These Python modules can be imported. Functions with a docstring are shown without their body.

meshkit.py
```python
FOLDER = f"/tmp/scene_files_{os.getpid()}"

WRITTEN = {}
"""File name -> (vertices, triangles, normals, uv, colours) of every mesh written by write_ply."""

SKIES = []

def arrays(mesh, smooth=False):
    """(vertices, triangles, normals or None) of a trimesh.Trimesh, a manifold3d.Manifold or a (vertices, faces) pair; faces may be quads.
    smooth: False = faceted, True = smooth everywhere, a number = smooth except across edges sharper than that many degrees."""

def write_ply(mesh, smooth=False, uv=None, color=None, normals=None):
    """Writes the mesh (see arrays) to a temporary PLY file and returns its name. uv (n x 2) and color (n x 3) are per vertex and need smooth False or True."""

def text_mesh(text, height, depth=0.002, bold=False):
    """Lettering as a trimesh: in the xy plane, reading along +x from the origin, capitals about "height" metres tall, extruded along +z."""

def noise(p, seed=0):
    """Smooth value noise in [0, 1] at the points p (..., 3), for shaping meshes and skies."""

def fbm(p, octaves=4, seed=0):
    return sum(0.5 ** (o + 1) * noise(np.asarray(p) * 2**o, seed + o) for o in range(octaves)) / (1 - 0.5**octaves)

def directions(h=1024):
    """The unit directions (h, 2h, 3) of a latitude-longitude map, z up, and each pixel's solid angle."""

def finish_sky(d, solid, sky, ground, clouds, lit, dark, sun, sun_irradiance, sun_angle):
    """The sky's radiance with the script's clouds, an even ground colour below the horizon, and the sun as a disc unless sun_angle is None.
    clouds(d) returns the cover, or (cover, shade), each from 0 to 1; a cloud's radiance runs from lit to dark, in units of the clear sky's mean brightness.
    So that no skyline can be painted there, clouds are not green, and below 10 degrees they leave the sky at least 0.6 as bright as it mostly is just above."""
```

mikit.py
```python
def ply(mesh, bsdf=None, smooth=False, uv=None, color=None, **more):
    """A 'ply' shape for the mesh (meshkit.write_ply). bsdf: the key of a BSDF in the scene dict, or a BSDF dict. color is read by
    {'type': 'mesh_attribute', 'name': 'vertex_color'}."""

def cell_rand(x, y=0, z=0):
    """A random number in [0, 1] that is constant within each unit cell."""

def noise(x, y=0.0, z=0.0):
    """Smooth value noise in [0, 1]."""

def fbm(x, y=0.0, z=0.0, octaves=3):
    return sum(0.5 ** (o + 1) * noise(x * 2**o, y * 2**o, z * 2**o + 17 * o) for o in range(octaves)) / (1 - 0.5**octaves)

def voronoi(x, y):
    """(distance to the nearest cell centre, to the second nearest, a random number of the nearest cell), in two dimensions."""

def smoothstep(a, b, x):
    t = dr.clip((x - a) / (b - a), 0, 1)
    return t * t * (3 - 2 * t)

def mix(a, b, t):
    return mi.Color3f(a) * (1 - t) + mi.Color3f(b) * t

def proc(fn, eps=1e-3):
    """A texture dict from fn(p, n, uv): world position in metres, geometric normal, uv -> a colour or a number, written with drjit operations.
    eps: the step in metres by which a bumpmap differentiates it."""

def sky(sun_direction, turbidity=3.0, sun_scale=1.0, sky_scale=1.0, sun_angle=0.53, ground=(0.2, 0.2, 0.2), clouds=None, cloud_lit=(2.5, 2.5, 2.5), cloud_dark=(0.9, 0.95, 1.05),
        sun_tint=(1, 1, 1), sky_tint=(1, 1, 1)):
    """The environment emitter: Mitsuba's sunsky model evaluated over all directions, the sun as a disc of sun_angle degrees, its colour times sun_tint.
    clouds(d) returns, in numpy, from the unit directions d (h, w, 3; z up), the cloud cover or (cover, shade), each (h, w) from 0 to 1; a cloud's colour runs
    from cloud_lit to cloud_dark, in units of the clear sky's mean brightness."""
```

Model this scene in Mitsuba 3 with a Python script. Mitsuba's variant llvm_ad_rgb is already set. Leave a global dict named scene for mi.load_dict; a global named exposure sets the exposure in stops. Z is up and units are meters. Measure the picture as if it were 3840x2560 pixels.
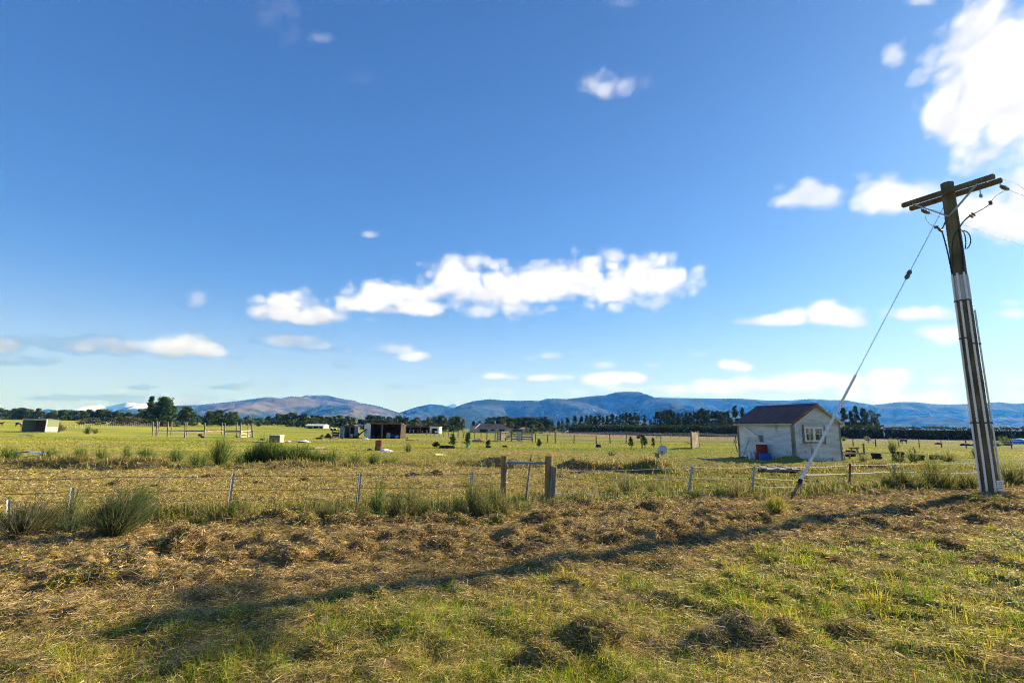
import math, random
import numpy as np, trimesh, mitsuba as mi, drjit as dr
import mikit, meshkit
from mikit import proc, noise, fbm, smoothstep, mix
T = mi.ScalarTransform4f
rng = np.random.default_rng(7)
random.seed(7)
scene, labels = {}, {}

# ---------------------------------------------------------------- camera (18 mm on full frame, eye height 1.65 m, tilted up 9.7 degrees)
EYE = np.array([0, 0, 1.65])
TILT, ROLL, FPX = math.atan(202 / 1176), math.radians(0.65), 1920.0
_c, _s = math.cos(ROLL), math.sin(ROLL)
FWD = np.array([0, math.cos(TILT), math.sin(TILT)])
UPL = np.array([0, -math.sin(TILT), math.cos(TILT)])
UP = UPL * _c - np.array([1, 0, 0]) * _s
scene['camera'] = {'type': 'perspective', 'fov': 90.0, 'fov_axis': 'x', 'near_clip': 0.1, 'far_clip': 60000.0,
                   'to_world': T().look_at(origin=EYE.tolist(), target=(EYE + FWD).tolist(), up=UP.tolist())}

# ---------------------------------------------------------------- sky, sun, exposure
exposure = 2.35
SUN_AZ, SUN_EL = math.radians(59.0), math.radians(25.6)
SUN = np.array([math.sin(SUN_AZ) * math.cos(SUN_EL), math.cos(SUN_AZ) * math.cos(SUN_EL), math.sin(SUN_EL)])
# clouds: azimuth, elevation, half width, half height (degrees), lean, density, greyness
CLOUDS = [(45.9, 28.2, 4.7, 4.5, -0.41, 1.25, 0), (48.04, 29.96, 4.22, 2.77, -0.46, 1.2, 0), (42.72, 26.2, 2.17, 2.33, -0.35, 1, 0), (47.6, 24.0, 4.4, 3.4, -0.38, 1.2, 0), (48.4, 19.2, 3.9, 3.9, -0.32, 1.2, 0), (44.53, 17.53, 2.37, 1.89, -0.27, 0.95, 0), (46.23, 16.37, 2.23, 2.01, -0.27, 1, 0), (41.14, 20.61, 2.67, 1.25, -0.27, 0.6, 0), (37.98, 20.87, 2.59, 1.93, -0.25, 0.95, 0), (31.47, 22.05, 3.03, 1.35, -0.2, 0.75, 0), (39.76, 31.91, 1.04, 0.78, -0.36, 0.6, 0), (42.04, 35.19, 1.17, 0.54, -0.41, 0.7, 0), (-15.03, 13.68, 4.89, 1.78, 0.07, 1, 0), (-10.72, 13.24, 2.89, 1.33, 0.05, 0.9, 0), (-5.9, 16.1, 4.73, 2.77, 0.04, 1.1, 0), (0.13, 15.53, 6.01, 2.99, 0.01, 1.15, 0), (6.15, 16.23, 5.22, 2.77, -0.02, 1.15, 0), (11.54, 15.11, 4.34, 1.99, -0.04, 1, 0), (15.37, 15.63, 4.68, 2.56, -0.06, 1.15, 0), (-4.47, 18.63, 1.82, 0.85, 0.03, 0.6, 0), (11.39, 18.98, 1.96, 0.74, -0.05, 0.6, 0), (-3.33, 12.9, 1.99, 0.87, 0.02, 0.7, 0), (-24.46, 12.01, 3.72, 1.42, 0.1, 1, 0.1), (-21, 11.44, 3.25, 1.09, 0.09, 0.95, 0.1), (-32.85, 7.28, 2.61, 0.98, 0.09, 0.95, 0.15), (-30.48, 6.91, 1.46, 0.54, 0.08, 0.8, 0.2), (-40.03, 6.85, 2.74, 0.89, 0.11, 0.75, 0.6), (-37.58, 6.65, 1.54, 0.62, 0.1, 0.7, 0.6), (-44.82, 6.1, 1.24, 0.69, 0.12, 0.75, 0.6), (-43.67, 5.07, 1.54, 0.35, 0.1, 0.5, 0.7), (-28.41, 6.9, 0.76, 0.38, 0.08, 0.5, 0.3), (-24.4, 8.71, 2.86, 0.66, 0.08, 0.65, 0.35), (-21.42, 8.26, 1.92, 0.5, 0.07, 0.6, 0.35), (-13.11, 8.45, 1.87, 0.62, 0.05, 0.7, 0.15), (-10.48, 7.74, 1.8, 0.53, 0.04, 0.8, 0.1), (-18.38, 6.55, 0.88, 0.37, 0.05, 0.6, 0.3), (-17.67, 8.08, 0.98, 0.37, 0.06, 0.5, 0.3), (-32.47, 11.56, 1.21, 0.82, 0.14, 0.45, 0.3), (-16.15, 20.53, 0.85, 0.41, 0.11, 0.5, 0.1), (11.08, 35.93, 3.23, 1.39, -0.08, 0.62, 0), (-28.43, 38.39, 2.14, 1.32, 0.27, 0.16, 0), (-26.44, 36.82, 1.32, 0.97, 0.25, 0.125, 0), (-23.38, 37.64, 1.48, 0.42, 0.22, 0.2, 0), (15.69, 35.45, 1.51, 0.76, -0.12, 0.125, 0), (13.42, 42.47, 2.11, 0.47, -0.11, 0.125, 0), (-18.45, 35.34, 1.95, 0.75, 0.17, 0.075, 0), (28.46, 10.88, 4.24, 0.56, -0.09, 0.75, 0), (31.51, 11.27, 3.27, 1.08, -0.1, 0.85, 0), (33.58, 10.39, 1.73, 0.65, -0.1, 0.7, 0), (39.59, 10.31, 2.53, 0.68, -0.13, 0.85, 0), (40.73, 8.51, 1.71, 0.81, -0.11, 0.85, 0), (42.92, 8.12, 0.8, 0.36, -0.11, 0.5, 0), (45.42, 9.5, 0.94, 0.41, -0.15, 0.7, 0), (45.15, 10.42, 0.63, 0.24, -0.16, 0.5, 0), (12.03, 5.67, 3.97, 0.81, -0.01, 0.9, 0), (9.66, 5.02, 1.9, 0.48, 0, 0.7, 0), (3.41, 5.59, 1.7, 0.44, 0.01, 0.8, 0), (6.08, 5.75, 1.21, 0.34, 0, 0.7, 0), (-1.96, 5.73, 1.22, 0.34, 0.01, 0.7, 0), (0, 5.66, 1.07, 0.29, 0.01, 0.6, 0), (23.58, 6.65, 1.98, 0.62, -0.04, 0.9, 0), (4.39, 8.21, 1.27, 0.49, 0, 0.65, 0), (10.17, 6.98, 1.05, 0.43, -0.01, 0.6, 0), (20.48, 8.04, 1.21, 0.27, -0.04, 0.5, 0), (15.53, 6.99, 1.18, 0.23, -0.02, 0.5, 0), (7.07, 8.5, 0.68, 0.24, -0.01, 0.4, 0), (1.94, 7.86, 0.79, 0.24, 0.01, 0.4, 0), (18.13, 4.43, 4.83, 0.6, -0.01, 0.75, 0), (24.07, 4.55, 4.87, 0.84, -0.02, 0.9, 0), (29.89, 4.64, 4.04, 1.09, -0.03, 0.95, 0), (33.79, 4.75, 2.7, 0.8, -0.04, 0.8, 0), (36.74, 4.77, 1.89, 0.93, -0.05, 0.8, 0), (40.74, 4.5, 1.41, 0.4, -0.05, 0.75, 0), (38.43, 3.17, 3.59, 0.49, -0.03, 0.8, 0), (35.02, 3.54, 2.94, 0.55, -0.03, 0.7, 0), (44.56, 4.08, 0.99, 0.34, -0.05, 0.5, 0), (44.19, 3.06, 1.5, 0.28, -0.04, 0.5, 0), (11.77, 4.39, 3.26, 0.38, 0, 0.6, 0), (-2.17, 4.09, 2.43, 0.29, 0.01, 0.5, 0), (7.51, 4.16, 2.87, 0.29, 0, 0.4, 0), (-40.89, 2.14, 1.71, 0.22, 0.05, 0.6, 0.9), (-38.61, 2.36, 1.48, 0.19, 0.05, 0.5, 0.9), (-36.78, 2.25, 1.86, 0.27, 0.04, 0.5, 0.7), (-33.53, 2.27, 2.69, 0.48, 0.04, 0.6, 0.45), (-30.73, 2.09, 2.14, 0.33, 0.03, 0.55, 0.4), (-35.47, 3.37, 1.03, 0.16, 0.06, 0.4, 0.8), (-27.77, 4.02, 1.52, 0.21, 0.05, 0.45, 0.6), (-24.44, 4.27, 1.13, 0.26, 0.05, 0.5, 0.5), (-29.06, 3.71, 1.48, 0.17, 0.05, 0.4, 0.6), (-7.51, 5.05, 1.15, 0.24, 0.02, 0.3, 0.3), (-11.75, 4.46, 1.86, 0.24, 0.03, 0.3, 0.3)]
def clouds(d):
    az = np.degrees(np.arctan2(d[..., 0], d[..., 1])); el = np.degrees(np.arcsin(np.clip(d[..., 2], -1, 1)))
    ca = np.cos(np.radians(el))
    q = np.stack([az * ca * 0.20, el * 0.34, az * 0], -1)
    wa = (meshkit.fbm(q * 1.6 + 3.1, 5, 1) - 0.5) * 2.6
    we = (meshkit.fbm(q * 1.9 + 9.7, 5, 5) - 0.5) * 1.5
    q2 = np.stack([az * ca * 0.30, el * 0.36, az * 0], -1)
    det = sum(0.55 ** o * np.abs(2 * meshkit.noise(q2 * (1.5 * 2.1 ** o) + 7.7 * o, 40 + o) - 1) for o in range(5)) / 2.05 - 0.46   # billows
    big = meshkit.fbm(q * 2.2 + 5.0, 4, 12) - 0.5
    clear, grey, wsum = np.ones_like(az), np.zeros_like(az), np.full_like(az, 1e-4)
    for a, e, w, h, t, dens, g in CLOUDS:
        k = min(1.0, (w + 2 * h) / 5.0)
        da = ((az - a + 180) % 360 - 180) + wa * min(1.0, w / 2.2)
        de = el - (e + t * da) + we * min(1.0, h / 1.3)
        near = (np.abs(da) < 2.6 * w) & (np.abs(de) < 3.0 * h)
        if not near.any(): continue
        r = np.sqrt((da / w) ** 2 + (np.where(de < 0, de / (0.85 * h), de / (1.08 * h))) ** 2)
        f = np.where(near, 1.36 - r + (det * 1.15 + big * 0.7) * (0.45 + 0.55 * k), -1)
        thin = np.clip((0.8 - dens) / 0.5, 0, 1)
        c = np.clip(f / (0.62 + 0.5 * thin), 0, 1); c = c ** 1.3 * (1 - 0.25 * thin)
        c = np.clip(c * min(1.0, dens * 1.05) * (1 + thin * 2.2 * det), 0, 1)
        base = np.clip(-de / h * 0.6 + 0.25, 0, 1) * 0.42 + 0.70 * np.clip(big * 1.0 - det * 1.2, -0.3, 0.5)
        clear *= 1 - c; grey += c * np.clip(g + base * (0.75 + g), 0, 1); wsum += c
    clear *= 1 - 0.46 * np.exp(-(el / 8.5) ** 2)                     # the pale veil that lies all round the horizon
    return np.clip(1 - clear, 0, 1), np.clip(grey / wsum, 0, 1)
scene['sky'] = mikit.sky(SUN.tolist(), turbidity=2.1, sun_scale=1.75, sun_tint=(0.96, 1.0, 1.06), clouds=clouds, ground=(0.16, 0.15, 0.07), cloud_lit=(3.5, 3.5, 3.8), cloud_dark=(1.85, 1.88, 2.0), sky_tint=(0.53, 0.78, 1.22))

# ---------------------------------------------------------------- survey: a pixel of the 3840 x 2560 photograph to a place
def ray(px, py):
    u, v = (px - 1920) / FPX, -(py - 1280) / FPX
    r, w = u * _c - v * _s, u * _s + v * _c
    return np.array([r, 0, 0]) + FWD + w * UPL
def gp(px, py, z=0.0):
    """The place on the level z that shows at the pixel."""
    d = ray(px, py)
    return EYE + d * ((z - EYE[2]) / d[2])
def at(px, py, y):
    """The place at the northing y that shows at the pixel."""
    d = ray(px, py)
    return EYE + d * (y / d[1])
def sm(a, b, x):
    t = np.clip((np.asarray(x, float) - a) / (b - a), 0, 1)
    return t * t * (3 - 2 * t)

# ---------------------------------------------------------------- materials
def rgb(*c): return {'type': 'rgb', 'value': list(c)}
def mat(name, color, rough=0.8, metal=0.0, spec=0.3, **k):
    scene[name] = {'type': 'twosided', 'bsdf': {'type': 'principled', 'base_color': color if isinstance(color, dict) else rgb(*color), 'roughness': rough, 'metallic': metal, 'specular': spec, **k}}
    return name
def leaf(name, color, trans=0.9, rough=0.6):
    scene[name] = {'type': 'principledthin', 'base_color': color if isinstance(color, dict) else rgb(*color), 'roughness': rough, 'diff_trans': trans, 'spec_trans': 0.0}
    return name
VC = {'type': 'mesh_attribute', 'name': 'vertex_color'}
mat('m_ground', VC, 0.95, spec=0.1)
leaf('m_blade', VC, 0.95, 0.5)
leaf('m_hay', VC, 0.55, 0.6)

# ---------------------------------------------------------------- naming and placing
def numbered(name, taken=None):
    taken = scene if taken is None else taken
    def used(k): return k in labels or k in scene or any(q.startswith(k + '__') for q in scene)
    if not used(name): return name
    i = 1
    while used(f'{name}_{i:03d}'): i += 1
    return f'{name}_{i:03d}'
_parts = {}
def part(parent, name, mesh, m, smooth=False, label=None, kind=None, world=None, **k):
    n = _parts.get((parent, name), 0); _parts[(parent, name)] = n + 1
    key = f'{parent}__{name}' + (f'_{n:03d}' if n else '')
    d = dict(mesh) if isinstance(mesh, dict) else mikit.ply(mesh, m, smooth=smooth, **k)
    if world is not None: d['to_world'] = world
    scene[key] = d
    if label or kind: labels[key] = {**({'label': label} if label else {}), **({'kind': kind} if kind else {})}
    return key
_used = {}
def thing(name, label=None, cat=None, group=None, kind=None):
    n = _used.get(name, 0); _used[name] = n + 1
    key = name + (f'_{n:03d}' if n else '')
    labels[key] = {k: v for k, v in (('label', label), ('category', cat), ('group', group), ('kind', kind)) if v}
    return key
def solo(name, mesh, m, label=None, cat=None, group=None, kind=None, smooth=False, world=None, **k):
    key = thing(name, label, cat, group, kind)
    d = dict(mesh) if isinstance(mesh, dict) else mikit.ply(mesh, m, smooth=smooth, **k)
    if world is not None: d['to_world'] = world
    scene[key] = d
    return key
def world(p, rz=0.0, s=1.0, rx=0.0, ry=0.0):
    t = T().translate([float(a) for a in p]).rotate([0, 0, 1], math.degrees(rz))
    if rx: t = t.rotate([1, 0, 0], math.degrees(rx))
    if ry: t = t.rotate([0, 1, 0], math.degrees(ry))
    return t.scale(s if np.isscalar(s) else list(map(float, s)))

# ---------------------------------------------------------------- mesh building
cat_ = trimesh.util.concatenate
def box(sx, sy, sz, c=(0, 0, 0), rz=0.0, bevel=0.0):
    if bevel:
        h = np.array([sx, sy, sz]) / 2
        p = [(np.array(s) * 2 - 1) * (h - bevel * np.array(o)) for s in np.ndindex(2, 2, 2) for o in ((0, 1, 1), (1, 0, 1), (1, 1, 0))]
        m = trimesh.convex.convex_hull(np.array(p))
    else: m = trimesh.creation.box((sx, sy, sz))
    if rz: m.apply_transform(trimesh.transformations.rotation_matrix(rz, [0, 0, 1]))
    m.apply_translation(c); return m
def bar(a, b, w, h=None, up=(0, 0, 1), bevel=0.0):
    """A squared timber from a to b, w wide and h high."""
    a, b = np.asarray(a, float), np.asarray(b, float); h = h or w
    L = np.linalg.norm(b - a); x = (b - a) / L
    y = np.cross(up, x); n = np.linalg.norm(y)
    y = np.cross([0, 1, 0], x) if n < 1e-6 else y; y /= np.linalg.norm(y); z = np.cross(x, y)
    m = box(L, w, h, bevel=bevel); M = np.eye(4); M[:3, :3] = np.stack([x, y, z], 1); M[:3, 3] = (a + b) / 2
    m.apply_transform(M); return m
def tube(pts, r, sides=8, cap=True):
    p = np.asarray(pts, float); n = len(p)
    t = np.gradient(p, axis=0); t /= np.linalg.norm(t, axis=1, keepdims=True) + 1e-12
    ref = np.array([0, 0, 1.0]) if np.abs(t[:, 2]).mean() < 0.85 else np.array([1.0, 0, 0])
    a = np.cross(t, ref); a /= np.linalg.norm(a, axis=1, keepdims=True) + 1e-12
    b = np.cross(t, a); g = np.arange(sides) * 2 * np.pi / sides
    rr = np.broadcast_to(r, (n,))[:, None, None]
    v = (p[:, None] + rr * (np.cos(g)[None, :, None] * a[:, None] + np.sin(g)[None, :, None] * b[:, None])).reshape(-1, 3)
    i, j = np.meshgrid(np.arange(n - 1), np.arange(sides), indexing='ij')
    q = np.stack([i * sides + j, i * sides + (j + 1) % sides, (i + 1) * sides + (j + 1) % sides, (i + 1) * sides + j], -1).reshape(-1, 4)
    f = np.vstack([q[:, [0, 2, 1]], q[:, [0, 3, 2]]])
    if cap:
        v = np.vstack([v, p[:1], p[-1:]]); c0, c1 = n * sides, n * sides + 1; j = np.arange(sides)
        f = np.vstack([f, np.stack([j * 0 + c0, j, (j + 1) % sides], 1), np.stack([j * 0 + c1, (n - 1) * sides + (j + 1) % sides, (n - 1) * sides + j], 1)])
    return trimesh.Trimesh(v, f, process=False)
def line(a, b, n): return np.linspace(a, b, n)
def sag(a, b, s, n=12):
    p = np.linspace(a, b, n); t = np.linspace(0, 1, n); p[:, 2] -= s * 4 * t * (1 - t); return p
def lathe(prof, n=24): return trimesh.creation.revolve(np.asarray(prof, float), sections=n)
def put(m, loc, rz=0.0, rx=0.0, ry=0.0):
    m = m.copy(); R = trimesh.transformations
    m.apply_transform(R.translation_matrix(loc) @ R.rotation_matrix(rz, [0, 0, 1]) @ R.rotation_matrix(rx, [1, 0, 0]) @ R.rotation_matrix(ry, [0, 1, 0])); return m
def rough_up(m, amp, freq, seed=0):
    m = m.copy(); v = m.vertices
    m.vertices = v + amp * np.stack([meshkit.fbm(v * freq + k * 7.3, 3, seed + k) - 0.5 for k in range(3)], -1) * 2
    return m

# ================================================================ LAND
def fb(x, y, f, o=3, seed=0): return meshkit.fbm(np.stack([np.asarray(x) * f, np.asarray(y) * f, np.zeros_like(np.asarray(x, float))], -1), o, seed)
_bank_x = np.array([-60, -19, -12, -7.5, -2.5, 2.4, 5.8, 9.0, 11.4, 16.4, 40, 80.0])
_bank_y = np.array([19.5, 19.8, 20.2, 21.6, 24.0, 23.0, 21.5, 21.8, 22.0, 23.9, 30, 42.0])
def fence_y(x): return 9.73 + 0.365 * (np.asarray(x, float) + 5.15)
def land_base(x, y):
    """The shape of the land without the small lumps."""
    x, y = np.asarray(x, float), np.asarray(y, float)
    d = np.hypot(x, y)
    z = 0.05 * (fb(x, y, 0.12, 2, 3) - 0.5) * sm(3, 12, d)
    z = z + 0.5 * (fb(x, y, 0.02, 2, 31) - 0.5) * sm(60, 200, d)
    by = np.interp(x, _bank_x, _bank_y) + 0.9 * (fb(x, x * 0, 0.35, 3, 8) - 0.5)
    t = y - by                                                     # the low bank behind the near paddock, with the ditch before it
    amp = 0.24 * (0.15 + 1.5 * sm(0.35, 0.7, fb(x, x * 0 + 3, 0.35, 3, 4))) * sm(-45, -20, x) * (1 - sm(26, 50, x)) * (1 - 0.85 * np.exp(-((x - 8.6) / 1.3) ** 2)) * (1 - 0.65 * sm(11, 14, x))
    z = z + amp * (np.exp(-(t / 0.55) ** 2) + 0.35 * np.exp(-((t - 0.9) / 0.9) ** 2) - 0.35 * np.exp(-((t + 0.9) / 0.6) ** 2))
    f = y - fence_y(x)                                             # rough ridge of old growth under the near fence
    z = z + 0.10 * (0.4 + fb(x, y, 0.8, 2, 6)) * np.exp(-((f + 0.25) / 0.45) ** 2) * (x > -40) * (x < 60)
    z = z + 0.18 * np.exp(-((x - 12.35) ** 2 + (y - 13.45) ** 2) / 0.55 ** 2)      # heap at the foot of the pole
    z = z + 0.33 * np.exp(-(((x - 15.35) / 0.95) ** 2 + ((y - 28.9) / 0.55) ** 2))   # turfed heap by the hut
    az = np.degrees(np.arctan2(x, np.maximum(y, 1e-3)))
    z = z + 3.4 * sm(110, 420, d) * (1 - sm(-30, -8, az)) * (y > 0)   # the ground climbs slowly to the left
    z = z + 1.2 * sm(200, 600, d) * (1 - sm(-8, 25, az)) * (y > 0)
    return z
def dry(x, y):
    """How far the ground is covered with cut dry grass, 0 to 1."""
    x, y = np.asarray(x, float), np.asarray(y, float)
    f = y - fence_y(x)
    n = fb(x, y, 0.45, 4, 11) - 0.5
    low = np.interp(x, [-12, -4.2, -2.8, -1.3, 0.14, 1.8, 3.9, 6.4, 8.8, 14, 20, 40], [3.6, 4.3, 4.5, 5.1, 5.8, 6.7, 7.7, 8.6, 9.5, 12.4, 16, 24])    # near edge of the brown windrow
    band = sm(-1.2, 0.9, y - low + n * 1.5) * (1 - sm(-0.9, -0.2, f + n * 1.2))
    rows_ = np.sin((f + 0.5 * n) * 2 * np.pi / 1.15 + 4 * n)           # the mower's rows of clippings run along the fence
    front = 0.30 * sm(0.45, 0.62, fb(x, y, 0.6, 3, 21)) + 0.25 * sm(2, -5, x) * (y < low + 1) + 0.38 * sm(0.25, 0.9, rows_) * sm(0.40, 0.58, fb(x, y, 0.8, 2, 24))
    back = (1 - sm(2.0, 4.6, x + n * 5)) * sm(0.4, 1.6, f) * 0.82 + sm(2.0, 4.6, x) * sm(0.2, 1, f) * 0.28 * sm(0.45, 0.65, fb(x, y, 0.3, 3, 22))
    by = np.interp(x, _bank_x, _bank_y)
    back = back * (1 - sm(-0.6, 0.4, y - by))
    far = sm(0, 1, y - by) * (0.20 + 0.5 * sm(0.48, 0.66, fb(x * 0.6, y * 1.6, 0.16, 4, 23)))
    return np.clip(np.where(f < 0, np.maximum(band, front), np.maximum(back, far)), 0, 1)
def lumps(x, y):
    """Small relief: tussocks, and the tumbled hay of the windrow."""
    d = dry(x, y); dist = np.hypot(x, y); f = y - fence_y(x)
    fade = 1 - sm(28, 60, dist)
    n1 = fb(x, y, 1.5, 3, 41); n2 = fb(x, y, 3.8, 3, 42); n3 = fb(x, y, 9.0, 2, 43)
    hay = 0.060 * sm(0.46, 0.72, n1) + 0.062 * sm(0.44, 0.72, n2) + 0.05 * sm(0.25, 0.8, n3) * (0.4 + n1)
    turf = 0.045 * sm(0.45, 0.72, n1) + 0.045 * sm(0.45, 0.72, n2) + 0.035 * n3
    wind = np.exp(-((y - np.interp(x, [-8, -4.25, -3.1, -1.3, 0.57, 2.5, 5.25, 8.7, 14], [5.6, 6.5, 6.9, 7.5, 8.1, 8.6, 9.9, 11.2, 13.5])) / 0.7) ** 2) * (1 - 0.6 * sm(3, 6, x))    # crest of the windrow
    return fade * (d * hay * (0.75 + 0.9 * wind * (f < 0)) + (1 - d) * turf + 0.10 * wind * np.clip(fb(x, y, 0.9, 3, 44) - 0.45, 0, 1) * 2)
_mounds = []          # (x, y, radius x, radius y, height, turn) of the hay heaps, filled below
def land(x, y): return land_base(x, y) + lumps(x, y)
def hz(x, y): return float(land(np.array([x]), np.array([y]))[0])
def gz(p): return np.array([p[0], p[1], hz(p[0], p[1])])
def lerp3(a, b, t): return np.asarray(a) * (1 - t[..., None]) + np.asarray(b) * t[..., None]
def ground_color(x, y):
    d = dry(x, y); dist = np.hypot(x, y)
    n = fb(x, y, 2.2, 3, 51); n2 = fb(x, y, 0.5, 3, 52); n3 = fb(x * 0.5, y * 1.5, 0.09, 4, 53)
    green = lerp3((0.075, 0.085, 0.018), (0.15, 0.155, 0.035), n)
    straw = lerp3((0.17, 0.12, 0.055), (0.30, 0.225, 0.11), n)
    c = lerp3(green, straw, np.clip(d * 0.9 + 0.15 * (n2 - 0.5), 0, 1))
    far = sm(24, 45, dist)
    fg = lerp3((0.115, 0.165, 0.018), (0.225, 0.235, 0.035), sm(0.3, 0.7, n3))
    fg = lerp3(fg, (0.23, 0.185, 0.085), sm(0.5, 0.72, fb(x * 0.7, y * 1.8, 0.11, 4, 54)) * 0.7)
    fg = lerp3(fg, (0.13, 0.13, 0.035), 0.55 * sm(0.58, 0.70, fb(x * 0.35, y * 1.6, 0.55, 3, 55)))
    c = lerp3(c, fg, far)
    tan = sm(95, 130, y - 0.12 * x) * sm(5, 30, x)                 # the worn paddock before the hedge
    c = lerp3(c, (0.25, 0.175, 0.095), tan * 0.85)
    soil = np.exp(-((y - (35.6 + 0.02 * (x + 2))) / 0.75) ** 2) * sm(-1.5, 0.5, x) * (1 - sm(7.5, 10, x))       # bare reddish strip on the field
    c = lerp3(c, (0.30, 0.17, 0.085), np.clip(soil * (0.6 + 0.8 * n2), 0, 1) * 0.9)
    rut = np.exp(-((y - np.interp(x, [5, 9, 12, 16, 22, 30], [22.6, 22.2, 21.6, 20.6, 19.6, 19.0]) - 0.4 * (n2 - 0.5)) / 0.55) ** 2) * sm(5.2, 7.0, x) * (1 - sm(17, 22, x))   # wheel track
    c = lerp3(c, (0.17, 0.125, 0.085), np.clip(rut * (0.5 + n), 0, 1))
    by = np.interp(x, _bank_x, _bank_y)
    bank = np.exp(-((y - by + 0.2) / 0.6) ** 2) * (dist < 60)
    c = lerp3(c, (0.17, 0.12, 0.06), np.clip(bank * 0.9 * (0.3 + n2), 0, 1))
    return c
def axis_(stops):
    """Coordinates with the given (from, to, step) runs."""
    out = []
    for a, b, s in stops: out += list(np.linspace(a, b, max(2, int(round(abs(b - a) / s)) + 1))[:-1])
    return np.array(out + [stops[-1][1]])
gx = axis_([(-9300, -1500, 700), (-1500, -300, 80), (-300, -100, 12), (-100, -40, 2.0), (-40, -15, 0.30), (-15, -8, 0.12), (-8, 13, 0.055), (13, 19, 0.10), (19, 40, 0.25), (40, 100, 2.0), (100, 300, 12), (300, 1500, 80), (1500, 9300, 700)])
gy = axis_([(-1200, -60, 300), (-60, -2, 10), (-2, 2.6, 0.6), (2.6, 7, 0.048), (7, 13, 0.085), (13, 26, 0.17), (26, 40, 0.4), (40, 90, 1.6), (90, 250, 5), (250, 700, 25), (700, 2500, 150), (2500, 8700, 700)])
GX, GY = np.meshgrid(gx, gy)
GZ = land(GX, GY)
_i, _j = np.meshgrid(np.arange(len(gy) - 1), np.arange(len(gx) - 1), indexing='ij')
_q = np.stack([_i * len(gx) + _j, _i * len(gx) + _j + 1, (_i + 1) * len(gx) + _j + 1, (_i + 1) * len(gx) + _j], -1).reshape(-1, 4)
solo('ground', (np.stack([GX, GY, GZ], -1).reshape(-1, 3), _q), 'm_ground', 'flat grassy farm paddocks and mown verge', None, kind='structure', smooth=True, color=ground_color(GX, GY).reshape(-1, 3))

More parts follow.
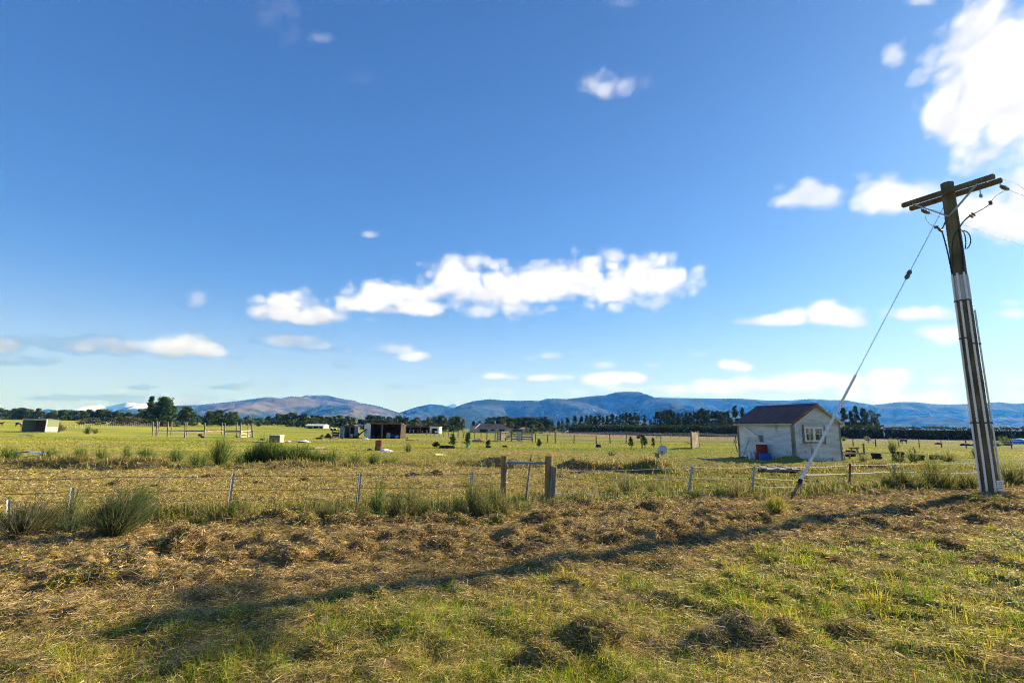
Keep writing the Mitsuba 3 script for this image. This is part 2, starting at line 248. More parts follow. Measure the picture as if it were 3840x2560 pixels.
# ---------------------------------------------------------------- the mountain ranges, as land with spurs and gullies
def mrange(name, D, depth, pts, spur, seed, label, mkey, n=420, rough=1.0, back=1.6):
    """pts: skyline (pixel x, pixel y) of the crest that lies at the northing D."""
    D, depth, spur = D * 1.0, depth * 1.0, spur * 1.0
    px = np.array([p[0] for p in pts], float); py = np.array([p[1] for p in pts], float)
    s = np.linspace(px[0], px[-1], n); crest = np.interp(s, px, py)
    w = np.array([at(a, b, D) for a, b in zip(s, crest)])
    X, Zc = w[:, 0], w[:, 2]
    m = 84
    t = np.concatenate([np.linspace(0, 1, 66) ** 0.9, np.linspace(1.03, back, m - 66)])
    S, Tt = np.meshgrid(np.arange(n), t)
    Xg = X[S]; Zg = Zc[S]
    u = Xg / spur
    wob = (fb(Xg, Tt * depth, 0.6 / spur, 3, seed + 5) - 0.5) * 1.6
    ridge = 1 - np.abs(((u + wob + Tt * 0.35) % 2.0) - 1.0)          # 1 on a spur, 0 in a gully
    r2 = 1 - 2 * np.abs(fb(Xg, Tt * depth * 1.4, 2.2 / spur, 4, seed) - 0.5)
    prof = np.where(Tt <= 1, 0.10 * Tt + 0.90 * Tt ** 1.25, np.clip(1 - (Tt - 1) * 1.4, 0.15, 1))
    carve = np.clip(Tt, 0, 1) * np.clip(1 - Tt, 0, 1) * 4
    Z = Zg * (prof * (1 - rough * carve * (0.52 * (1 - ridge) + 0.42 * (1 - r2))) + rough * carve * 0.10 * ridge) + rough * 0.010 * Zg * carve * (fb(Xg, Tt * depth, 9 / spur, 2, seed + 2) - 0.5)
    Y = D - depth + depth * Tt + carve * (ridge - 0.5) * spur * -0.25
    i, j = np.meshgrid(np.arange(m - 1), np.arange(n - 1), indexing='ij')
    q = np.stack([i * n + j, i * n + j + 1, (i + 1) * n + j + 1, (i + 1) * n + j], -1).reshape(-1, 4)
    solo(name, (np.stack([Xg, Y, Z], -1).reshape(-1, 3), q), mkey, label, None, kind='structure', smooth=True)
def hill_fn(forest, tan, lo):
    def fn(p, n, uv):
        a = fbm(p.x * 0.0017, p.y * 0.0017, p.z * 0.0045, octaves=4); b = fbm(p.x * 0.011, p.y * 0.011, p.z * 0.022, octaves=3)
        k = smoothstep(lo - 0.12, lo + 0.12, a + 0.25 * (b - 0.5) + 0.10 * n.x)
        c = mix(forest, tan, k)
        return c * (0.7 + 0.6 * b)
    return proc(fn)
def snow_fn(line_, rock):
    def fn(p, n, uv):
        b = fbm(p.x * 0.0045, p.y * 0.0045, p.z * 0.009, octaves=4)
        k = smoothstep(line_ - 25, line_ + 40, p.z + 200 * (b - 0.5) + 90 * (n.z - 0.75))
        return mix(rock, (0.85, 0.87, 0.92), k)
    return proc(fn)
mat('m_hill_brown', hill_fn((0.026, 0.046, 0.026), (0.125, 0.108, 0.066), 0.53), 0.95, spec=0.05)
mat('m_hill_green', hill_fn((0.020, 0.040, 0.024), (0.066, 0.068, 0.046), 0.66), 0.95, spec=0.05)
mat('m_hill_snow', snow_fn(395, (0.10, 0.09, 0.07)), 0.9, spec=0.1)
mat('m_alp_snow', snow_fn(235, (0.10, 0.10, 0.11)), 0.9, spec=0.1)
mrange('hill', 5200, 2300, [(380, 1592), (461, 1548), (520, 1540), (580, 1532), (669, 1519.6), (755, 1517.5), (800, 1512), (857, 1507), (900, 1502), (960, 1494), (1001, 1488), (1030, 1491), (1054, 1493), (1091, 1485.7), (1131, 1488), (1189, 1501), (1238, 1503), (1290, 1512), (1330, 1511), (1368, 1512.6), (1417, 1521.6), (1470, 1538), (1503, 1549), (1540, 1562), (1600, 1600)], 420, 100, 'brown and green folded range left of the saddle', 'm_hill_brown', back=1.5)
mrange('hill', 6400, 900, [(1080, 1560), (1131, 1487), (1152, 1480.8), (1175, 1481.5), (1205, 1480), (1235, 1483), (1262, 1491), (1323, 1500), (1352, 1511), (1420, 1560)], 260, 200, 'rounded hilltop dusted with snow behind the brown range', 'm_hill_snow', n=160, rough=0.5)
mrange('hill', 6000, 1800, [(1380, 1596), (1440, 1570), (1490, 1550), (1523, 1538), (1560, 1525.7), (1613, 1514.7), (1654, 1517.5), (1699, 1529), (1740, 1542), (1800, 1575), (1840, 1600)], 330, 300, 'lower blue hill right of the saddle', 'm_hill_green', n=240)
mrange('hill', 5000, 2100, [(1560, 1600), (1640, 1556), (1686, 1534), (1727, 1517.5), (1776, 1503), (1837.5, 1496), (1890, 1501), (1950, 1502), (1993, 1501), (2022, 1503), (2050, 1494), (2091, 1494), (2124, 1496), (2165, 1491), (2238, 1483), (2267, 1482), (2308, 1470.6), (2348, 1467.8), (2397, 1468.6), (2422, 1479), (2442, 1489), (2491, 1503), (2573, 1540), (2640, 1575), (2720, 1612)], 460, 400, 'broad dark blue mountain with a bare tan shoulder, in the middle', 'm_hill_green', n=480)
mrange('hill', 6200, 2300, [(2300, 1560), (2400, 1500), (2442, 1489), (2512, 1491), (2573, 1492), (2695, 1494), (2777, 1494), (2880, 1501), (2961, 1501), (3035, 1495), (3108, 1499), (3174, 1500), (3255, 1517.5), (3288, 1516.7), (3370, 1507), (3431, 1507), (3492, 1513.5), (3553, 1516.7), (3635, 1513.5), (3749, 1507), (3798, 1512.6), (3840, 1511), (4000, 1505), (4200, 1516), (4500, 1530), (5000, 1570)], 620, 500, 'long even blue range along the right', 'm_hill_green', n=560)
mrange('hill', 8000, 1400, [(150, 1600), (300, 1552), (345, 1520), (375, 1517), (395, 1526), (440, 1516), (480, 1508), (520, 1512), (560, 1510), (600, 1516), (640, 1519), (680, 1518), (720, 1520), (780, 1528), (900, 1560), (1000, 1600)], 420, 600, 'far snow covered alps on the left', 'm_alp_snow', n=320)
mrange('hill', 7700, 900, [(1600, 1580), (1660, 1532), (1676, 1522), (1695, 1515), (1710, 1514), (1722, 1522), (1760, 1535), (1850, 1590)], 300, 700, 'tiny snow peak in the notch between two ranges', 'm_alp_snow', n=80)
mrange('hill', 7300, 1400, [(-1500, 1570), (-700, 1556), (-300, 1566), (0, 1572), (100, 1566), (160, 1536), (180, 1533), (205, 1536), (225, 1541), (262, 1534), (300, 1540), (360, 1560), (500, 1600)], 420, 800, 'low pale blue hills at the far left', 'm_hill_green', n=300)

# ---------------------------------------------------------------- the air
SIG = 0.76e-4
scene['haze_air'] = {'type': 'homogeneous', 'albedo': {'type': 'rgb', 'value': [0.93, 0.95, 0.97]}, 'sigma_t': {'type': 'rgb', 'value': [0.06 * SIG, 0.40 * SIG, 1.70 * SIG]}, 'phase': {'type': 'hg', 'g': 0.1}}
scene['camera']['medium'] = {'type': 'ref', 'id': 'haze_air'}
scene['haze'] = {'type': 'cube', 'to_world': T().translate([0, 3600, 290]).scale([9500, 5200, 294]), 'bsdf': {'type': 'null'}, 'interior': {'type': 'ref', 'id': 'haze_air'}}
labels['haze'] = {'label': 'thin blue haze in the air over the plain', 'kind': 'stuff'}

# ================================================================ GRASS AND HAY (what nobody could count)
def blades(x, y, L, w, lean, az, col, tipcol, z=None, face=None):
    """Blades with two bends: roots (x, y), length, width, lean (0 upright, 1 flat), heading; colours at foot and tip."""
    n = len(x); z = land(x, y) if z is None else z
    up = np.cos(lean * 1.5); out = np.sin(lean * 1.5)
    dx, dy = np.cos(az), np.sin(az)
    fa = az + np.pi / 2 + (rng.uniform(-0.9, 0.9, n) if face is None else face)
    sx, sy = np.cos(fa) * w / 2, np.sin(fa) * w / 2
    P = np.zeros((n, 5, 3))
    P[:, 0] = np.stack([x - sx, y - sy, z - 0.01], -1); P[:, 1] = np.stack([x + sx, y + sy, z - 0.01], -1)
    mx, my, mz = x + dx * out * L * 0.42, y + dy * out * L * 0.42, z + L * 0.58 * up + 0.004
    P[:, 2] = np.stack([mx - sx * 0.8, my - sy * 0.8, mz], -1); P[:, 3] = np.stack([mx + sx * 0.8, my + sy * 0.8, mz], -1)
    P[:, 4] = np.stack([x + dx * out * L * 1.05, y + dy * out * L * 1.05, z + L * (0.98 * up - 0.25 * out * 0.3) + 0.004], -1)
    F = (np.arange(n)[:, None, None] * 5 + np.array([[0, 1, 3], [0, 3, 2], [2, 3, 4]])).reshape(-1, 3)
    C = np.stack([col, col, (col + tipcol) / 2, (col + tipcol) / 2, tipcol], 1)
    return P.reshape(-1, 3), F, C.reshape(-1, 3)
def strands(x, y, z, L, w, az, tilt, col):
    """Lying cut stems: one thin sliver each."""
    n = len(x); dx, dy, dz = np.cos(az) * np.cos(tilt), np.sin(az) * np.cos(tilt), np.sin(tilt)
    roll = rng.uniform(0, np.pi, n)
    sx, sy, sz = -np.sin(az) * np.cos(roll), np.cos(az) * np.cos(roll), np.sin(roll)
    c = np.stack([x, y, z], -1); d = np.stack([dx, dy, dz], -1) * (L / 2)[:, None]; s = np.stack([sx, sy, sz], -1) * (w / 2)[:, None]
    P = np.stack([c - d - s, c - d + s, c + d], 1)
    F = np.arange(n * 3).reshape(-1, 3)
    return P.reshape(-1, 3), F, np.repeat(col, 3, 0)
def scatter(n, d0, d1, half=50, power=2.0):
    """Places thinning with distance from the camera as 1 / d ** power."""
    a = np.radians(rng.uniform(-half, half, n)); u = rng.random(n)
    if power == 2.0: d = d0 * (d1 / d0) ** u
    else: k = 2 - power; d = (d0 ** k + u * (d1 ** k - d0 ** k)) ** (1 / k)
    d = d / np.cos(a) ** 0.6
    return d * np.sin(a), d * np.cos(a)
def pick(cols, n): 
    c = np.array(cols, float) * (1.15 if cols is HAYC else 1.5); return c[rng.integers(0, len(c), n)]
GREEN = [(0.095, 0.165, 0.014), (0.125, 0.20, 0.016), (0.175, 0.225, 0.02), (0.07, 0.125, 0.013), (0.22, 0.235, 0.026), (0.29, 0.265, 0.03)]
STRAW = [(0.46, 0.39, 0.20), (0.38, 0.31, 0.14), (0.54, 0.48, 0.28), (0.30, 0.235, 0.10), (0.34, 0.29, 0.12)]
HAYC = [(0.36, 0.27, 0.135), (0.28, 0.20, 0.095), (0.45, 0.35, 0.19), (0.20, 0.14, 0.07), (0.54, 0.44, 0.27), (0.32, 0.265, 0.115)]
def join(ls):
    V, Fs, Cs, o = [], [], [], 0
    for v, f, c in ls: V.append(v); Fs.append(f + o); Cs.append(c); o += len(v)
    return np.vstack(V), np.vstack(Fs), np.vstack(Cs)
def field(name, ls, m, label):
    v, f, c = join(ls)
    solo(name, (v, f), m, label, None, kind='stuff', color=np.clip(c, 0, 1), smooth=False)

# -- near turf: short mown grass with straw in it
x, y = scatter(230000, 2.9, 13.5, 52)
d = dry(x, y); pn = fb(x, y, 1.3, 3, 61); keep = rng.random(len(x)) > d * 0.80
x, y, d, pn = x[keep], y[keep], d[keep], pn[keep]; n = len(x); dist = np.hypot(x, y)
rich = sm(0.42, 0.68, fb(x, y, 0.55, 3, 62)) * (1 - d)
L = rng.uniform(0.03, 0.075, n) * (0.6 + 0.6 * pn + 0.8 * rich); w = np.maximum(0.0036, dist * 0.00115) * rng.uniform(0.7, 1.3, n)
isdry = rng.random(n) < (0.26 + 0.4 * d - 0.2 * rich)
col = np.where(isdry[:, None], pick(STRAW, n), pick(GREEN, n)); col = col * (0.45 + 1.0 * rng.random(n) ** 1.3)[:, None] * (0.55 + 0.9 * fb(x, y, 4.5, 2, 68))[:, None]
tip = np.where((rng.random(n) < 0.35)[:, None], pick(STRAW, n), col * 1.15)
lean = np.clip(0.22 + 0.72 * rng.beta(2.2, 1.8, n) + 0.15 * isdry, 0, 0.98); az = np.where(rng.random(n) < 0.5, rng.normal(0.3, 0.8, n), rng.uniform(-np.pi, np.pi, n))
near = blades(x, y, L, w, lean, az, col, tip)
# -- taller tussocks the mower missed
m_ = 900; cx, cy = scatter(m_, 2.9, 14, 50); k_ = (dry(cx, cy) < 0.55) & (fb(cx, cy, 0.5, 3, 67) + 0.012 * cx > 0.44); cx, cy = cx[k_], cy[k_]; m_ = len(cx)
nb_ = 60; ci = np.repeat(np.arange(m_), nb_); n = len(ci); big_ = rng.uniform(0.5, 1.3, m_)[ci]; ang = rng.uniform(-np.pi, np.pi, n); rad = 0.10 * big_ * np.sqrt(rng.random(n))
x, y = cx[ci] + rad * np.cos(ang), cy[ci] + rad * np.sin(ang); dist = np.hypot(x, y); hue = rng.integers(0, 4, m_)[ci]
tc = np.array([(0.19, 0.31, 0.018), (0.25, 0.36, 0.022), (0.38, 0.38, 0.035), (0.14, 0.25, 0.018)])[hue] * (0.7 + 0.6 * rng.random(n))[:, None]; od = rng.random(n) < 0.14; tc[od] = np.array((0.55, 0.33, 0.07)) * (0.7 + 0.5 * rng.random(od.sum()))[:, None]
tuss = blades(x, y, rng.uniform(0.06, 0.17, n) * big_, np.maximum(0.0034, dist * 0.0009) * rng.uniform(0.7, 1.3, n), np.clip(0.25 + 0.7 * rng.random(n), 0, 0.97), ang + rng.normal(0.0, 0.6, n) * 1.0, tc, tc * 1.15)
# -- straw lying in the turf
x, y = scatter(80000, 2.9, 13, 52); d = dry(x, y); n = len(x); dist = np.hypot(x, y)
L = rng.uniform(0.03, 0.11, n); w = np.maximum(0.0034, dist * 0.001) * rng.uniform(0.7, 1.2, n); col = pick(STRAW, n) * (0.7 + 0.5 * rng.random(n))[:, None]
lying = strands(x, y, land(x, y) + rng.uniform(0.01, 0.05, n), L, w, rng.normal(0.25, 0.9, n), rng.normal(0.05, 0.22, n), col)
# -- the brown windrow
x, y = scatter(560000, 3.0, 26, 52); d = dry(x, y); by = np.interp(x, _bank_x, _bank_y)
keep = (rng.random(len(x)) < np.clip(d * 1.25 - 0.22, 0, 1)) & (y < by + 0.5)
x, y, d = x[keep], y[keep], d[keep]; n = len(x); dist = np.hypot(x, y)
L = rng.uniform(0.035, 0.13, n) * (1 + dist * 0.02); w = np.maximum(0.0036, dist * 0.00118) * rng.uniform(0.6, 1.3, n)
tone = (0.55 + 0.8 * fb(x, y, 0.9, 3, 63)) * (0.35 + 1.25 * fb(x, y, 6.0, 2, 69))
col = pick(HAYC, n) * (tone * (0.45 + 1.0 * rng.random(n) ** 1.4))[:, None]
f_ = y - fence_y(x); col = np.where((f_ > 0)[:, None], col * np.array([1.32, 1.38, 1.15]), col)
col = np.where((f_ > 0)[:, None], 0.48 * col + 0.52 * np.array((0.44, 0.365, 0.185)), col); g = rng.random(n) < np.where(f_ > 0, 0.22, 0.08); col[g] = pick(GREEN, g.sum())
hay = strands(x, y, land(x, y) + rng.exponential(0.018, n) + 0.004, L, w, rng.uniform(-np.pi, np.pi, n), rng.normal(0.08, 0.30, n), col)
field('grass', [near, tuss, lying], 'm_blade', 'short mown green grass mixed with straw on the verge')
field('cut_hay', [hay], 'm_hay', 'loose brown cut hay spread along the verge and paddock')
# -- the paddocks behind: coarser tufts further off
x, y = scatter(200000, 11, 75, 52); d = dry(x, y); by = np.interp(x, _bank_x, _bank_y); f_ = y - fence_y(x)
keep = (f_ > 0.1) & (rng.random(len(x)) > d * 0.65 * (y < by)) ; x, y, d, by = x[keep], y[keep], d[keep], by[keep]; n = len(x); dist = np.hypot(x, y)
lush = sm(0.46, 0.66, fb(x * 0.8, y * 1.3, 0.30, 3, 64)); pn = fb(x, y, 0.9, 3, 65)
beyond = (y > by + 0.5); L = rng.uniform(0.04, 0.10, n) * (0.6 + 0.9 * pn * lush + 0.3 * (pn > 0.6)) * (1 + dist * 0.004) * np.where(beyond, 0.6, 1.0); w = np.maximum(0.008, dist * 0.0012) * rng.uniform(0.7, 1.3, n)
gc = ground_color(x, y)
bright = np.array([(0.20, 0.26, 0.02), (0.25, 0.285, 0.028), (0.165, 0.225, 0.018), (0.30, 0.29, 0.04), (0.13, 0.19, 0.016)])[rng.integers(0, 5, n)]
col = gc * 0.55 + bright * 0.55; sd = rng.random(n) < 0.18 + 0.3 * d; col[sd] = pick(STRAW, sd.sum()) * 0.62
col = col * np.where(beyond, 0.85 + 0.35 * rng.random(n), 0.65 + 0.6 * rng.random(n))[:, None]
field('paddock_grass', [blades(x, y, L, w, rng.beta(2, 2.5, n), rng.uniform(-np.pi, np.pi, n), col, col * 1.1)], 'm_blade', 'yellow green pasture grass of the paddocks behind the fence')
# -- rank dry grass on the bank and along the fence foot
def rank(n, xs, ys, L0, L1, cols, label, name, lean=(2, 2.4), wmin=0.006, spread=0.25):
    x = xs(n); y = ys(x) + rng.normal(0, spread, n); k = rng.random(n) < sm(0.40, 0.58, fb(x, y, 0.55, 3, 70)) + 0.12; x, y = x[k], y[k]; n = len(x); dist = np.hypot(x, y)
    L = rng.uniform(L0, L1, n) * (0.45 + 1.1 * fb(x, y, 1.1, 3, 66)); w = np.maximum(wmin, dist * 0.0011)
    col = pick(cols, n) * (0.7 + 0.6 * rng.random(n))[:, None]
    field(name, [blades(x, y, L, w, rng.beta(*lean, n), rng.uniform(-np.pi, np.pi, n), col, col * 1.1)], 'm_blade', label)
mixed = [(0.10, 0.13, 0.03), (0.08, 0.11, 0.025), (0.14, 0.16, 0.04), (0.30, 0.22, 0.11), (0.24, 0.17, 0.08), (0.36, 0.28, 0.15), (0.15, 0.15, 0.04), (0.20, 0.15, 0.075), (0.12, 0.13, 0.03)]
rank(26000, lambda n: rng.uniform(-30, 34, n), lambda x: np.interp(x, _bank_x, _bank_y) + 0.1 + 0.9 * (fb(x, x * 0, 0.35, 3, 8) - 0.5), 0.06, 0.30, mixed, 'rank brown grass growing on the low bank', 'bank_grass', spread=0.45)
weeds = [(0.07, 0.11, 0.025), (0.10, 0.14, 0.03), (0.055, 0.085, 0.025), (0.26, 0.20, 0.11), (0.14, 0.15, 0.04), (0.20, 0.15, 0.08)]
rank(52000, lambda n: rng.uniform(-11, 24, n), lambda x: fence_y(x) - 0.2, 0.05, 0.26, weeds, 'low green weeds and dead stalks along the foot of the near fence', 'fence_weeds', spread=0.36)

# ================================================================ TREES, HEDGES, SHRUBS
K = 3840 / 2352
def V(x, y, z=0.0): return gp(x * K, y * K, z)
scene['m_pine'] = {'type': 'principledthin', 'base_color': VC, 'roughness': 0.95, 'diff_trans': 0.4, 'spec_trans': 0.0, 'eta': 1.2}
leaf('m_broom', VC, 1.0, 0.6)
mat('m_bark', (0.10, 0.075, 0.055), 0.95)
mat('m_bark_pale', (0.22, 0.19, 0.15), 0.9)
_tree_rng = np.random.default_rng(21)
def crown_mesh(h, r, kind, seed, cols, n=420, leafs=None):
    leafs = leafs or 0.055 * (420 / n) ** 0.36
    """Foliage in clumps through the crown's volume: many small faces, each clump at the end of a limb."""
    g = np.random.default_rng(seed)
    nc = int({'pine': 34, 'spire': 30, 'round': 30, 'poplar': 22, 'bare': 18}[kind] * max(1, n / 420) ** 0.6)
    zz = g.random(nc)
    if kind == 'pine':        # old pine: bare below, ragged broad head
        zc = 0.07 + 0.90 * zz; rr = r * (1.0 - 0.62 * zc) * np.sqrt(np.clip(1 - ((zc - 0.45) / 0.60) ** 2, 0.06, 1)) * 1.25 * g.uniform(0.25, 1.0, nc); cs = r * g.uniform(0.28, 0.5, nc)
    elif kind == 'spire':     # conifer in tiers
        zc = 0.08 + 0.90 * zz; rr = r * (1.02 - zc) ** 0.85 * g.uniform(0.25, 1.0, nc); cs = r * (1.06 - zc) * g.uniform(0.22, 0.42, nc) + r * 0.05
    elif kind == 'poplar':
        zc = 0.12 + 0.86 * zz; rr = r * (np.sin(np.pi * np.clip(zc * 0.85 + 0.1, 0, 1)) ** 0.8) * g.uniform(0.1, 0.8, nc); cs = r * g.uniform(0.3, 0.5, nc)
    elif kind == 'bare':
        zc = 0.35 + 0.62 * zz; rr = r * g.uniform(0.2, 1.0, nc); cs = r * g.uniform(0.25, 0.4, nc)
    else:
        zc = 0.10 + 0.86 * zz; rr = r * np.sqrt(np.clip(1 - ((zc - 0.48) / 0.56) ** 2, 0.03, 1)) * g.uniform(0.3, 1.0, nc); cs = r * g.uniform(0.25, 0.45, nc)
    a = g.uniform(0, 2 * np.pi, nc)
    C = np.stack([rr * np.cos(a), rr * np.sin(a), zc * h], -1)
    k = g.integers(0, nc, n)
    u = g.normal(size=(n, 3)); u /= np.linalg.norm(u, axis=1, keepdims=True)
    p = C[k] + u * (cs[k] * g.random(n) ** 0.4)[:, None] * np.array([1, 1, 0.62])
    if kind == 'spire': p[:, 2] -= 0.25 * np.hypot(p[:, 0] - 0, p[:, 1]) * 0.6
    p[:, 2] = np.clip(p[:, 2], 0.02 * h, 1.02 * h)
    s = h * leafs * 1.15 * g.uniform(0.6, 1.5, n) * (0.45 if kind == 'bare' else 1)
    t1 = np.cross(u, g.normal(size=(n, 3))); t1 /= np.linalg.norm(t1, axis=1, keepdims=True); t2 = np.cross(u, t1) + 0.5 * g.normal(size=(n, 3)) * 0.6
    P = np.stack([p + t1 * s[:, None], p - t1 * (s * g.uniform(0.5, 1, n))[:, None] + t2 * (s * 0.5)[:, None], p - t2 * s[:, None]], 1)
    base = np.array(cols, float)[g.integers(0, len(cols), nc)][k] * (0.7 + 0.6 * g.random(n))[:, None]
    return P.reshape(-1, 3), np.arange(3 * n).reshape(-1, 3), np.repeat(np.clip(base, 0, 1), 3, 0)
def trunk_mesh(h, r0, seed, limbs=5, top=0.85):
    g = np.random.default_rng(seed + 900)
    z = np.linspace(0, h * top, 6); c = np.stack([np.cumsum(g.normal(0, h * 0.006, 6)), np.cumsum(g.normal(0, h * 0.006, 6)), z], -1); c[0, :2] = 0
    ms = [tube(c, np.linspace(r0, r0 * 0.25, 6), 6)]
    for _ in range(limbs):
        i = g.integers(2, 5); a = g.uniform(0, 6.28); l = h * g.uniform(0.10, 0.20)
        ms.append(tube([c[i], c[i] + [l * np.cos(a) * .6, l * np.sin(a) * .6, l * .35], c[i] + [l * np.cos(a), l * np.sin(a), l * .9]], [r0 * .3, r0 * .2, r0 * .08], 4))
    return cat_(ms)
PINE = [(0.050, 0.082, 0.020), (0.066, 0.10, 0.024), (0.036, 0.062, 0.017), (0.085, 0.112, 0.03)]
PALE = [(0.10, 0.13, 0.035), (0.13, 0.15, 0.045), (0.08, 0.11, 0.03)]
GOLD = [(0.22, 0.19, 0.06), (0.17, 0.16, 0.05), (0.13, 0.14, 0.045)]
BUSH = [(0.05, 0.085, 0.025), (0.07, 0.10, 0.03), (0.035, 0.06, 0.02)]
TWIG = [(0.20, 0.15, 0.11), (0.26, 0.20, 0.14)]
_tree_cache = {}
def tree_proto(kind, cols, key, n=420):
    if key not in _tree_cache:
        v = []
        for s in range(5):
            rad = {'pine': 0.30, 'spire': 0.22, 'round': 0.42, 'poplar': 0.20, 'bare': 0.36}[kind]
            P, F, C = crown_mesh(1.0, rad, kind, s * 13 + len(_tree_cache) * 101, cols, n)
            v.append((mikit.ply((P, F), 'm_pine', color=C), mikit.ply(trunk_mesh(1.0, 0.022 if kind != 'round' else 0.03, s), 'm_bark', smooth=True)))
        _tree_cache[key] = v
    return _tree_cache[key]
def tree(name, px, ptop, D, kind, cols, key, label, group=None, wide=1.0, n=420, sink=0.0):
    """A tree whose top shows at the pixel, standing on the land at the northing D."""
    top = at(px, ptop, D); x, y = top[0], D; z = float(land_base(x, y)) - sink; h = max(0.3, top[2] - z)
    pr = tree_proto(kind, cols, key, n)[_tree_rng.integers(0, 5)]
    t = thing(name, label, 'tree', group)
    w = world((x, y, z), _tree_rng.uniform(0, 6.28), (h * wide, h * wide, h))
    scene[t + '__crown'] = {**pr[0], 'to_world': w}; scene[t + '__trunk'] = {**pr[1], 'to_world': w}
    return t
def row(name, pts, D, kind, cols, key, label, group, wide=1.0, n=420, jit=8):
    for p in pts: tree(name, p[0], p[1], D + _tree_rng.uniform(-jit, jit) * 2, kind, cols, key, label, group, wide * _tree_rng.uniform(0.85, 1.2) * (p[2] if len(p) > 2 else 1), n)
g0 = np.random.default_rng(5)
# the dark wood at the left, to the tall pair of trees
row('pine_tree', [(x, y + g0.uniform(-3, 3)) for x, y in [(-60, 1535), (-25, 1540), (4, 1530), (20, 1536), (36, 1540), (55, 1533), (70, 1538), (83, 1532), (97, 1535), (115, 1531), (128, 1542), (145, 1533)]], 380, 'pine', PINE, 'pine_a', 'dark pine in the wood behind the white-ended field shelter', 'pines behind the field shelter', 1.6, 700)
row('pine_tree', [(x, y) for x, y in [(168, 1544), (184, 1546), (197, 1541), (207, 1540)]], 390, 'pine', PINE, 'pine_a', 'small dark pine in the gap right of the field shelter', 'small pines in the gap', 1.3)
row('pine_tree', [(x, y + g0.uniform(-3, 3)) for x, y in [(228, 1537), (242, 1534), (258, 1540), (272, 1538), (290, 1541), (306, 1538), (322, 1541), (338, 1538), (352, 1540), (370, 1536), (380, 1533), (395, 1537), (410, 1540), (425, 1544), (440, 1543), (455, 1545), (470, 1550), (485, 1548), (500, 1551), (520, 1553), (535, 1548)]], 370, 'pine', PINE, 'pine_a', 'dark pine of the long wood under the snowy peaks', 'pines of the left wood', 1.6, 700)
tree('conifer', 572, 1486, 215, 'spire', PINE, 'spire_big', 'tall narrow conifer standing above the left wood', None, 1.3, 1800)
tree('pine_tree', 624, 1489, 205, 'pine', [(0.055, 0.10, 0.026), (0.075, 0.12, 0.03), (0.04, 0.076, 0.022)], 'cone_big', 'broad dark tree beside the tall narrow conifer', None, 1.55, 3200)
tree('pine_tree', 545, 1530, 225, 'round', PINE, 'round_a', 'low dark tree left of the tall narrow conifer', None, 1.0, 700)
tree('pine_tree', 597, 1512, 222, 'round', PINE, 'round_a', 'dark tree filling the space between the narrow conifer and the broad tree', None, 1.0, 700)
tree('pine_tree', 702, 1525, 200, 'pine', PINE, 'pine_b', 'smaller dark tree with a leaning top, right of the broad tree', None, 1.5, 1200)
tree('pine_tree', 726, 1546, 205, 'round', BUSH, 'round_b', 'low green tree at the right foot of the leaning-topped tree', None, 0.9, 600)
row('pine_tree', [(745, 1557), (755, 1560), (766, 1562), (776, 1558)], 330, 'pine', PINE, 'pine_a', 'small distant pine between the two groups behind the yard rails', 'small distant pines behind the rails', 1.0)
row('pine_tree', [(786, 1541), (805, 1543), (824, 1537), (848, 1549), (866, 1543), (884, 1543)], 235, 'pine', PINE, 'pine_b', 'dark bushy pine in the group behind the yard rails', 'pines behind the yard rails', 1.35, 1200)
row('pine_tree', [(926, 1559), (905, 1572), (944, 1576), (972, 1566)], 240, 'round', BUSH, 'round_b', 'rounded green tree right of the pines behind the rails', 'rounded trees right of the rails', 0.8, 500)
row('pine_tree', [(1008, 1560), (1026, 1566), (1043, 1551), (1060, 1553), (1076, 1552), (1097, 1546), (1108, 1552), (1122, 1557), (1142, 1551), (1152, 1562), (1172, 1556), (1190, 1557), (1205, 1561), (1228, 1561), (1241, 1564), (1254, 1559), (1273, 1557), (1288, 1567), (1308, 1560), (1324, 1564)], 300, 'pine', PINE, 'pine_c', 'dark pine in the row behind the pale green shed', 'pines behind the pale green shed', 1.45, 700)
row('pine_tree', [(1350, 1571), (1362, 1573), (1386, 1555), (1398, 1558), (1413, 1557), (1426, 1560), (1437, 1561), (1459, 1562), (1482, 1568), (1495, 1559), (1508, 1565), (1521, 1565), (1548, 1573), (1566, 1566), (1590, 1575), (1629, 1562), (1655, 1558), (1646, 1570), (1694, 1565), (1706, 1563), (1716, 1560)], 300, 'pine', PINE, 'pine_c', 'dark pine in the row behind the open barn and long shed', 'pines behind the barn', 1.45, 700)
row('poplar_tree', [(1607, 1565), (1671, 1568), (1620, 1580), (1737, 1572)], 270, 'poplar', GOLD, 'poplar_a', 'pale golden poplar behind the white-ended shed', 'pale poplars behind the white-ended shed', 1.0, 420)
tree('bare_tree', 1573, 1571, 255, 'bare', TWIG, 'bare_a', 'leafless grey tree behind the rusty long shed', None, 1.1, 260)
row('pine_tree', [(1776, 1578), (1800, 1576), (1790, 1588)], 320, 'spire', PINE, 'spire_a', 'dark conifer behind the left end of the grey house', 'conifers at the left end of the house', 1.5, 420)
row('pine_tree', [(1826, 1570), (1838, 1565), (1850, 1563), (1862, 1567), (1872, 1562), (1885, 1561), (1898, 1561), (1912, 1567), (1925, 1566), (1941, 1563), (1956, 1565), (1968, 1564), (1978, 1563), (1989, 1566), (1999, 1565), (2010, 1567), (2020, 1566), (2031, 1567), (2041, 1561), (2055, 1573), (2065, 1577)], 330, 'pine', PINE, 'pine_c', 'dark pine in the row behind the grey roofed house', 'pines behind the house', 1.25, 700)
row('poplar_tree', [(1885, 1571), (1919, 1579), (1973, 1596), (2001, 1592), (2034, 1588), (2062, 1594), (2079, 1598), (2110, 1588)], 262, 'poplar', GOLD, 'poplar_a', 'small golden poplar in front of the pines right of the house', 'golden poplars right of the house', 1.3, 420)
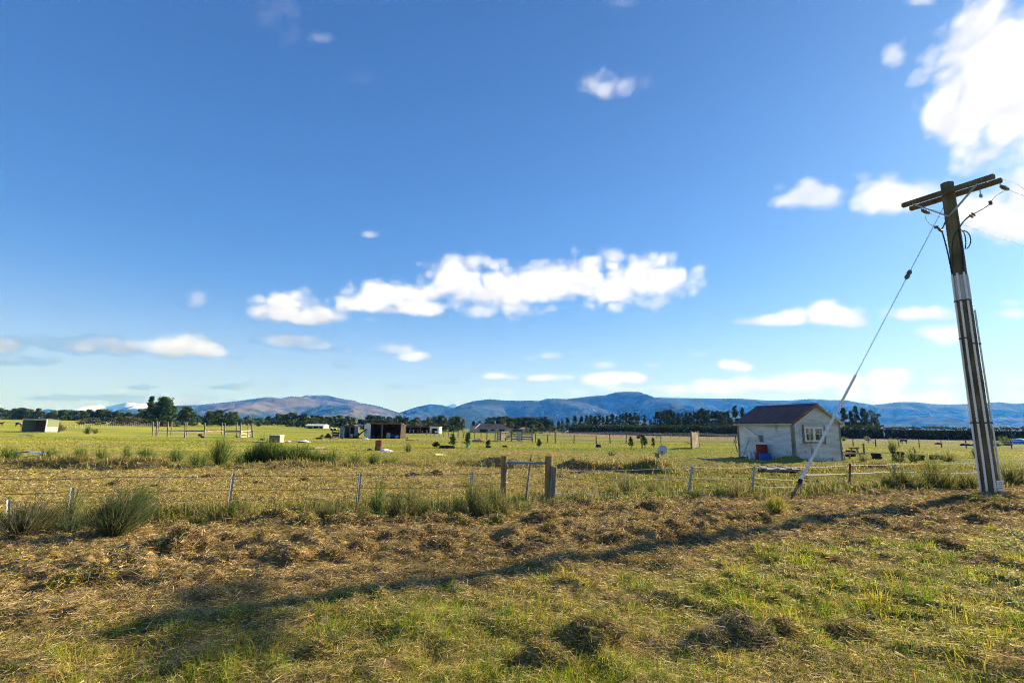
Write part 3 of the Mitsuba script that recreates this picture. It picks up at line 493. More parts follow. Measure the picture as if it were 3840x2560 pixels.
row('pine_tree', [(2072, 1575), (2095, 1577), (2108, 1574), (2128, 1566), (2155, 1557), (2180, 1560), (2200, 1555), (2215, 1557), (2232, 1559), (2248, 1556), (2262, 1562), (2278, 1556), (2296, 1552), (2312, 1560)], 330, 'spire', PINE, 'spire_b', 'dark conifer in the row behind the left part of the hedge', 'conifers behind the left hedge', 1.25, 700)
row('pine_tree', [(2324, 1553), (2336, 1549), (2348, 1547), (2362, 1548), (2380, 1546), (2392, 1556), (2416, 1556), (2440, 1573), (2466, 1542), (2478, 1545), (2490, 1540), (2502, 1537), (2514, 1535), (2526, 1546), (2544, 1545), (2556, 1548), (2572, 1544), (2588, 1545), (2604, 1541), (2620, 1540), (2632, 1531), (2645, 1539), (2656, 1538), (2672, 1540), (2688, 1538), (2700, 1541), (2712, 1545), (2728, 1542)], 300, 'spire', PINE, 'spire_b', 'dark conifer in the tall row behind the hedge left of the hut', 'tall conifers left of the hut', 1.25, 700)
tree('conifer', 2755, 1522, 285, 'spire', PINE, 'spire_b', 'pointed conifer standing tallest just left of the hut roof', None, 1.2, 600)
tree('conifer', 2782, 1530, 288, 'spire', PINE, 'spire_b', 'second pointed conifer half hidden by the hut roof', None, 1.0, 500)
tree('conifer', 3160, 1530, 240, 'spire', PINE, 'spire_b', 'bushy conifer nearest the right side of the hut', None, 1.15, 1200)
tree('conifer', 3190, 1541, 244, 'spire', PINE, 'spire_b', 'short conifer between two taller ones right of the hut', None, 1.0, 800)
tree('conifer', 3206, 1520, 240, 'spire', PINE, 'spire_big', 'tallest conifer of the clump right of the hut', None, 0.9, 1400)
tree('conifer', 3236, 1531, 242, 'spire', PINE, 'spire_b', 'straight conifer second from the right in the clump right of the hut', None, 1.2, 600)
tree('conifer', 3266, 1537, 236, 'round', PINE, 'round_a', 'broad cone-shaped conifer at the right end of the clump right of the hut', None, 0.75, 900)

# scrub and low bushes of the middle distance
def shrub_proto(key, cols, n=260, seed=0):
    if key not in _tree_cache:
        _tree_cache[key] = []
        for s in range(4):
            P, F, C = crown_mesh(1.0, 0.62, 'round', seed + s * 17, cols, n, 0.075)
            P[:, 2] *= 0.98; _tree_cache[key].append(mikit.ply((P, F), 'm_pine', color=C))
    return _tree_cache[key]
def shrub(px, py, D, hpx, wpx, cols, key, label, group=None, name='shrub', n=260):
    p = at(px, py, D); z = float(land_base(p[0], D)); h = hpx * D / FPX; w = wpx * D / FPX
    solo(name, shrub_proto(key, cols, n)[_tree_rng.integers(0, 4)], None, label, 'shrub', group, world=world((p[0], D, z - 0.05 * h), _tree_rng.uniform(0, 6), (w / 1.3, w / 1.3, h)))
for i, (x, w, h) in enumerate([(985, 40, 22), (1010, 40, 20), (1035, 50, 26), (1062, 46, 24), (1090, 44, 30), (1118, 50, 28), (1140, 30, 26), (1215, 34, 26), (1232, 40, 32), (1255, 40, 28), (1275, 40, 30), (1300, 44, 34), (1330, 40, 36)]):
    shrub(x, 0, 265, h, w, PALE if i % 3 else BUSH, 'sh_pale' if i % 3 else 'sh_bush', 'light green scrub around the pale green shed', 'scrub around the pale shed')
for i, (x, w, h) in enumerate([(1470, 50, 30), (1520, 44, 26), (1545, 40, 34), (1600, 50, 30), (1625, 46, 36), (1650, 46, 30), (1680, 50, 34), (1705, 44, 30), (1730, 40, 30), (1755, 36, 26)]):
    shrub(x, 0, 258, h, w, PALE if i % 2 else BUSH, 'sh_pale' if i % 2 else 'sh_bush', 'green scrub behind the long rusty shed and left of the house', 'scrub behind the long shed')
for i, (x, w, h) in enumerate([(790, 70, 28), (815, 60, 24), (655, 60, 30), (690, 70, 34), (720, 70, 30), (760, 60, 22), (850, 50, 18), (590, 70, 30)]):
    shrub(x, 0, 195, h, w, [(0.12, 0.12, 0.05), (0.15, 0.13, 0.07), (0.08, 0.10, 0.035)], 'sh_olive', 'brownish olive scrub under the tall trees on the left', 'scrub under the tall trees')
shrub(1995, 1626, 240, 18, 50, BUSH, 'sh_bush', 'low dark bush right of the stock yard'); shrub(2030, 1626, 240, 20, 44, BUSH, 'sh_bush', 'second low dark bush right of the stock yard')
# the clipped hedge across the right
def hedge(name, pts, h, w, label, seed):
    """pts: (x, y) ground line; a clipped wall of foliage faces."""
    p = np.array(pts, float); L = np.linalg.norm(np.diff(p, axis=0), axis=1); cum = np.concatenate([[0], np.cumsum(L)])
    g = np.random.default_rng(seed); n = int(cum[-1] * 75)
    s = g.uniform(0, cum[-1], n); x = np.interp(s, cum, p[:, 0]); y = np.interp(s, cum, p[:, 1])
    i = np.clip(np.searchsorted(cum, s) - 1, 0, len(L) - 1); t = np.diff(p, axis=0)[i] / L[i][:, None]; nr = np.stack([t[:, 1], -t[:, 0]], -1)
    hh = h * (0.86 + 0.28 * meshkit.fbm(np.stack([s * 0.16, s * 0, s * 0], -1), 3, seed)); ww = w * (0.7 + 0.6 * meshkit.fbm(np.stack([s * 0.35, s * 0 + 4, s * 0], -1), 3, seed + 1))
    side = g.random(n) < 0.72
    v = np.where(side, np.where(g.random(n) < 0.7, 1, -1) * (0.80 + 0.25 * g.random(n)), g.uniform(-1, 1, n)); z = np.where(side, g.random(n) ** 0.9, 0.92 + 0.13 * g.random(n))
    P0 = np.stack([x + nr[:, 0] * v * ww / 2, y + nr[:, 1] * v * ww / 2, land_base(x, y) + z * hh], -1)
    u = g.normal(size=(n, 3)); sz = g.uniform(0.16, 0.42, n)
    a = g.normal(size=(n, 3)); a /= np.linalg.norm(a, axis=1, keepdims=True); b = np.cross(a, u); b /= np.linalg.norm(b, axis=1, keepdims=True)
    P = np.stack([P0 + a * sz[:, None], P0 - a * sz[:, None] * 0.6 + b * sz[:, None] * 0.6, P0 - b * sz[:, None]], 1).reshape(-1, 3)
    tone = 0.65 + 0.8 * meshkit.fbm(np.stack([s * 0.3, z * 2, s * 0], -1), 3, seed + 3)
    col = np.array([(0.060, 0.082, 0.024), (0.045, 0.062, 0.02), (0.08, 0.098, 0.03)])[g.integers(0, 3, n)] * tone[:, None]
    key = thing(name, label, 'hedge')
    part(key, 'foliage', (P, np.arange(3 * n).reshape(-1, 3)), 'm_pine', color=np.clip(np.repeat(col, 3, 0), 0, 1))
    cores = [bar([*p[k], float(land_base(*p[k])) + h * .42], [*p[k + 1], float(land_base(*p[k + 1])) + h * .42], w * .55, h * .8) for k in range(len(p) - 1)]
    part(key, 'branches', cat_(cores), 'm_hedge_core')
    return key
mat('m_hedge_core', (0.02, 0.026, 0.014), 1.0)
def gx_(px, D): return (float(at(px, 1600, D)[0]), D)
hedge('clipped_hedge', [gx_(2140, 258), gx_(2280, 236), gx_(2400, 220), gx_(2560, 204), gx_(2800, 190)], 3.9, 4.0, 'long dark clipped hedge left of the hut', 71)
hedge('clipped_hedge', [gx_(3120, 172), gx_(3306, 168)], 3.9, 4.2, 'square block of dark clipped hedge right of the hut', 72)
hedge('clipped_hedge', [gx_(3318, 167), gx_(3420, 165), gx_(3560, 160), gx_(3700, 157), gx_(3830, 154)], 3.7, 3.6, 'long dark hedge behind the power pole', 73)
hedge('clipped_hedge', [gx_(3845, 153), gx_(4200, 150)], 4.2, 3.6, 'taller end of the dark hedge at the right edge', 74)
tree('young_tree', 3748, 1632, 148, 'round', BUSH, 'round_b', 'small round tree in front of the hedge just right of the power pole', None, 0.8, 400)
tree('young_tree', 3796, 1630, 148, 'round', BUSH, 'round_b', 'small round tree in front of the hedge near the right edge', None, 0.8, 400)

# ---------------------------------------------------------------- broom bushes: sprays of upright green switches
def broom_mesh(h, r, n, seed, cols, w=0.006, straight=0.5, lean=0.0):
    g = np.random.default_rng(seed)
    Ps, Cs = [], []
    a = g.uniform(0, 2 * np.pi, n); e = np.abs(g.normal(0.15, 0.55, n)); L = h * g.uniform(0.45, 1.0, n) * (1 - 0.25 * np.clip(e, 0, 1))
    o = np.stack([np.cos(a), np.sin(a), np.zeros(n)], -1); root = o * (r * 0.22 * g.random(n) ** 0.5)[:, None]
    wind = np.array([-lean, 0.15 * lean, 0])
    def curve(root, o, L, e, w, col, n):
        t1 = np.stack([-o[:, 1], o[:, 0], np.zeros(n)], -1) * np.cos(0.5) + np.array([0, 0, 0])
        f = g.uniform(0, np.pi, n); side = np.stack([np.cos(f), np.sin(f), np.zeros(n)], -1) * (w / 2)[:, None]
        p = [root]
        for k in (1, 2, 3):
            t = k / 3; out = r * e * (t ** 1.0) * 0.9
            p.append(root + o * out[:, None] + wind * (L * t ** 1.7)[:, None] + np.array([0, 0, 1.0]) * (L * t * (1 - 0.18 * e * t))[:, None] + g.normal(0, 0.012, (n, 3)) * h)
        quad = lambda A, B, s0, s1: np.stack([A - side * s0, A + side * s0, B + side * s1, A - side * s0, B + side * s1, B - side * s1], 1)
        tri = lambda A, B, s0: np.stack([A - side * s0, A + side * s0, B], 1)
        P = np.concatenate([quad(p[0], p[1], 1.2, 1.0), quad(p[1], p[2], 1.0, 0.8), tri(p[2], p[3], 0.8)], 1)
        Ps.append(P.reshape(-1, 3)); Cs.append(np.repeat(col, P.shape[1], 0)); return p
    col = np.array(cols, float)[g.integers(0, len(cols), n)] * (0.7 + 0.6 * g.random(n))[:, None]
    p = curve(root, o, L, e, np.full(n, w) * g.uniform(0.7, 1.3, n), col, n)
    m = n * 3; k = g.integers(0, n, m); t = g.uniform(0.25, 0.95, m)                     # twigs off the stems
    seg = np.minimum((t * 3).astype(int), 2); P3 = np.stack(p, 1); fr = t * 3 - seg
    st = P3[k, seg] * (1 - fr)[:, None] + P3[k, seg + 1] * fr[:, None]
    d = o[k] + g.normal(0, 0.8, (m, 3)); d[:, 2] = np.abs(d[:, 2]) + 0.9; d /= np.linalg.norm(d, axis=1, keepdims=True)
    tl = h * g.uniform(0.10, 0.28, m); f = g.uniform(0, np.pi, m); side = np.stack([np.cos(f), np.sin(f), np.zeros(m)], -1) * (w * 0.42)
    P = np.stack([st - side, st + side, st + d * tl[:, None] + wind * tl[:, None]], 1)
    Ps.append(P.reshape(-1, 3)); Cs.append(np.repeat(col[k] * (0.85 + 0.4 * g.random(m))[:, None], 3, 0))
    V_ = np.vstack(Ps); return V_, np.arange(len(V_)).reshape(-1, 3), np.clip(np.vstack(Cs) * 1.35, 0, 1)
BROOM = [(0.075, 0.13, 0.035), (0.10, 0.15, 0.04), (0.06, 0.105, 0.03), (0.13, 0.16, 0.05)]
BROOM_DRY = BROOM + [(0.25, 0.19, 0.11), (0.18, 0.14, 0.08)]
_bro = {}
def broom(bx, by, hpx, wpx, n, label, group=None, cols=BROOM, seed=None, name='broom_bush', lean=0.0, wmul=1.0, D=None, category='shrub'):
    """bx, by: foot in the 2352-pixel view; hpx, wpx: how large it shows there."""
    p = V(bx, by) if D is None else at(bx * K, by * K, D); d = math.hypot(p[0], p[1]) ; sc = (p[1] + 0.0) / (FPX / K)
    h, r = hpx * sc, wpx * sc / 2
    n = int(n * 0.8); h *= 1.0
    mesh = broom_mesh(h, r, n, (seed or int(bx * 7 + by)) , cols, max(0.006, d * 0.00072) * wmul, lean=lean)
    return solo(name, (mesh[0], mesh[1]), 'm_broom', label, category, group, color=mesh[2], world=world(gz(p) - [0, 0, 0.02]))
PG2 = [(0.09, 0.14, 0.03), (0.13, 0.17, 0.03), (0.06, 0.10, 0.025)]
NEAR = 'broom bushes along the near fence, left of the gate posts'
for a in [(740, 1200, 55, 60, 200), (795, 1203, 40, 50, 150), (905, 1196, 75, 70, 220), (945, 1193, 95, 60, 220), (968, 1200, 60, 50, 160), (1012, 1196, 55, 60, 200), (1050, 1196, 60, 50, 160), (1086, 1190, 98, 60, 240), (1108, 1196, 80, 70, 240), (1136, 1188, 92, 70, 260), (1190, 1183, 55, 40, 120), (765, 1202, 62, 50, 150), (830, 1204, 46, 50, 140), (925, 1200, 60, 50, 150), (990, 1201, 50, 44, 140), (1032, 1200, 66, 50, 150), (1066, 1198, 58, 50, 150), (1120, 1200, 64, 60, 180), (1162, 1196, 70, 60, 160), (1215, 1180, 40, 40, 90)]:
    broom(*a, 'green broom bush in the row under the fence left of the stout posts', NEAR, cols=BROOM_DRY)
broom(868, 1193, 108, 44, 170, 'tall thin broom bush beside the second steel post, left of the gate posts')
broom(530, 1205, 60, 26, 90, 'small green broom sprouting at the foot of the steel post left of the stump')
broom(450, 1216, 42, 50, 160, 'low dark green broom clump alone on the hay at the left', cols=BUSH)
broom(52, 1243, 98, 150, 700, 'big dark grassy bush cut by the left edge of the picture', cols=[(0.05, 0.075, 0.03), (0.08, 0.10, 0.045), (0.20, 0.17, 0.12)], lean=-0.15)
broom(262, 1240, 112, 170, 1100, 'wide dark green bush of rank broom and grass at the left', cols=[(0.045, 0.08, 0.03), (0.06, 0.10, 0.035), (0.15, 0.14, 0.09), (0.08, 0.115, 0.04)], lean=-0.2)
broom(305, 1212, 110, 80, 260, 'bright green broom with long switches at the right end of the wide dark bush', lean=-0.25)
broom(160, 1215, 112, 80, 130, 'thin pale broom standing between the two dark bushes at the left', cols=[(0.13, 0.17, 0.06), (0.20, 0.19, 0.09)], lean=-0.1)
broom(160, 1230, 46, 110, 320, 'low blue green grassy clump between the two dark bushes at the left', cols=[(0.05, 0.09, 0.045), (0.09, 0.12, 0.06)])
# along the ditch bank
BK = 'broom bushes on the bank of the left paddock'
broom(503, 1075, 78, 62, 260, 'tallest broom bush on the left bank, standing alone', seed=5)
for a in [(18, 1062, 48, 60, 130), (112, 1062, 40, 60, 130), (182, 1060, 40, 46, 100), (232, 1062, 42, 40, 100), (290, 1058, 44, 26, 70), (332, 1064, 42, 50, 110), (404, 1064, 38, 60, 140), (455, 1070, 36, 70, 160), (550, 1068, 32, 50, 120), (760, 1072, 46, 42, 130), (815, 1072, 36, 50, 130), (858, 1070, 36, 46, 130), (892, 1066, 20, 50, 120)]:
    broom(*a, 'broom bush scattered along the bank behind the hay paddock', BK, lean=0.12 if a[0] < 480 else 0.0)
for a in [(585, 1070, 58, 50, 240), (622, 1070, 66, 60, 300), (655, 1070, 50, 60, 260), (694, 1071, 52, 60, 260), (718, 1071, 40, 46, 180), (602, 1069, 74, 60, 260), (638, 1071, 60, 60, 240), (672, 1072, 46, 60, 220), (735, 1072, 34, 40, 120), (570, 1070, 40, 50, 160)]:
    broom(*a, 'dense green broom in the clump below the brown crate', 'broom clump below the crate')
broom(938, 1023 + 17, 30, 30, 70, 'wispy broom in the grass right of the rusty drum')
broom(2238, 1156, 22, 30, 160, 'dark green weeds against the left foot of the power pole', cols=BUSH, name='weed_clump', category='weeds'); broom(2288, 1162, 20, 34, 170, 'green weeds against the right foot of the power pole', cols=PG2, name='weed_clump', category='weeds'); broom(2262, 1162, 16, 40, 160, 'dark weeds before the foot of the power pole', cols=BUSH, name='weed_clump', category='weeds')
# right of the gate, and round the pole
broom(1402, 1150, 30, 60, 150, 'low dark weed clump under the broken steel post', cols=BUSH)
broom(1440, 1142, 62, 70, 150, 'sparse green broom behind the broken steel post', cols=BROOM_DRY)
broom(1500, 1140, 44, 60, 110, 'sparse broom between the broken steel post and the next one', cols=BROOM_DRY)
broom(1690, 1148, 62, 60, 90, 'twiggy brownish broom left of the guy wire anchor', cols=[(0.20, 0.16, 0.09), (0.12, 0.13, 0.05)])
broom(1655, 1146, 28, 50, 160, 'dark green weed at the foot of the steel post left of the guy wire', cols=BUSH)
broom(1600, 1152, 24, 60, 160, 'dark low weed on the verge left of the guy wire', cols=BUSH)
PG = [(0.20, 0.22, 0.04), (0.26, 0.25, 0.05), (0.14, 0.17, 0.03), (0.30, 0.26, 0.08)]
broom(1783, 1192, 44, 76, 420, 'bright yellow green grass tussock at the foot of the guy wire', cols=PG, name='grass_tussock', category='grass', lean=-0.1)
broom(1700, 1205, 28, 90, 380, 'dark flattened grass tussock left of the bright one by the guy wire', cols=mixed, name='grass_tussock', category='grass')
RF = 'broom bushes along the right fence, left of the power pole'
for a in [(2040, 1128, 46, 56, 120), (2075, 1126, 56, 66, 140), (2105, 1130, 48, 56, 110), (2150, 1124, 84, 100, 130), (2178, 1128, 54, 60, 90), (2215, 1130, 62, 60, 100), (2240, 1132, 50, 40, 70)]:
    broom(*a, 'olive green broom bush on the fence left of the power pole', RF, cols=[(0.10, 0.125, 0.035), (0.13, 0.15, 0.045), (0.08, 0.10, 0.03), (0.17, 0.15, 0.07)])
for a in [(2318, 1120, 60, 60, 200), (2345, 1118, 50, 50, 160), (2300, 1124, 40, 40, 110)]:
    broom(*a, 'olive green broom bush at the right edge beyond the power pole', 'broom bushes right of the pole', cols=[(0.10, 0.125, 0.035), (0.13, 0.15, 0.045), (0.17, 0.15, 0.07)])
for a in [(2100, 1062, 40, 44, 90), (2180, 1060, 30, 60, 110), (1985, 1062, 22, 40, 70), (2245, 1052, 32, 40, 90), (2050, 1040, 40, 34, 90), (2065, 1062, 30, 40, 80)]:
    broom(*a, 'broom among the rough grass round the tyre stacks', 'brooms round the tyre stacks', cols=BROOM_DRY)
for a in [(2060, 1008, 14, 60, 130), (1990, 1010, 12, 20, 50), (1938, 1012, 12, 20, 50), (2310, 1020, 22, 34, 90), (2345, 1018, 16, 20, 60), (2290, 1024, 14, 40, 90)]:
    broom(*a, 'small broom in the far rough grass before the hedge on the right', 'far brooms on the right', cols=BROOM)
broom(1405, 1048, 14, 40, 90, 'low scrubby weeds on the field left of the satellite dish', cols=BROOM_DRY)
broom(200, 997, 22, 22, 70, 'round green bush alone on the field right of the shelter', cols=BROOM); broom(218, 996, 14, 20, 50, 'small pale bush beside the round green one', cols=BROOM_DRY)
for a in [(128, 994, 24, 44, 140), (140, 992, 16, 24, 60), (185, 985, 16, 36, 90), (200, 984, 14, 30, 80), (222, 983, 12, 18, 50)]:
    broom(*a, 'brownish broom by the left paddock fence', 'brooms by the left paddock fence', cols=[(0.12, 0.13, 0.05), (0.20, 0.15, 0.09), (0.09, 0.12, 0.04)])

# ================================================================ MATERIALS OF BUILT THINGS
def paint_fn(c0, c1, c2, fz=1.0):
    def fn(p, n, uv):
        a = fbm(p.x * 1.6, p.y * 1.6, p.z * 5.5 * fz, octaves=4); b = fbm(p.x * 7, p.y * 7, p.z * 22, octaves=3)
        c = mix(c0, c1, smoothstep(0.42, 0.66, a * 0.7 + b * 0.3))
        c = mix(c, c2, smoothstep(0.60, 0.74, fbm(p.x * 2.6 + 9, p.y * 2.6, p.z * 0.9, octaves=4)) * 0.8)
        return c * (0.85 + 0.3 * b)
    return proc(fn)
def wood_fn(c0, c1, f=30.0):
    def fn(p, n, uv):
        a = fbm(p.x * f, p.y * f, p.z * 1.6, octaves=3); b = fbm(p.x * 2, p.y * 2, p.z * 2, octaves=3)
        return mix(c0, c1, smoothstep(0.3, 0.7, a * 0.6 + b * 0.4)) * (0.75 + 0.5 * b)
    return proc(fn)
def rust_fn(c0, c1):
    def fn(p, n, uv):
        a = fbm(p.x * 5, p.y * 5, p.z * 5, octaves=4)
        return mix(c0, c1, smoothstep(0.35, 0.65, a)) * (0.8 + 0.4 * fbm(p.x * 20, p.y * 20, p.z * 20))
    return proc(fn)
mat('m_iron_white', paint_fn((0.57, 0.58, 0.56), (0.42, 0.43, 0.42), (0.21, 0.23, 0.24)), 0.75)
mat('m_iron_side', paint_fn((0.62, 0.65, 0.66), (0.46, 0.52, 0.54), (0.22, 0.29, 0.33)), 0.75)
mat('m_roof_maroon', rust_fn((0.105, 0.060, 0.058), (0.14, 0.080, 0.074)), 0.7)
mat('m_trim_red', rust_fn((0.16, 0.07, 0.05), (0.22, 0.11, 0.08)), 0.8)
mat('m_trim_grey', wood_fn((0.15, 0.145, 0.12), (0.25, 0.24, 0.20)), 0.9)
mat('m_trim_white', paint_fn((0.70, 0.70, 0.68), (0.58, 0.58, 0.55), (0.40, 0.38, 0.33)), 0.7)
mat('m_trim_cream', paint_fn((0.50, 0.49, 0.40), (0.40, 0.38, 0.30), (0.25, 0.22, 0.17)), 0.8)
mat('m_wood_grey', wood_fn((0.14, 0.125, 0.10), (0.27, 0.245, 0.20)), 0.95)
mat('m_wood_pole', wood_fn((0.085, 0.075, 0.045), (0.15, 0.13, 0.075), 22), 0.95)
mat('m_wood_post', wood_fn((0.15, 0.115, 0.055), (0.30, 0.235, 0.12)), 0.9)
mat('m_wood_pale', wood_fn((0.42, 0.37, 0.29), (0.56, 0.50, 0.40)), 0.9)
mat('m_wood_dark', wood_fn((0.035, 0.028, 0.022), (0.075, 0.06, 0.045)), 0.95)
mat('m_wood_green', wood_fn((0.10, 0.12, 0.03), (0.20, 0.20, 0.06)), 0.9)
mat('m_galv', (0.30, 0.33, 0.36), 0.45, 0.6)
mat('m_steel_dark', (0.09, 0.09, 0.10), 0.6, 0.5)
mat('m_pvc', (0.66, 0.66, 0.66), 0.4)
mat('m_pvc_grey', (0.40, 0.43, 0.48), 0.45)
mat('m_cable', (0.02, 0.02, 0.022), 0.6)
mat('m_porcelain', (0.10, 0.09, 0.09), 0.25)
mat('m_rubber', (0.018, 0.018, 0.02), 0.85)
mat('m_rust', rust_fn((0.12, 0.055, 0.035), (0.22, 0.11, 0.075)), 0.85)
mat('m_red', rust_fn((0.22, 0.018, 0.018), (0.14, 0.016, 0.016)), 0.5)
mat('m_blue', (0.012, 0.075, 0.36), 0.4)
mat('m_blue_pipe', (0.13, 0.22, 0.33), 0.45, 0.3)
mat('m_tarp', (0.02, 0.22, 0.62), 0.5)
mat('m_tape', (0.85, 0.84, 0.80), 0.5)
mat('m_white_sheet', (0.82, 0.82, 0.86), 0.5)
mat('m_curtain', (0.50, 0.46, 0.34), 0.9)
mat('m_inside', (0.09, 0.065, 0.05), 0.95)
mat('m_concrete', paint_fn((0.30, 0.27, 0.25), (0.23, 0.21, 0.19), (0.16, 0.15, 0.13)), 0.95)
mat('m_black', (0.02, 0.02, 0.022), 0.8)
mat('m_green_sleeve', (0.05, 0.35, 0.26), 0.5)
mat('m_pale_green', (0.42, 0.48, 0.42), 0.6)
mat('m_sheet_grey', paint_fn((0.20, 0.22, 0.25), (0.15, 0.165, 0.19), (0.10, 0.10, 0.11)), 0.7)
mat('m_green_panel', (0.26, 0.33, 0.20), 0.7)
mat('m_house_roof', (0.042, 0.044, 0.052), 0.8)
mat('m_house_wall', (0.42, 0.38, 0.30), 0.85)
mat('m_red_tile', (0.34, 0.15, 0.09), 0.85)
mat('m_chips', rust_fn((0.30, 0.19, 0.11), (0.46, 0.32, 0.20)), 0.95)
mat('m_pink', (0.55, 0.05, 0.16), 0.8); mat('m_jeans', (0.03, 0.05, 0.11), 0.9); mat('m_skin', (0.45, 0.28, 0.20), 0.6); mat('m_hair', (0.05, 0.03, 0.02), 0.7)
mat('m_hide_dark', (0.035, 0.022, 0.016), 0.8); mat('m_hide_white', (0.6, 0.57, 0.52), 0.8); mat('m_hide_brown', (0.14, 0.075, 0.035), 0.8)
scene['m_glass'] = {'type': 'thindielectric', 'int_ior': 1.5}
def place2(px, py, D=None): return gp(px, py) if D is None else at(px, py, D)
class Frame:
    """Local axes: u along the front, w away from it, z up, from the corner o."""
    def __init__(s, o, u, z=None):
        s.o = np.array([o[0], o[1], (hz(o[0], o[1]) if z is None else z)]); u = np.array([u[0], u[1], 0.0]); s.u = u / np.linalg.norm(u); s.w = np.array([-s.u[1], s.u[0], 0])
        s.M = np.eye(4); s.M[:3, 0] = s.u; s.M[:3, 1] = s.w; s.M[:3, 3] = s.o
    def __call__(s, m): m = m.copy(); m.apply_transform(s.M); return m
    def p(s, a, b, c): return s.o + s.u * a + s.w * b + np.array([0, 0, c])
def prism(pts, a, b):
    """Polygon in the (x, z) plane, drawn out from y = a to y = b."""
    from shapely.geometry import Polygon
    m = trimesh.creation.extrude_polygon(Polygon(pts), b - a, engine='earcut')
    m.apply_transform(np.array([[1, 0, 0, 0], [0, 0, -1, b], [0, 1, 0, 0], [0, 0, 0, 1.0]])); return m
def corrugated(a0, a1, z0, z1, y, pitch=0.090, amp=0.013, clip=None, vertical=False):
    """A sheet in the plane y with ridges along x (or along z when vertical). clip(z) gives the x range left at height z."""
    if vertical:
        xs = np.arange(a0, a1 + 1e-6, pitch / 4); yy = y + amp * np.sin(2 * np.pi * xs / pitch)
        v = np.concatenate([np.stack([xs, yy, xs * 0 + z0], -1), np.stack([xs, yy, xs * 0 + z1], -1)]); n = len(xs)
    else:
        zs = np.arange(z0, z1 + 1e-6, pitch / 4); yy = y + amp * np.sin(2 * np.pi * zs / pitch)
        lo, hi = (np.full(len(zs), a0), np.full(len(zs), a1)) if clip is None else (np.maximum(a0, clip(zs)[0]), np.minimum(a1, clip(zs)[1]))
        hi = np.maximum(hi, lo); v = np.concatenate([np.stack([lo, yy, zs], -1), np.stack([hi, yy, zs], -1)]); n = len(zs)
    i = np.arange(n - 1); f = np.stack([i, i + 1, n + i + 1, n + i], -1)
    f = np.vstack([f[:, [0, 1, 2]], f[:, [0, 2, 3]]]); return trimesh.Trimesh(v, f, process=False)

# ================================================================ THE POWER POLE
PB = np.array([12.39, 13.65]); PZ0 = hz(*PB) - 0.1; PTOP = 8.72
_tc = -PB / np.linalg.norm(PB)                                    # towards the road side
_rt = np.array([-_tc[1], _tc[0]])                                 # to the right as seen from there
pr = lambda z: 0.192 - 0.042 * (z / 8.7)
def on_pole(z, ang, extra=0.0):
    """A place on the pole's surface; ang 0 faces the road side, positive to the right."""
    r = pr(z) + extra; d = _tc * math.cos(ang) + _rt * math.sin(ang)
    return np.array([PB[0] + d[0] * r, PB[1] + d[1] * r, z])
P_ = thing('power_pole', 'tall timber power pole with white conduits and a double crossarm', 'power pole')
zz = np.linspace(PZ0, PTOP, 40)
pm = tube(np.stack([PB[0] + 0 * zz, PB[1] + 0 * zz, zz], -1), [pr(z) for z in zz], 20); part(P_, 'pole', rough_up(pm, 0.008, 1.6, 3), 'm_wood_pole', True)
ZA = 8.40
a1, b1 = gp(3375, 769, ZA), gp(3722, 655, ZA); a2, b2 = gp(3399, 778, ZA), gp(3747, 669, ZA)
mid = (a1 + b1 + a2 + b2) / 4
du = (b1 - a1) + (b2 - a2); du[2] = 0; du /= np.linalg.norm(du); nv = np.array([du[1], -du[0], 0]); nv *= np.sign(-nv @ np.array([PB[0], PB[1], 0]))
LA = 0.5 * (np.linalg.norm(b1 - a1) + np.linalg.norm(b2 - a2)); PC = np.array([PB[0], PB[1], ZA])
_sh = float(((a1 + b1) / 2 - PC) @ du); _sh2 = float(((a2 + b2) / 2 - PC) @ du)
arm = []
for sgn, sh in ((1, _sh), (-1, _sh2)):
    c = PC + nv * sgn * 0.225 + du * (sh + sgn * 0.0)
    arm.append((c - du * LA / 2, c + du * LA / 2)); part(P_, 'crossarm', bar(arm[-1][0], arm[-1][1], 0.115, 0.135, bevel=0.02), 'm_wood_pole')
for sgn in (-1, 1):
    p0 = PC + nv * 0.30 + du * sgn * 0.75 + [0, 0, -0.08]; p1 = np.array([PB[0], PB[1], ZA - 0.72]) + nv * 0.17
    part(P_, 'brace', bar(p0, p1, 0.05, 0.03), 'm_galv')
for sh in (-0.55, 0.55):
    c = PC + du * sh * LA * 0.72; part(P_, 'bolt', tube([c + nv * 0.31, c - nv * 0.31], 0.012, 6), 'm_galv')
def zpole(py):
    lo, hi = 0.0, 9.5
    px = np.interp(py, [695, 1875], [3546, 3719]); d = ray(px, py); return EYE[2] + d[2] * np.linalg.norm(PB) / math.hypot(d[0], d[1])
zs0, zs1 = zpole(1127), zpole(1036)
zz = np.linspace(zs0, zs1, 6); part(P_, 'sheath', tube(np.stack([PB[0] + 0 * zz, PB[1] + 0 * zz, zz], -1), [pr(z) + 0.012 for z in zz], 24), 'm_pvc_grey', 40, label='grey plastic sheet wrapped round the pole')
for ang, r in ((-0.95, 0.025), (-0.28, 0.026), (0.42, 0.026), (1.35, 0.022)):
    top = zs1 + (0.05 if ang < 1 else -1.0)
    zz = np.linspace(PZ0 + 0.1, top, 14); pts = np.array([on_pole(z, ang + 0.02 * math.sin(z * 1.3), 0.018 + r * 0.9) for z in zz])
    part(P_, 'conduit', tube(pts, r, 10), 'm_pvc', True)
    for z in (zs0 - 0.03, zpole(1270) if ang < 0 else zpole(1292), zpole(1585)):
        if z < top:
            c0, c1 = on_pole(z - 0.02, ang, 0.018 + r * 0.9), on_pole(z + 0.02, ang, 0.018 + r * 0.9); part(P_, 'clip', tube([c0, c1], r * 1.35, 10), 'm_steel_dark')
zl = zpole(1826); ca = 1.02; c = on_pole(zl, ca, 0.045); dn = np.array([*(_tc * math.cos(ca) + _rt * math.sin(ca)), 0])
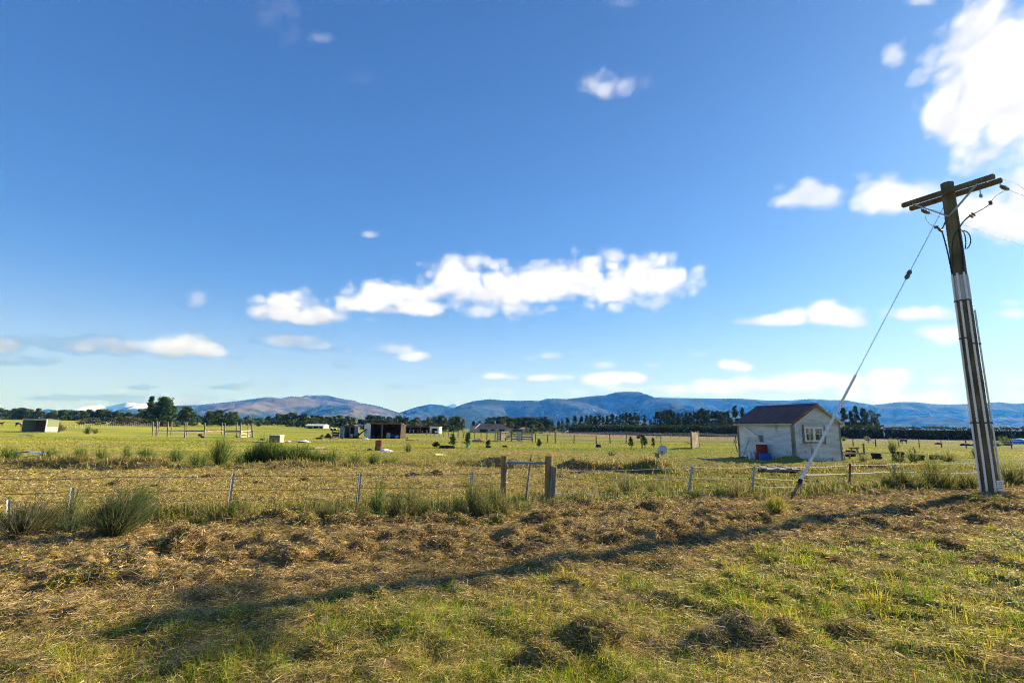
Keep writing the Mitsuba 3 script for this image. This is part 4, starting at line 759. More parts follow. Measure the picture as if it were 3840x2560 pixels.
pl = bar(c - np.array([0, 0, 0.19]), c + np.array([0, 0, 0.19]), 0.24, 0.01, up=dn); part(P_, 'notice_plate', pl, 'm_pvc', label='small white notice plate low on the pole')
for k, wd in enumerate((0.13, 0.15, 0.10, 0.14)):
    tx = np.array([-dn[1], dn[0], 0]); q = c + dn * 0.008 + np.array([0, 0, 0.14 - k * 0.045]) - tx * 0.02
    part(P_, 'notice_line', bar(q - tx * wd / 2, q + tx * wd / 2, 0.004, 0.012), 'm_steel_dark')
def insulator(c, d):
    pts = [c + d * t for t in np.linspace(0, 0.36, 10)]; return tube(pts, [0.02, 0.045, 0.03, 0.055, 0.055, 0.04, 0.055, 0.03, 0.045, 0.02], 12)
wdir = -nv * 1.0 + du * 0.15; wdir /= np.linalg.norm(wdir)                        # the line runs on, away from the road
ends = []
for s_, in ((-1,), (1,)):
    c = (arm[1][0] + du * 0.28 if s_ < 0 else arm[1][1] - du * 0.06) + np.array([0, 0, -0.10]) - nv * 0.03
    part(P_, 'strap', bar(c + [0, 0, 0.2], c + [0, 0, -0.04], 0.05, 0.012, up=du), 'm_galv')
    part(P_, 'insulator', insulator(c + [0, 0, -0.04], (wdir + [0, 0, -0.12]) / np.linalg.norm(wdir + [0, 0, -0.12])), 'm_porcelain', True); ends.append(c + wdir * 0.36 + [0, 0, -0.08])
c = PC + du * 0.62 - nv * 0.225 + [0, 0, -0.16]; part(P_, 'strap', bar(c + [0, 0, 0.18], c + [0, 0, -0.08], 0.05, 0.012, up=du), 'm_galv'); part(P_, 'shackle', box(0.06, 0.04, 0.09, tuple(c + [0, 0, -0.10])), 'm_galv')
def bez(*p, n=16):
    t = np.linspace(0, 1, n)[:, None]; p = [np.asarray(q, float) for q in p]
    if len(p) == 3: return (1 - t) ** 2 * p[0] + 2 * t * (1 - t) * p[1] + t * t * p[2]
    return (1 - t) ** 3 * p[0] + 3 * t * (1 - t) ** 2 * p[1] + 3 * t * t * (1 - t) * p[2] + t ** 3 * p[3]
def pole_at(px, py, off=0.0): # a place in the upright plane through the pole that faces the road side
    d = ray(px, py); n3 = np.array([_tc[0], _tc[1], 0]); o3 = np.array([PB[0], PB[1], 0]) + n3 * off; t = ((o3 - EYE) @ n3) / (d @ n3); return EYE + d * t
pa = pole_at
part(P_, 'cable', tube(bez(ends[0], pa(3462, 800), pa(3466, 836), pa(3505, 850), n=20), 0.006, 5), 'm_cable')
part(P_, 'cable', tube(bez(pa(3505, 850), pa(3514, 853), pa(3522, 859), n=8), 0.014, 6), 'm_cable'); part(P_, 'clamp', box(0.07, 0.07, 0.07, tuple(pa(3511, 852))), 'm_steel_dark', label=None)
part(P_, 'insulator', put(lathe([(0, -0.03), (0.06, -0.03), (0.10, 0), (0.06, 0.03), (0, 0.03)], 14), pa(3526, 862), 0.4, 1.1), 'm_porcelain', True)
part(P_, 'cable', tube(bez(pa(3528, 862), pa(3540, 850), pa(3545, 830)), 0.016, 6), 'm_cable')
part(P_, 'cable', tube(bez(pa(3532, 866), pa(3545, 905), pa(3558, 960), on_pole(zpole(1034), -0.95, 0.03), n=20), 0.018, 6), 'm_cable')
part(P_, 'cable', tube(bez(ends[1], pa(3745, 720), pa(3722, 745), pa(3714, 762), n=18), 0.006, 5), 'm_cable')
part(P_, 'cable', tube(bez(pa(3714, 762), pa(3705, 775), pa(3665, 795), pa(3640, 808), n=14), 0.011, 6), 'm_cable'); part(P_, 'clamp', box(0.06, 0.05, 0.11, tuple(pa(3714, 761))), 'm_steel_dark')
part(P_, 'cable', tube(bez(pa(3640, 808), pa(3615, 825), pa(3604, 840), on_pole(zpole(870), 0.7, 0.02), n=14), 0.018, 6), 'm_cable')
for q in ((3650, 804), (3642, 811)): part(P_, 'insulator', put(lathe([(0, -0.02), (0.05, -0.02), (0.075, 0), (0.05, 0.02), (0, 0.02)], 14), pa(*q), 0.8, 1.0), 'm_porcelain', True)
part(P_, 'cable', tube([on_pole(zpole(870), 0.7, 0.02), on_pole(zpole(950), 0.75, 0.025), on_pole(zpole(1035), 0.42, 0.045)], 0.02, 6), 'm_cable')
part(P_, 'cable', tube(bez(on_pole(zpole(1000), -0.6, 0.03), on_pole(zpole(840), -0.5, 0.10), on_pole(zpole(850), 0.9, 0.30), on_pole(zpole(945), 1.0, 0.06), n=24), 0.013, 6), 'm_cable')
part(P_, 'cable', tube(bez(on_pole(zpole(875), 0.9, 0.05), on_pole(zpole(880), 1.3, 0.22), on_pole(zpole(930), 1.2, 0.24), on_pole(zpole(945), 1.0, 0.10), n=18), 0.014, 6), 'm_cable')
_r2 = np.random.default_rng(8)
for k, e in enumerate(ends):
    far = e + wdir * 62 + np.array([0, 0, -1.0])
    solo('power_line', tube(sag(e, far, 0.9, 26), 0.0055, 5), 'm_cable', ('left', 'right')[k] + ' bare power line running away from the ' + ('left', 'right')[k] + ' end of the crossarm', 'power line')
    q = e + wdir * 0.85 + [0, 0, -0.03]; part(P_, 'clamp', box(0.05, 0.05, 0.08, tuple(q)), 'm_galv')
    part(P_, 'cable', tube(bez(arm[1][k] + [0, 0, 0.02], q + [0, 0, 0.35], q + [0, 0, 0.02], n=12), 0.004, 4), 'm_cable')
# guy wire
g_top = on_pole(zpole(776), -1.2, 0.0); g_bot = gp(2962, 1876, 0.05); gd = g_top - g_bot; gl = np.linalg.norm(gd); gd /= gl
def gpar(px, py):
    d = ray(px, py); n = np.cross(gd, np.cross(d, gd)); t = ((g_bot - EYE) @ n) / (d @ n); return float((EYE + d * t - g_bot) @ gd)
G_ = thing('guy_wire', 'slanting guy wire of the power pole with a white sleeve', 'guy wire')
s0, s1, si, st = gpar(2998, 1803), gpar(3208, 1407), gpar(3404, 1029), gpar(2972, 1848)
gp_ = lambda t: g_bot + gd * t
part(G_, 'wire', tube([gp_(s0), gp_(si - 0.15)], 0.008, 6), 'm_galv'); part(G_, 'wire', tube([gp_(si + 0.15), gp_(gl)], 0.008, 6), 'm_galv')
part(G_, 'sleeve', tube([gp_(t) for t in np.linspace(s0, s1, 8)], np.linspace(0.036, 0.030, 8), 10), 'm_pvc', True, label='long white plastic sleeve low on the wire')
part(G_, 'insulator', tube([gp_(si + t) for t in (-0.16, -0.12, -0.05, 0, 0.05, 0.12, 0.16)], [0.02, 0.055, 0.06, 0.04, 0.06, 0.055, 0.02], 8), 'm_porcelain', True)
part(G_, 'cap', tube([gp_(s0 - 0.05), gp_(s0 + 0.05)], 0.05, 10), 'm_black')
sd_ = np.cross(gd, [0, 0, 1]); sd_ /= np.linalg.norm(sd_)
for s_ in (-1, 1): part(G_, 'turnbuckle', tube(bez(gp_(s0 - 0.04), gp_((s0 + st) / 2) + sd_ * 0.05 * s_, gp_(st)), 0.010, 6), 'm_steel_dark')
part(G_, 'eye', put(trimesh.creation.torus(0.045, 0.016, 12, 6), gp_(st), 0.3, 1.2), 'm_steel_dark', True); part(G_, 'anchor_rod', tube([gp_(st), gp_(-0.15)], 0.018, 8), 'm_steel_dark')

# ================================================================ THE NEAR FENCE
def fpt(px, py, off=0.0):
    """The place in the upright plane of the near fence that shows at the pixel (off: behind it)."""
    d = ray(px, py); t = (9.73 + 0.365 * 5.15 + off) / (d[1] - 0.365 * d[0]); return EYE + d * t
F_ = thing('wire_fence', 'old wire fence of leaning steel posts along the verge', 'fence')
def steel_post(a, b):
    """Y-section standard."""
    a, b = np.asarray(a), np.asarray(b); ms = []
    for k in range(3):
        an = k * 2.094 + 0.5; o = np.array([math.cos(an), math.sin(an), 0]) * 0.016; ms.append(bar(a + o, b + o, 0.034, 0.007, up=(-math.sin(an), math.cos(an), 0.0)))
    return cat_(ms)
for tp, bt in (((873, 1773), (846, 1962)), ((270, 1826), (252, 1955)), ((31, 1872), (26, 1965)), ((1350, 1774), (1330, 1975)), ((1770, 1766), (1756, 1940)), ((2596, 1749), (2576, 1895)), ((2830, 1748), (2818, 1880)), ((3015, 1762), (2992, 1885)), ((3358, 1740), (3347, 1865))):
    a, b = fpt(*tp), fpt(*bt); b = b + (b - a) * 0.08; part(F_, 'steel_post', steel_post(b, a), 'm_galv')
a, b = fpt(3187, 1738), fpt(3185, 1862); part(F_, 'pipe_post', tube([b, a], 0.03, 10), 'm_rust', True, label='rusty brown pipe post right of the guy wire')
a, b = fpt(499, 1855), fpt(496, 1950); part(F_, 'rod', tube([b, a], 0.010, 6), 'm_rust')
def fwire(pts, r, name, m, twist=0.0, lab=None):
    w = [fpt(*q) for q in pts]; out = []
    for p, q in zip(w[:-1], w[1:]): out.append(sag(p, q, 0.012 + 0.002 * np.linalg.norm(q - p), 10)[:-1])
    out = np.vstack(out + [w[-1:]]); part(F_, name, tube(out, r, 5), m, label=lab); return out
TOPW = [(-400, 1812), (0, 1795), (269, 1795), (408, 1788), (869, 1782), (1347, 1781), (1765, 1776), (1890, 1771)]
t1 = fwire(TOPW, 0.0048, 'barbed_wire', 'm_steel_dark'); t2 = fwire([(2058, 1769), (2594, 1751), (2829, 1752), (3013, 1751), (3186, 1744), (3358, 1740), (3672, 1734), (3840, 1728), (4200, 1712)], 0.0065, 'barbed_wire', 'm_galv', lab='bright barbed top wire right of the gate posts')
for tt, m in ((t1, 'm_steel_dark'), (t2, 'm_galv')):
    cum = np.concatenate([[0], np.cumsum(np.linalg.norm(np.diff(tt, axis=0), axis=1))]); bs = []
    for s in np.arange(0.05, cum[-1], 0.12):
        c = np.array([np.interp(s, cum, tt[:, k]) for k in range(3)]); a = _r2.normal(size=3); a /= np.linalg.norm(a); bs.append(tube([c - a * 0.02, c + a * 0.02], 0.0035, 4))
    part(F_, 'barbs', cat_(bs), m, kind='stuff')
fwire([(-400, 1866), (0, 1850), (163, 1848), (253, 1841), (408, 1842), (860, 1836), (1340, 1830), (1762, 1822), (1886, 1808)], 0.0045, 'wire', 'm_steel_dark')
fwire([(-400, 1940), (0, 1925), (250, 1918), (531, 1914), (852, 1905), (1336, 1899), (1758, 1882), (1890, 1874)], 0.0045, 'wire', 'm_steel_dark')
fwire([(-400, 1900), (0, 1884), (255, 1878), (410, 1880), (855, 1872), (1338, 1865), (1760, 1852), (1888, 1842)], 0.0026, 'wire', 'm_steel_dark')
fwire([(2060, 1796), (2300, 1797), (2590, 1793), (2824, 1790), (3005, 1800)], 0.0045, 'wire', 'm_galv')
fwire([(2062, 1850), (2330, 1845), (2585, 1836), (2822, 1822), (3000, 1826)], 0.0045, 'wire', 'm_galv')
fwire([(3012, 1779), (3186, 1775), (3313, 1768), (3356, 1770), (3460, 1769), (3553, 1775), (3680, 1769), (3753, 1762), (3800, 1754), (3840, 1751), (4150, 1736)], 0.013, 'tape', 'm_tape', lab='upper strand of white electric fence tape')
fwire([(3004, 1832), (3186, 1822), (3350, 1810), (3468, 1805), (3680, 1790), (3753, 1786), (3840, 1778), (4150, 1766)], 0.013, 'tape', 'm_tape', lab='lower strand of white electric fence tape')
# the two stout posts with the blue pipe
S_ = thing('strainer_posts', 'two stout round fence posts joined by a blue grey pipe', 'fence posts')
def post(a, b, r, seed, m='m_wood_post', holder=None, name='post'):
    zz = np.linspace(0, 1, 12)[:, None]; c = a * (1 - zz) + b * zz; return rough_up(tube(c, r * np.linspace(1.05, 0.97, 12), 14), 0.006, 5.0, seed)
aL, bL = fpt(1890, 1902), fpt(1890, 1708); aR, bR = fpt(2057, 1922), fpt(2058, 1708)
aR[0], aR[1] = aR[0] * 0.995, aR[1] * 0.995
part(S_, 'post', post(aL - [0, 0, 0.2], bL, 0.074, 1), 'm_wood_post', 40); part(S_, 'post', post(aR - [0, 0, 0.2], bR, 0.086, 2), 'm_wood_post', 40)
part(S_, 'pipe', tube([fpt(1884, 1732) - [0, 0.03, 0], fpt(2050, 1736)], 0.028, 12), 'm_blue_pipe', True)
for q in ((1890, 1772), (1890, 1807)): c = fpt(*q); part(S_, 'wire_tie', put(trimesh.creation.torus(0.079, 0.004, 16, 5), c), 'm_galv')
c = fpt(2058, 1770); part(S_, 'wire_tie', put(trimesh.creation.torus(0.091, 0.004, 16, 5), c), 'm_galv')
from shapely.geometry import Polygon as _Poly
a, b = fpt(2066, 1925, -0.17), fpt(2077, 1747, -0.17); sp = bar(a - [0, 0, 0.1], b, 0.125, 0.11, bevel=0.02).subdivide().subdivide().subdivide()
solo('split_post', rough_up(sp, 0.014, 6, 5), 'm_wood_grey', 'grey split timber post leaning on the right hand stout post', 'post', smooth=40)
a, b = fpt(1970, 1892, 0.35), fpt(1993, 1702, 0.35); solo('wooden_stake', rough_up(tube(line(a, b, 8), [0.032, 0.03, 0.03, 0.03, 0.028, 0.027, 0.025, 0.008], 7), 0.004, 6), 'm_wood_grey', 'thin crooked wooden stake between the two stout posts', 'stake', smooth=40)
solo('baling_twine', tube(bez(fpt(1979, 1808, 0.3), fpt(1988, 1830, 0.3), fpt(1980, 1850, 0.3), fpt(1983, 1872, 0.3), n=20), 0.006, 5), 'm_pale_green', 'pale green twine hanging beside the crooked stake', 'twine')
K_ = thing('broken_post', 'bent steel post lying folded in the weeds right of the stout posts', 'steel post')
a, b, c = fpt(2250, 1903, 0.25), fpt(2306, 1865, 0.25), fpt(2342, 1893, 0.2); part(K_, 'arm', steel_post(a, b), 'm_galv'); part(K_, 'arm', steel_post(c, b), 'm_galv')
St = thing('tree_stump', 'forked dead stump beside the steel post on the left', 'stump')
a = fpt(878, 1962); part(St, 'stem', tube([a - [0, 0, .05], a + [0.01, 0, .15], a + [-0.03, 0, .30], a + [0.02, 0, .40]], [.045, .035, .03, .02], 8), 'm_wood_dark', True); part(St, 'stem', tube([a + [-.05, 0, 0], a + [-.16, 0.02, .10], a + [-.21, 0, .22]], [.03, .022, .012], 7), 'm_wood_dark', True)
a = fpt(903, 1950); solo('tree_stump', rough_up(tube(line(a, a + [0.01, 0, .17], 4), [.03, .028, .028, .025], 8), .004, 9), 'm_wood_dark', 'short dark stub right of the forked stump', 'stump', smooth=True)
a = fpt(3448, 1878); st = thing('tree_stump', 'forked stump in the broom left of the power pole', 'stump'); part(st, 'stem', tube([a, a + [0, 0, .22], a + [.07, 0, .38]], [.05, .04, .03], 8), 'm_wood_grey', True); part(st, 'stem', tube([a + [0, 0, .2], a + [-.06, 0, .33]], [.035, .025], 8), 'm_wood_grey', True)
a, b = fpt(3505, 1828, .2), fpt(3562, 1805, .4); solo('fallen_rail', steel_post(a, b), 'm_galv', 'grey steel post lying slanted in the broom left of the pole', 'steel post')
a, b = fpt(3632, 1833, .1), fpt(3690, 1842, .25); solo('white_pipe', tube([a, b], 0.022, 8), 'm_pvc', 'short white pipe lying at the left foot of the power pole', 'pipe', smooth=True)
# glinting plastic sheet behind the right stout post
c = gp(2160, 1872); n_ = 26; u_, v_ = np.meshgrid(np.linspace(-0.75, 0.75, n_), np.linspace(-0.28, 0.28, 12)); z_ = 0.05 + 0.10 * np.maximum(0, meshkit.fbm(np.stack([u_ * 4, v_ * 6, u_ * 0], -1), 3, 2) - 0.3)
i, j = np.meshgrid(np.arange(11), np.arange(n_ - 1), indexing='ij'); q = np.stack([i * n_ + j, i * n_ + j + 1, (i + 1) * n_ + j + 1, (i + 1) * n_ + j], -1).reshape(-1, 4)
solo('plastic_sheet', (np.stack([c[0] + u_, c[1] + v_, hz(c[0], c[1]) + z_], -1).reshape(-1, 3), q), 'm_galv', 'crumpled shiny grey sheet on the grass behind the stout posts', 'plastic sheet', smooth=True)

# ================================================================ THE HUT
HC = np.array([16.07, 29.63]); HU = np.array([0.955, 0.295]); HF = Frame(HC, HU, hz(15.5, 29.0) * 0 + 0.02)      # u along the gable, w along the side wall
HW, HL, HE, HR = 3.53, 4.40, 2.27, 3.30
H_ = thing('hut', 'small weathered hut of corrugated iron with a maroon gable roof', 'hut')
gclip = lambda z: (np.maximum(0, (z - HE) / (HR - HE)) * HW / 2, HW - np.maximum(0, (z - HE) / (HR - HE)) * HW / 2)
wx0, wx1, wz0, wz1 = 0.82, 2.22, 1.12, 1.98
gable = [(0.02, 0), (HW - 0.02, 0), (HW - 0.02, HE - .03), (HW / 2, HR - .05), (0.02, HE - .03)]
from shapely.geometry import Polygon, box as sbox
gp_poly = Polygon(gable).difference(sbox(wx0, wz0, wx1, wz1))
def ext(poly, a, b):
    m = trimesh.creation.extrude_polygon(poly, b - a, engine='earcut'); m.apply_transform(np.array([[1, 0, 0, 0], [0, 0, -1, b], [0, 1, 0, 0], [0, 0, 0, 1.0]])); return m
part(H_, 'gable_wall', HF(ext(gp_poly, 0.03, 0.09)), 'm_inside'); part(H_, 'gable_wall', HF(ext(Polygon(gable), HL - 0.09, HL - 0.03)), 'm_inside')
side = lambda m: HF(put(m, (0, 0, 0), math.pi / 2))         # x of the piece runs along the side wall
part(H_, 'side_wall', HF(box(0.06, HL - .2, HE, (0.06, HL / 2, HE / 2))), 'm_inside'); part(H_, 'side_wall', HF(box(0.06, HL - .2, HE, (HW - 0.06, HL / 2, HE / 2))), 'm_inside')
part(H_, 'floor', HF(box(HW - .2, HL - .2, 0.05, (HW / 2, HL / 2, 0.08))), 'm_wood_dark')
# iron sheets: the gable round the window, then the long side in three widths
def gsheet(a, b, z0, z1, dy=0.0, k=0): part(H_, 'iron_sheet', HF(corrugated(a, b, z0, z1, 0.012 - dy, clip=gclip)), 'm_iron_white', True)
gsheet(0.03, wx0, 0.02, 2.0); gsheet(wx1, HW - .03, 0.62, 2.0, .004); gsheet(wx0, wx1, 0.62, wz0, .008); gsheet(wx0, 1.75, 0.02, .66, .010); gsheet(1.75, HW - .03, 0.02, .66, .016); gsheet(0.03, HW - .03, 1.98, HR - .04, .006)
for k, (a, b) in enumerate(((0.05, 1.32), (1.28, 3.02), (2.98, HL - .04))):
    m = corrugated(a, b, 0.02, HE - .04, 0.0); v = m.vertices.copy(); m.vertices = np.stack([0.012 + v[:, 1] * -1 - 0.004 * (k % 2), v[:, 0], v[:, 2]], -1); part(H_, 'iron_sheet', HF(m), 'm_iron_side', True)
    m2 = m.copy(); m2.vertices = np.stack([HW - m.vertices[:, 0], m.vertices[:, 1], m.vertices[:, 2]], -1); part(H_, 'iron_sheet', HF(m2), 'm_iron_side', True)
m = corrugated(0.03, HW - .03, 0.02, HR - .05, HL + 0.01, clip=gclip); part(H_, 'iron_sheet', HF(m), 'm_iron_side', True)
part(H_, 'corner_board', HF(box(0.13, 0.03, HE - .02, (0.05, -0.02, HE / 2))), 'm_trim_grey'); part(H_, 'corner_board', HF(box(0.03, 0.12, HE - .02, (-0.03, 0.045, HE / 2))), 'm_trim_grey')
part(H_, 'corner_board', HF(box(0.10, 0.03, HE - .02, (HW - .05, -0.02, HE / 2))), 'm_trim_grey'); part(H_, 'corner_board', HF(box(0.03, 0.10, HE - .02, (-0.03, HL - .05, HE / 2))), 'm_trim_grey')
ov, oe = 0.17, 0.16; sl = (HR - HE) / (HW / 2)
def roofpt(sidek, t, y, lift=0.03):
    x = HW / 2 + sidek * (HW / 2 + ov) * t; return HF.p(x, y, HR - (HW / 2 + ov) * t * sl + lift)
R_ = None
for sgn in (-1, 1):
    n_, L_ = 120, HL + 2 * oe; ys = np.linspace(-oe, HL + oe, n_); amp = 0.009 * np.sin(2 * np.pi * (ys + oe) / 0.085)
    v = np.concatenate([[roofpt(sgn, 0.0, y, 0.03 + a) for y, a in zip(ys, amp)], [roofpt(sgn, 1.0, y, 0.03 + a) for y, a in zip(ys, amp)]]); i = np.arange(n_ - 1); f = np.stack([i, i + 1, n_ + i + 1, n_ + i], -1)
    key = part(H_, 'roof', (v, f), 'm_roof_maroon', True)
    if R_ is None: R_ = key
    uu = np.concatenate([[roofpt(sgn, 0.0, y, 0.012) for y in (-oe + .01, HL + oe - .01)], [roofpt(sgn, 1.0, y, 0.012) for y in (-oe + .01, HL + oe - .01)]]); part(key, 'lining', (uu, np.array([[0, 1, 3, 2]])), 'm_wood_dark')
part(R_, 'ridge_cap', cat_([bar(roofpt(s, 0.0, -oe - .02, .05), roofpt(s, 0.0, HL + oe + .02, .05), .05, .02) for s in (0,)] + [bar(roofpt(s, 0.05, -oe - .02, .052), roofpt(s, 0.05, HL + oe + .02, .052), .16, .008, up=tuple(np.array([0, 0, 1.0]) + s * 0.5 * HF.u)) for s in (-1, 1)]), 'm_roof_maroon')
part(R_, 'sheet_lap', bar(roofpt(-1, 0.0, 0.95, .046), roofpt(-1, 1.0, 0.95, .046), .02, .006), 'm_steel_dark')
part(H_, 'barge_board', bar(roofpt(-1, 0.0, -oe - .01, -.04), roofpt(-1, 1.0, -oe - .01, -.04), .03, .15, up=(0, 0, 1)), 'm_trim_red', label='maroon barge board on the near slope'); part(H_, 'barge_board', bar(roofpt(1, 0.0, -oe - .012, -.04), roofpt(1, 1.0, -oe - .012, -.04), .03, .13), 'm_trim_cream', label='weathered white barge board on the far slope')
part(H_, 'barge_board', bar(roofpt(-1, 0.0, HL + oe, -.03), roofpt(-1, 1.0, HL + oe, -.03), .03, .10), 'm_trim_grey')
part(H_, 'gutter', bar(roofpt(-1, 1.02, -oe, -.05), roofpt(-1, 1.02, HL + oe, -.05), .09, .09, bevel=.02), 'm_trim_cream'); part(H_, 'gutter', bar(roofpt(1, 1.02, -oe, -.05), roofpt(1, 1.02, HL + oe, -.05), .09, .09, bevel=.02), 'm_trim_cream')
part(H_, 'soffit', HF(box(ov + .1, HL + 2 * oe - .1, .02, (-ov / 2, HL / 2, HE - .14))), 'm_trim_cream')
dp = [HF.p(-.17, 3.62, HE - .16), HF.p(-.17, 3.62, HE - .30), HF.p(-.12, 3.45, HE - .42), HF.p(-.12, 2.50, HE - 1.0)]
part(H_, 'downpipe', tube(np.vstack([line(dp[k], dp[k + 1], 5)[:-1] for k in range(3)] + [dp[-1:]]), .055, 10), 'm_trim_white', True, label='white downpipe slanting across the side wall')
part(H_, 'bracket_box', HF(box(.08, .22, .40, (-.06, 2.40, HE - 1.0))), 'm_trim_grey'); part(H_, 'bracket_pipe', HF(tube([(-.10, 2.5, HE - .95), (-.10, 2.5, HE - 1.2)], .03, 8)), 'm_trim_white')
W_ = part(H_, 'window', HF(cat_([box(wx1 - wx0, .09, .05, ((wx0 + wx1) / 2, 0, wz1 - .025)), box(wx1 - wx0, .09, .05, ((wx0 + wx1) / 2, 0, wz0 + .025)), box(.05, .09, wz1 - wz0 - .1, (wx0 + .025, 0, (wz0 + wz1) / 2)), box(.05, .09, wz1 - wz0 - .1, (wx1 - .025, 0, (wz0 + wz1) / 2)), box(.05, .10, wz1 - wz0 - .1, ((wx0 + wx1) / 2, 0, (wz0 + wz1) / 2))])), 'm_trim_white')
xm = (wx0 + wx1) / 2
for xa, xb in ((wx0 + .052, xm - .027), (xm + .027, wx1 - .052)):
    za, zb = wz0 + .052, wz1 - .052; t_ = .055
    part(W_, 'sash', HF(cat_([box(xb - xa, .045, t_, ((xa + xb) / 2, -.02, zb - t_ / 2)), box(xb - xa, .045, t_, ((xa + xb) / 2, -.02, za + t_ / 2)), box(t_, .045, zb - za - 2 * t_, (xa + t_ / 2, -.02, (za + zb) / 2)), box(t_, .045, zb - za - 2 * t_, (xb - t_ / 2, -.02, (za + zb) / 2)), box(xb - xa - 2 * t_, .03, .028, ((xa + xb) / 2, -.02, za + (zb - za) * .55))])), 'm_trim_white')
    m = box(xb - xa - .1, .004, zb - za - .1, ((xa + xb) / 2, -.012, (za + zb) / 2)); q = np.array([[xa + .05, -.012, za + .05], [xb - .05, -.012, za + .05], [xb - .05, -.012, zb - .05], [xa + .05, -.012, zb - .05]])
    part(W_, 'pane', HF(trimesh.Trimesh(q, [[0, 1, 2], [0, 2, 3]], process=False)), 'm_glass')
for a, b in ((xm - .22, xm - .06), (xm + .06, xm + .16), (wx1 - .14, wx1 - .06)):
    xs = np.linspace(a, b, 16); yy = .14 + .025 * np.sin(np.arange(16) * 1.7); v = np.concatenate([np.stack([xs, yy, xs * 0 + wz0 - .05], -1), np.stack([xs, yy, xs * 0 + wz1 + .02], -1)]); i = np.arange(15)
    part(W_, 'curtain', HF(trimesh.Trimesh(v, np.vstack([np.stack([i, i + 1, 16 + i + 1], 1), np.stack([i, 16 + i + 1, 16 + i], 1)]), process=False)), 'm_curtain', True)
for x0 in (wx0 - .08, wx1 + .08): part(H_, 'side_board', HF(box(.11, .03, wz1 - wz0 + .22, (x0, -.03, (wz0 + wz1) / 2))), 'm_trim_grey')
part(H_, 'sill', HF(box(wx1 - wx0 + .1, .10, .06, (xm, -.04, wz0 - .035))), 'm_trim_red'); part(H_, 'head_trim', HF(box(wx1 - wx0 + .1, .06, .04, (xm, -.025, wz1 + .025))), 'm_trim_cream')
for k, (x0, h) in enumerate(((2.05, .16), (2.72, .16))): part(H_, 'vent_pipe', HF(tube([(x0, -.05, .05), (x0, -.05, .05 + h)], .012, 6)), 'm_steel_dark')
# beside the hut
def drum(p, r, h, m, label, cat='drum', hollow=False, ribs=(0.33, 0.66), name='drum', dark='m_black'):
    t = thing(name, label, cat); z = hz(p[0], p[1]) - .02
    prof = [(0, 0), (r, 0)]
    for k in ribs: prof += [(r, h * k - .03), (r + .014, h * k - .012), (r + .014, h * k + .012), (r, h * k + .03)]
    prof += [(r, h - .02), (r + .010, h - .01), (r + .010, h)] + ([(r - .02, h), (r - .02, h * .45), (0, h * .45)] if hollow else [(r - .015, h), (r - .02, h - .02), (0, h - .02)])
    part(t, 'body', put(lathe(prof, 28), (p[0], p[1], z)), m, 35); return t, z
p = HF.p(-.45, 1.95, 0); t, z = drum(p, .31, .86, 'm_red', 'dark red steel drum standing against the side of the hut'); part(t, 'lid', put(lathe([(0, .84), (.28, .84), (.32, .86), (.32, .90), (.30, .915), (0, .915)], 24), (p[0], p[1], z)), 'm_red', 35)
p = HF.p(-.85, 1.30, 0); drum(p, .31, .46, 'm_blue', 'blue plastic half drum in front of the red drum', 'drum', True, (0.5,), 'half_drum')
for k, (q, h) in enumerate(((HF.p(-.62, 2.75, 0), .46), (HF.p(-.50, 2.50, 0), .45))):
    t = thing('white_drum', ('left' if k == 0 else 'right') + ' one of two slim white plastic containers beside the red drum', 'container'); z = hz(q[0], q[1])
    part(t, 'body', put(lathe([(0, 0), (.105, 0), (.11, .03), (.11, h * .85), (.09, h * .93), (.045, h * .96), (.045, h), (0, h)], 18), (q[0], q[1], z)), 'm_pvc_grey' if k else 'm_pvc', 35); part(t, 'cap', put(lathe([(0, h - .01), (.05, h - .01), (.05, h + .03), (0, h + .03)], 12), (q[0], q[1], z)), 'm_trim_grey')
a = HF.p(-.40, 3.75, .02); solo('hooked_bar', tube(np.vstack([line(HF.p(-.02, 3.42, 1.25), HF.p(-.30, 3.62, .25), 6), bez(HF.p(-.30, 3.62, .25), HF.p(-.38, 3.66, .05), HF.p(-.55, 3.85, .03), n=6)]), .017, 7), 'm_steel_dark', 'dark hooked metal bar leaning on the side wall of the hut', 'bar')
for k, (u0, w0, l, rz, m) in enumerate(((-.55, 3.7, .7, .3, 'm_trim_red'), (-.75, 3.2, .5, -.4, 'm_wood_dark'), (-.45, 3.1, .45, 1.1, 'm_trim_red'))):
    q = HF.p(u0, w0, .05 + .03 * k); solo('loose_board', bar(q - [math.cos(rz) * l / 2, math.sin(rz) * l / 2, .02], q + [math.cos(rz) * l / 2, math.sin(rz) * l / 2, .05], .14, .03), m, ('longest red board', 'dark board', 'short red board')[k] + ' lying at the back corner of the hut', 'board')
a, b = gp(2768, 1697) + [0, 0, 0], at(2752, 1646, gp(2768, 1697)[1] * 1.0); solo('leaning_post', bar(a - [0, 0, .1], b, .07, .07, bevel=.01), 'm_wood_grey', 'grey post leaning over in the field left of the hut', 'post')
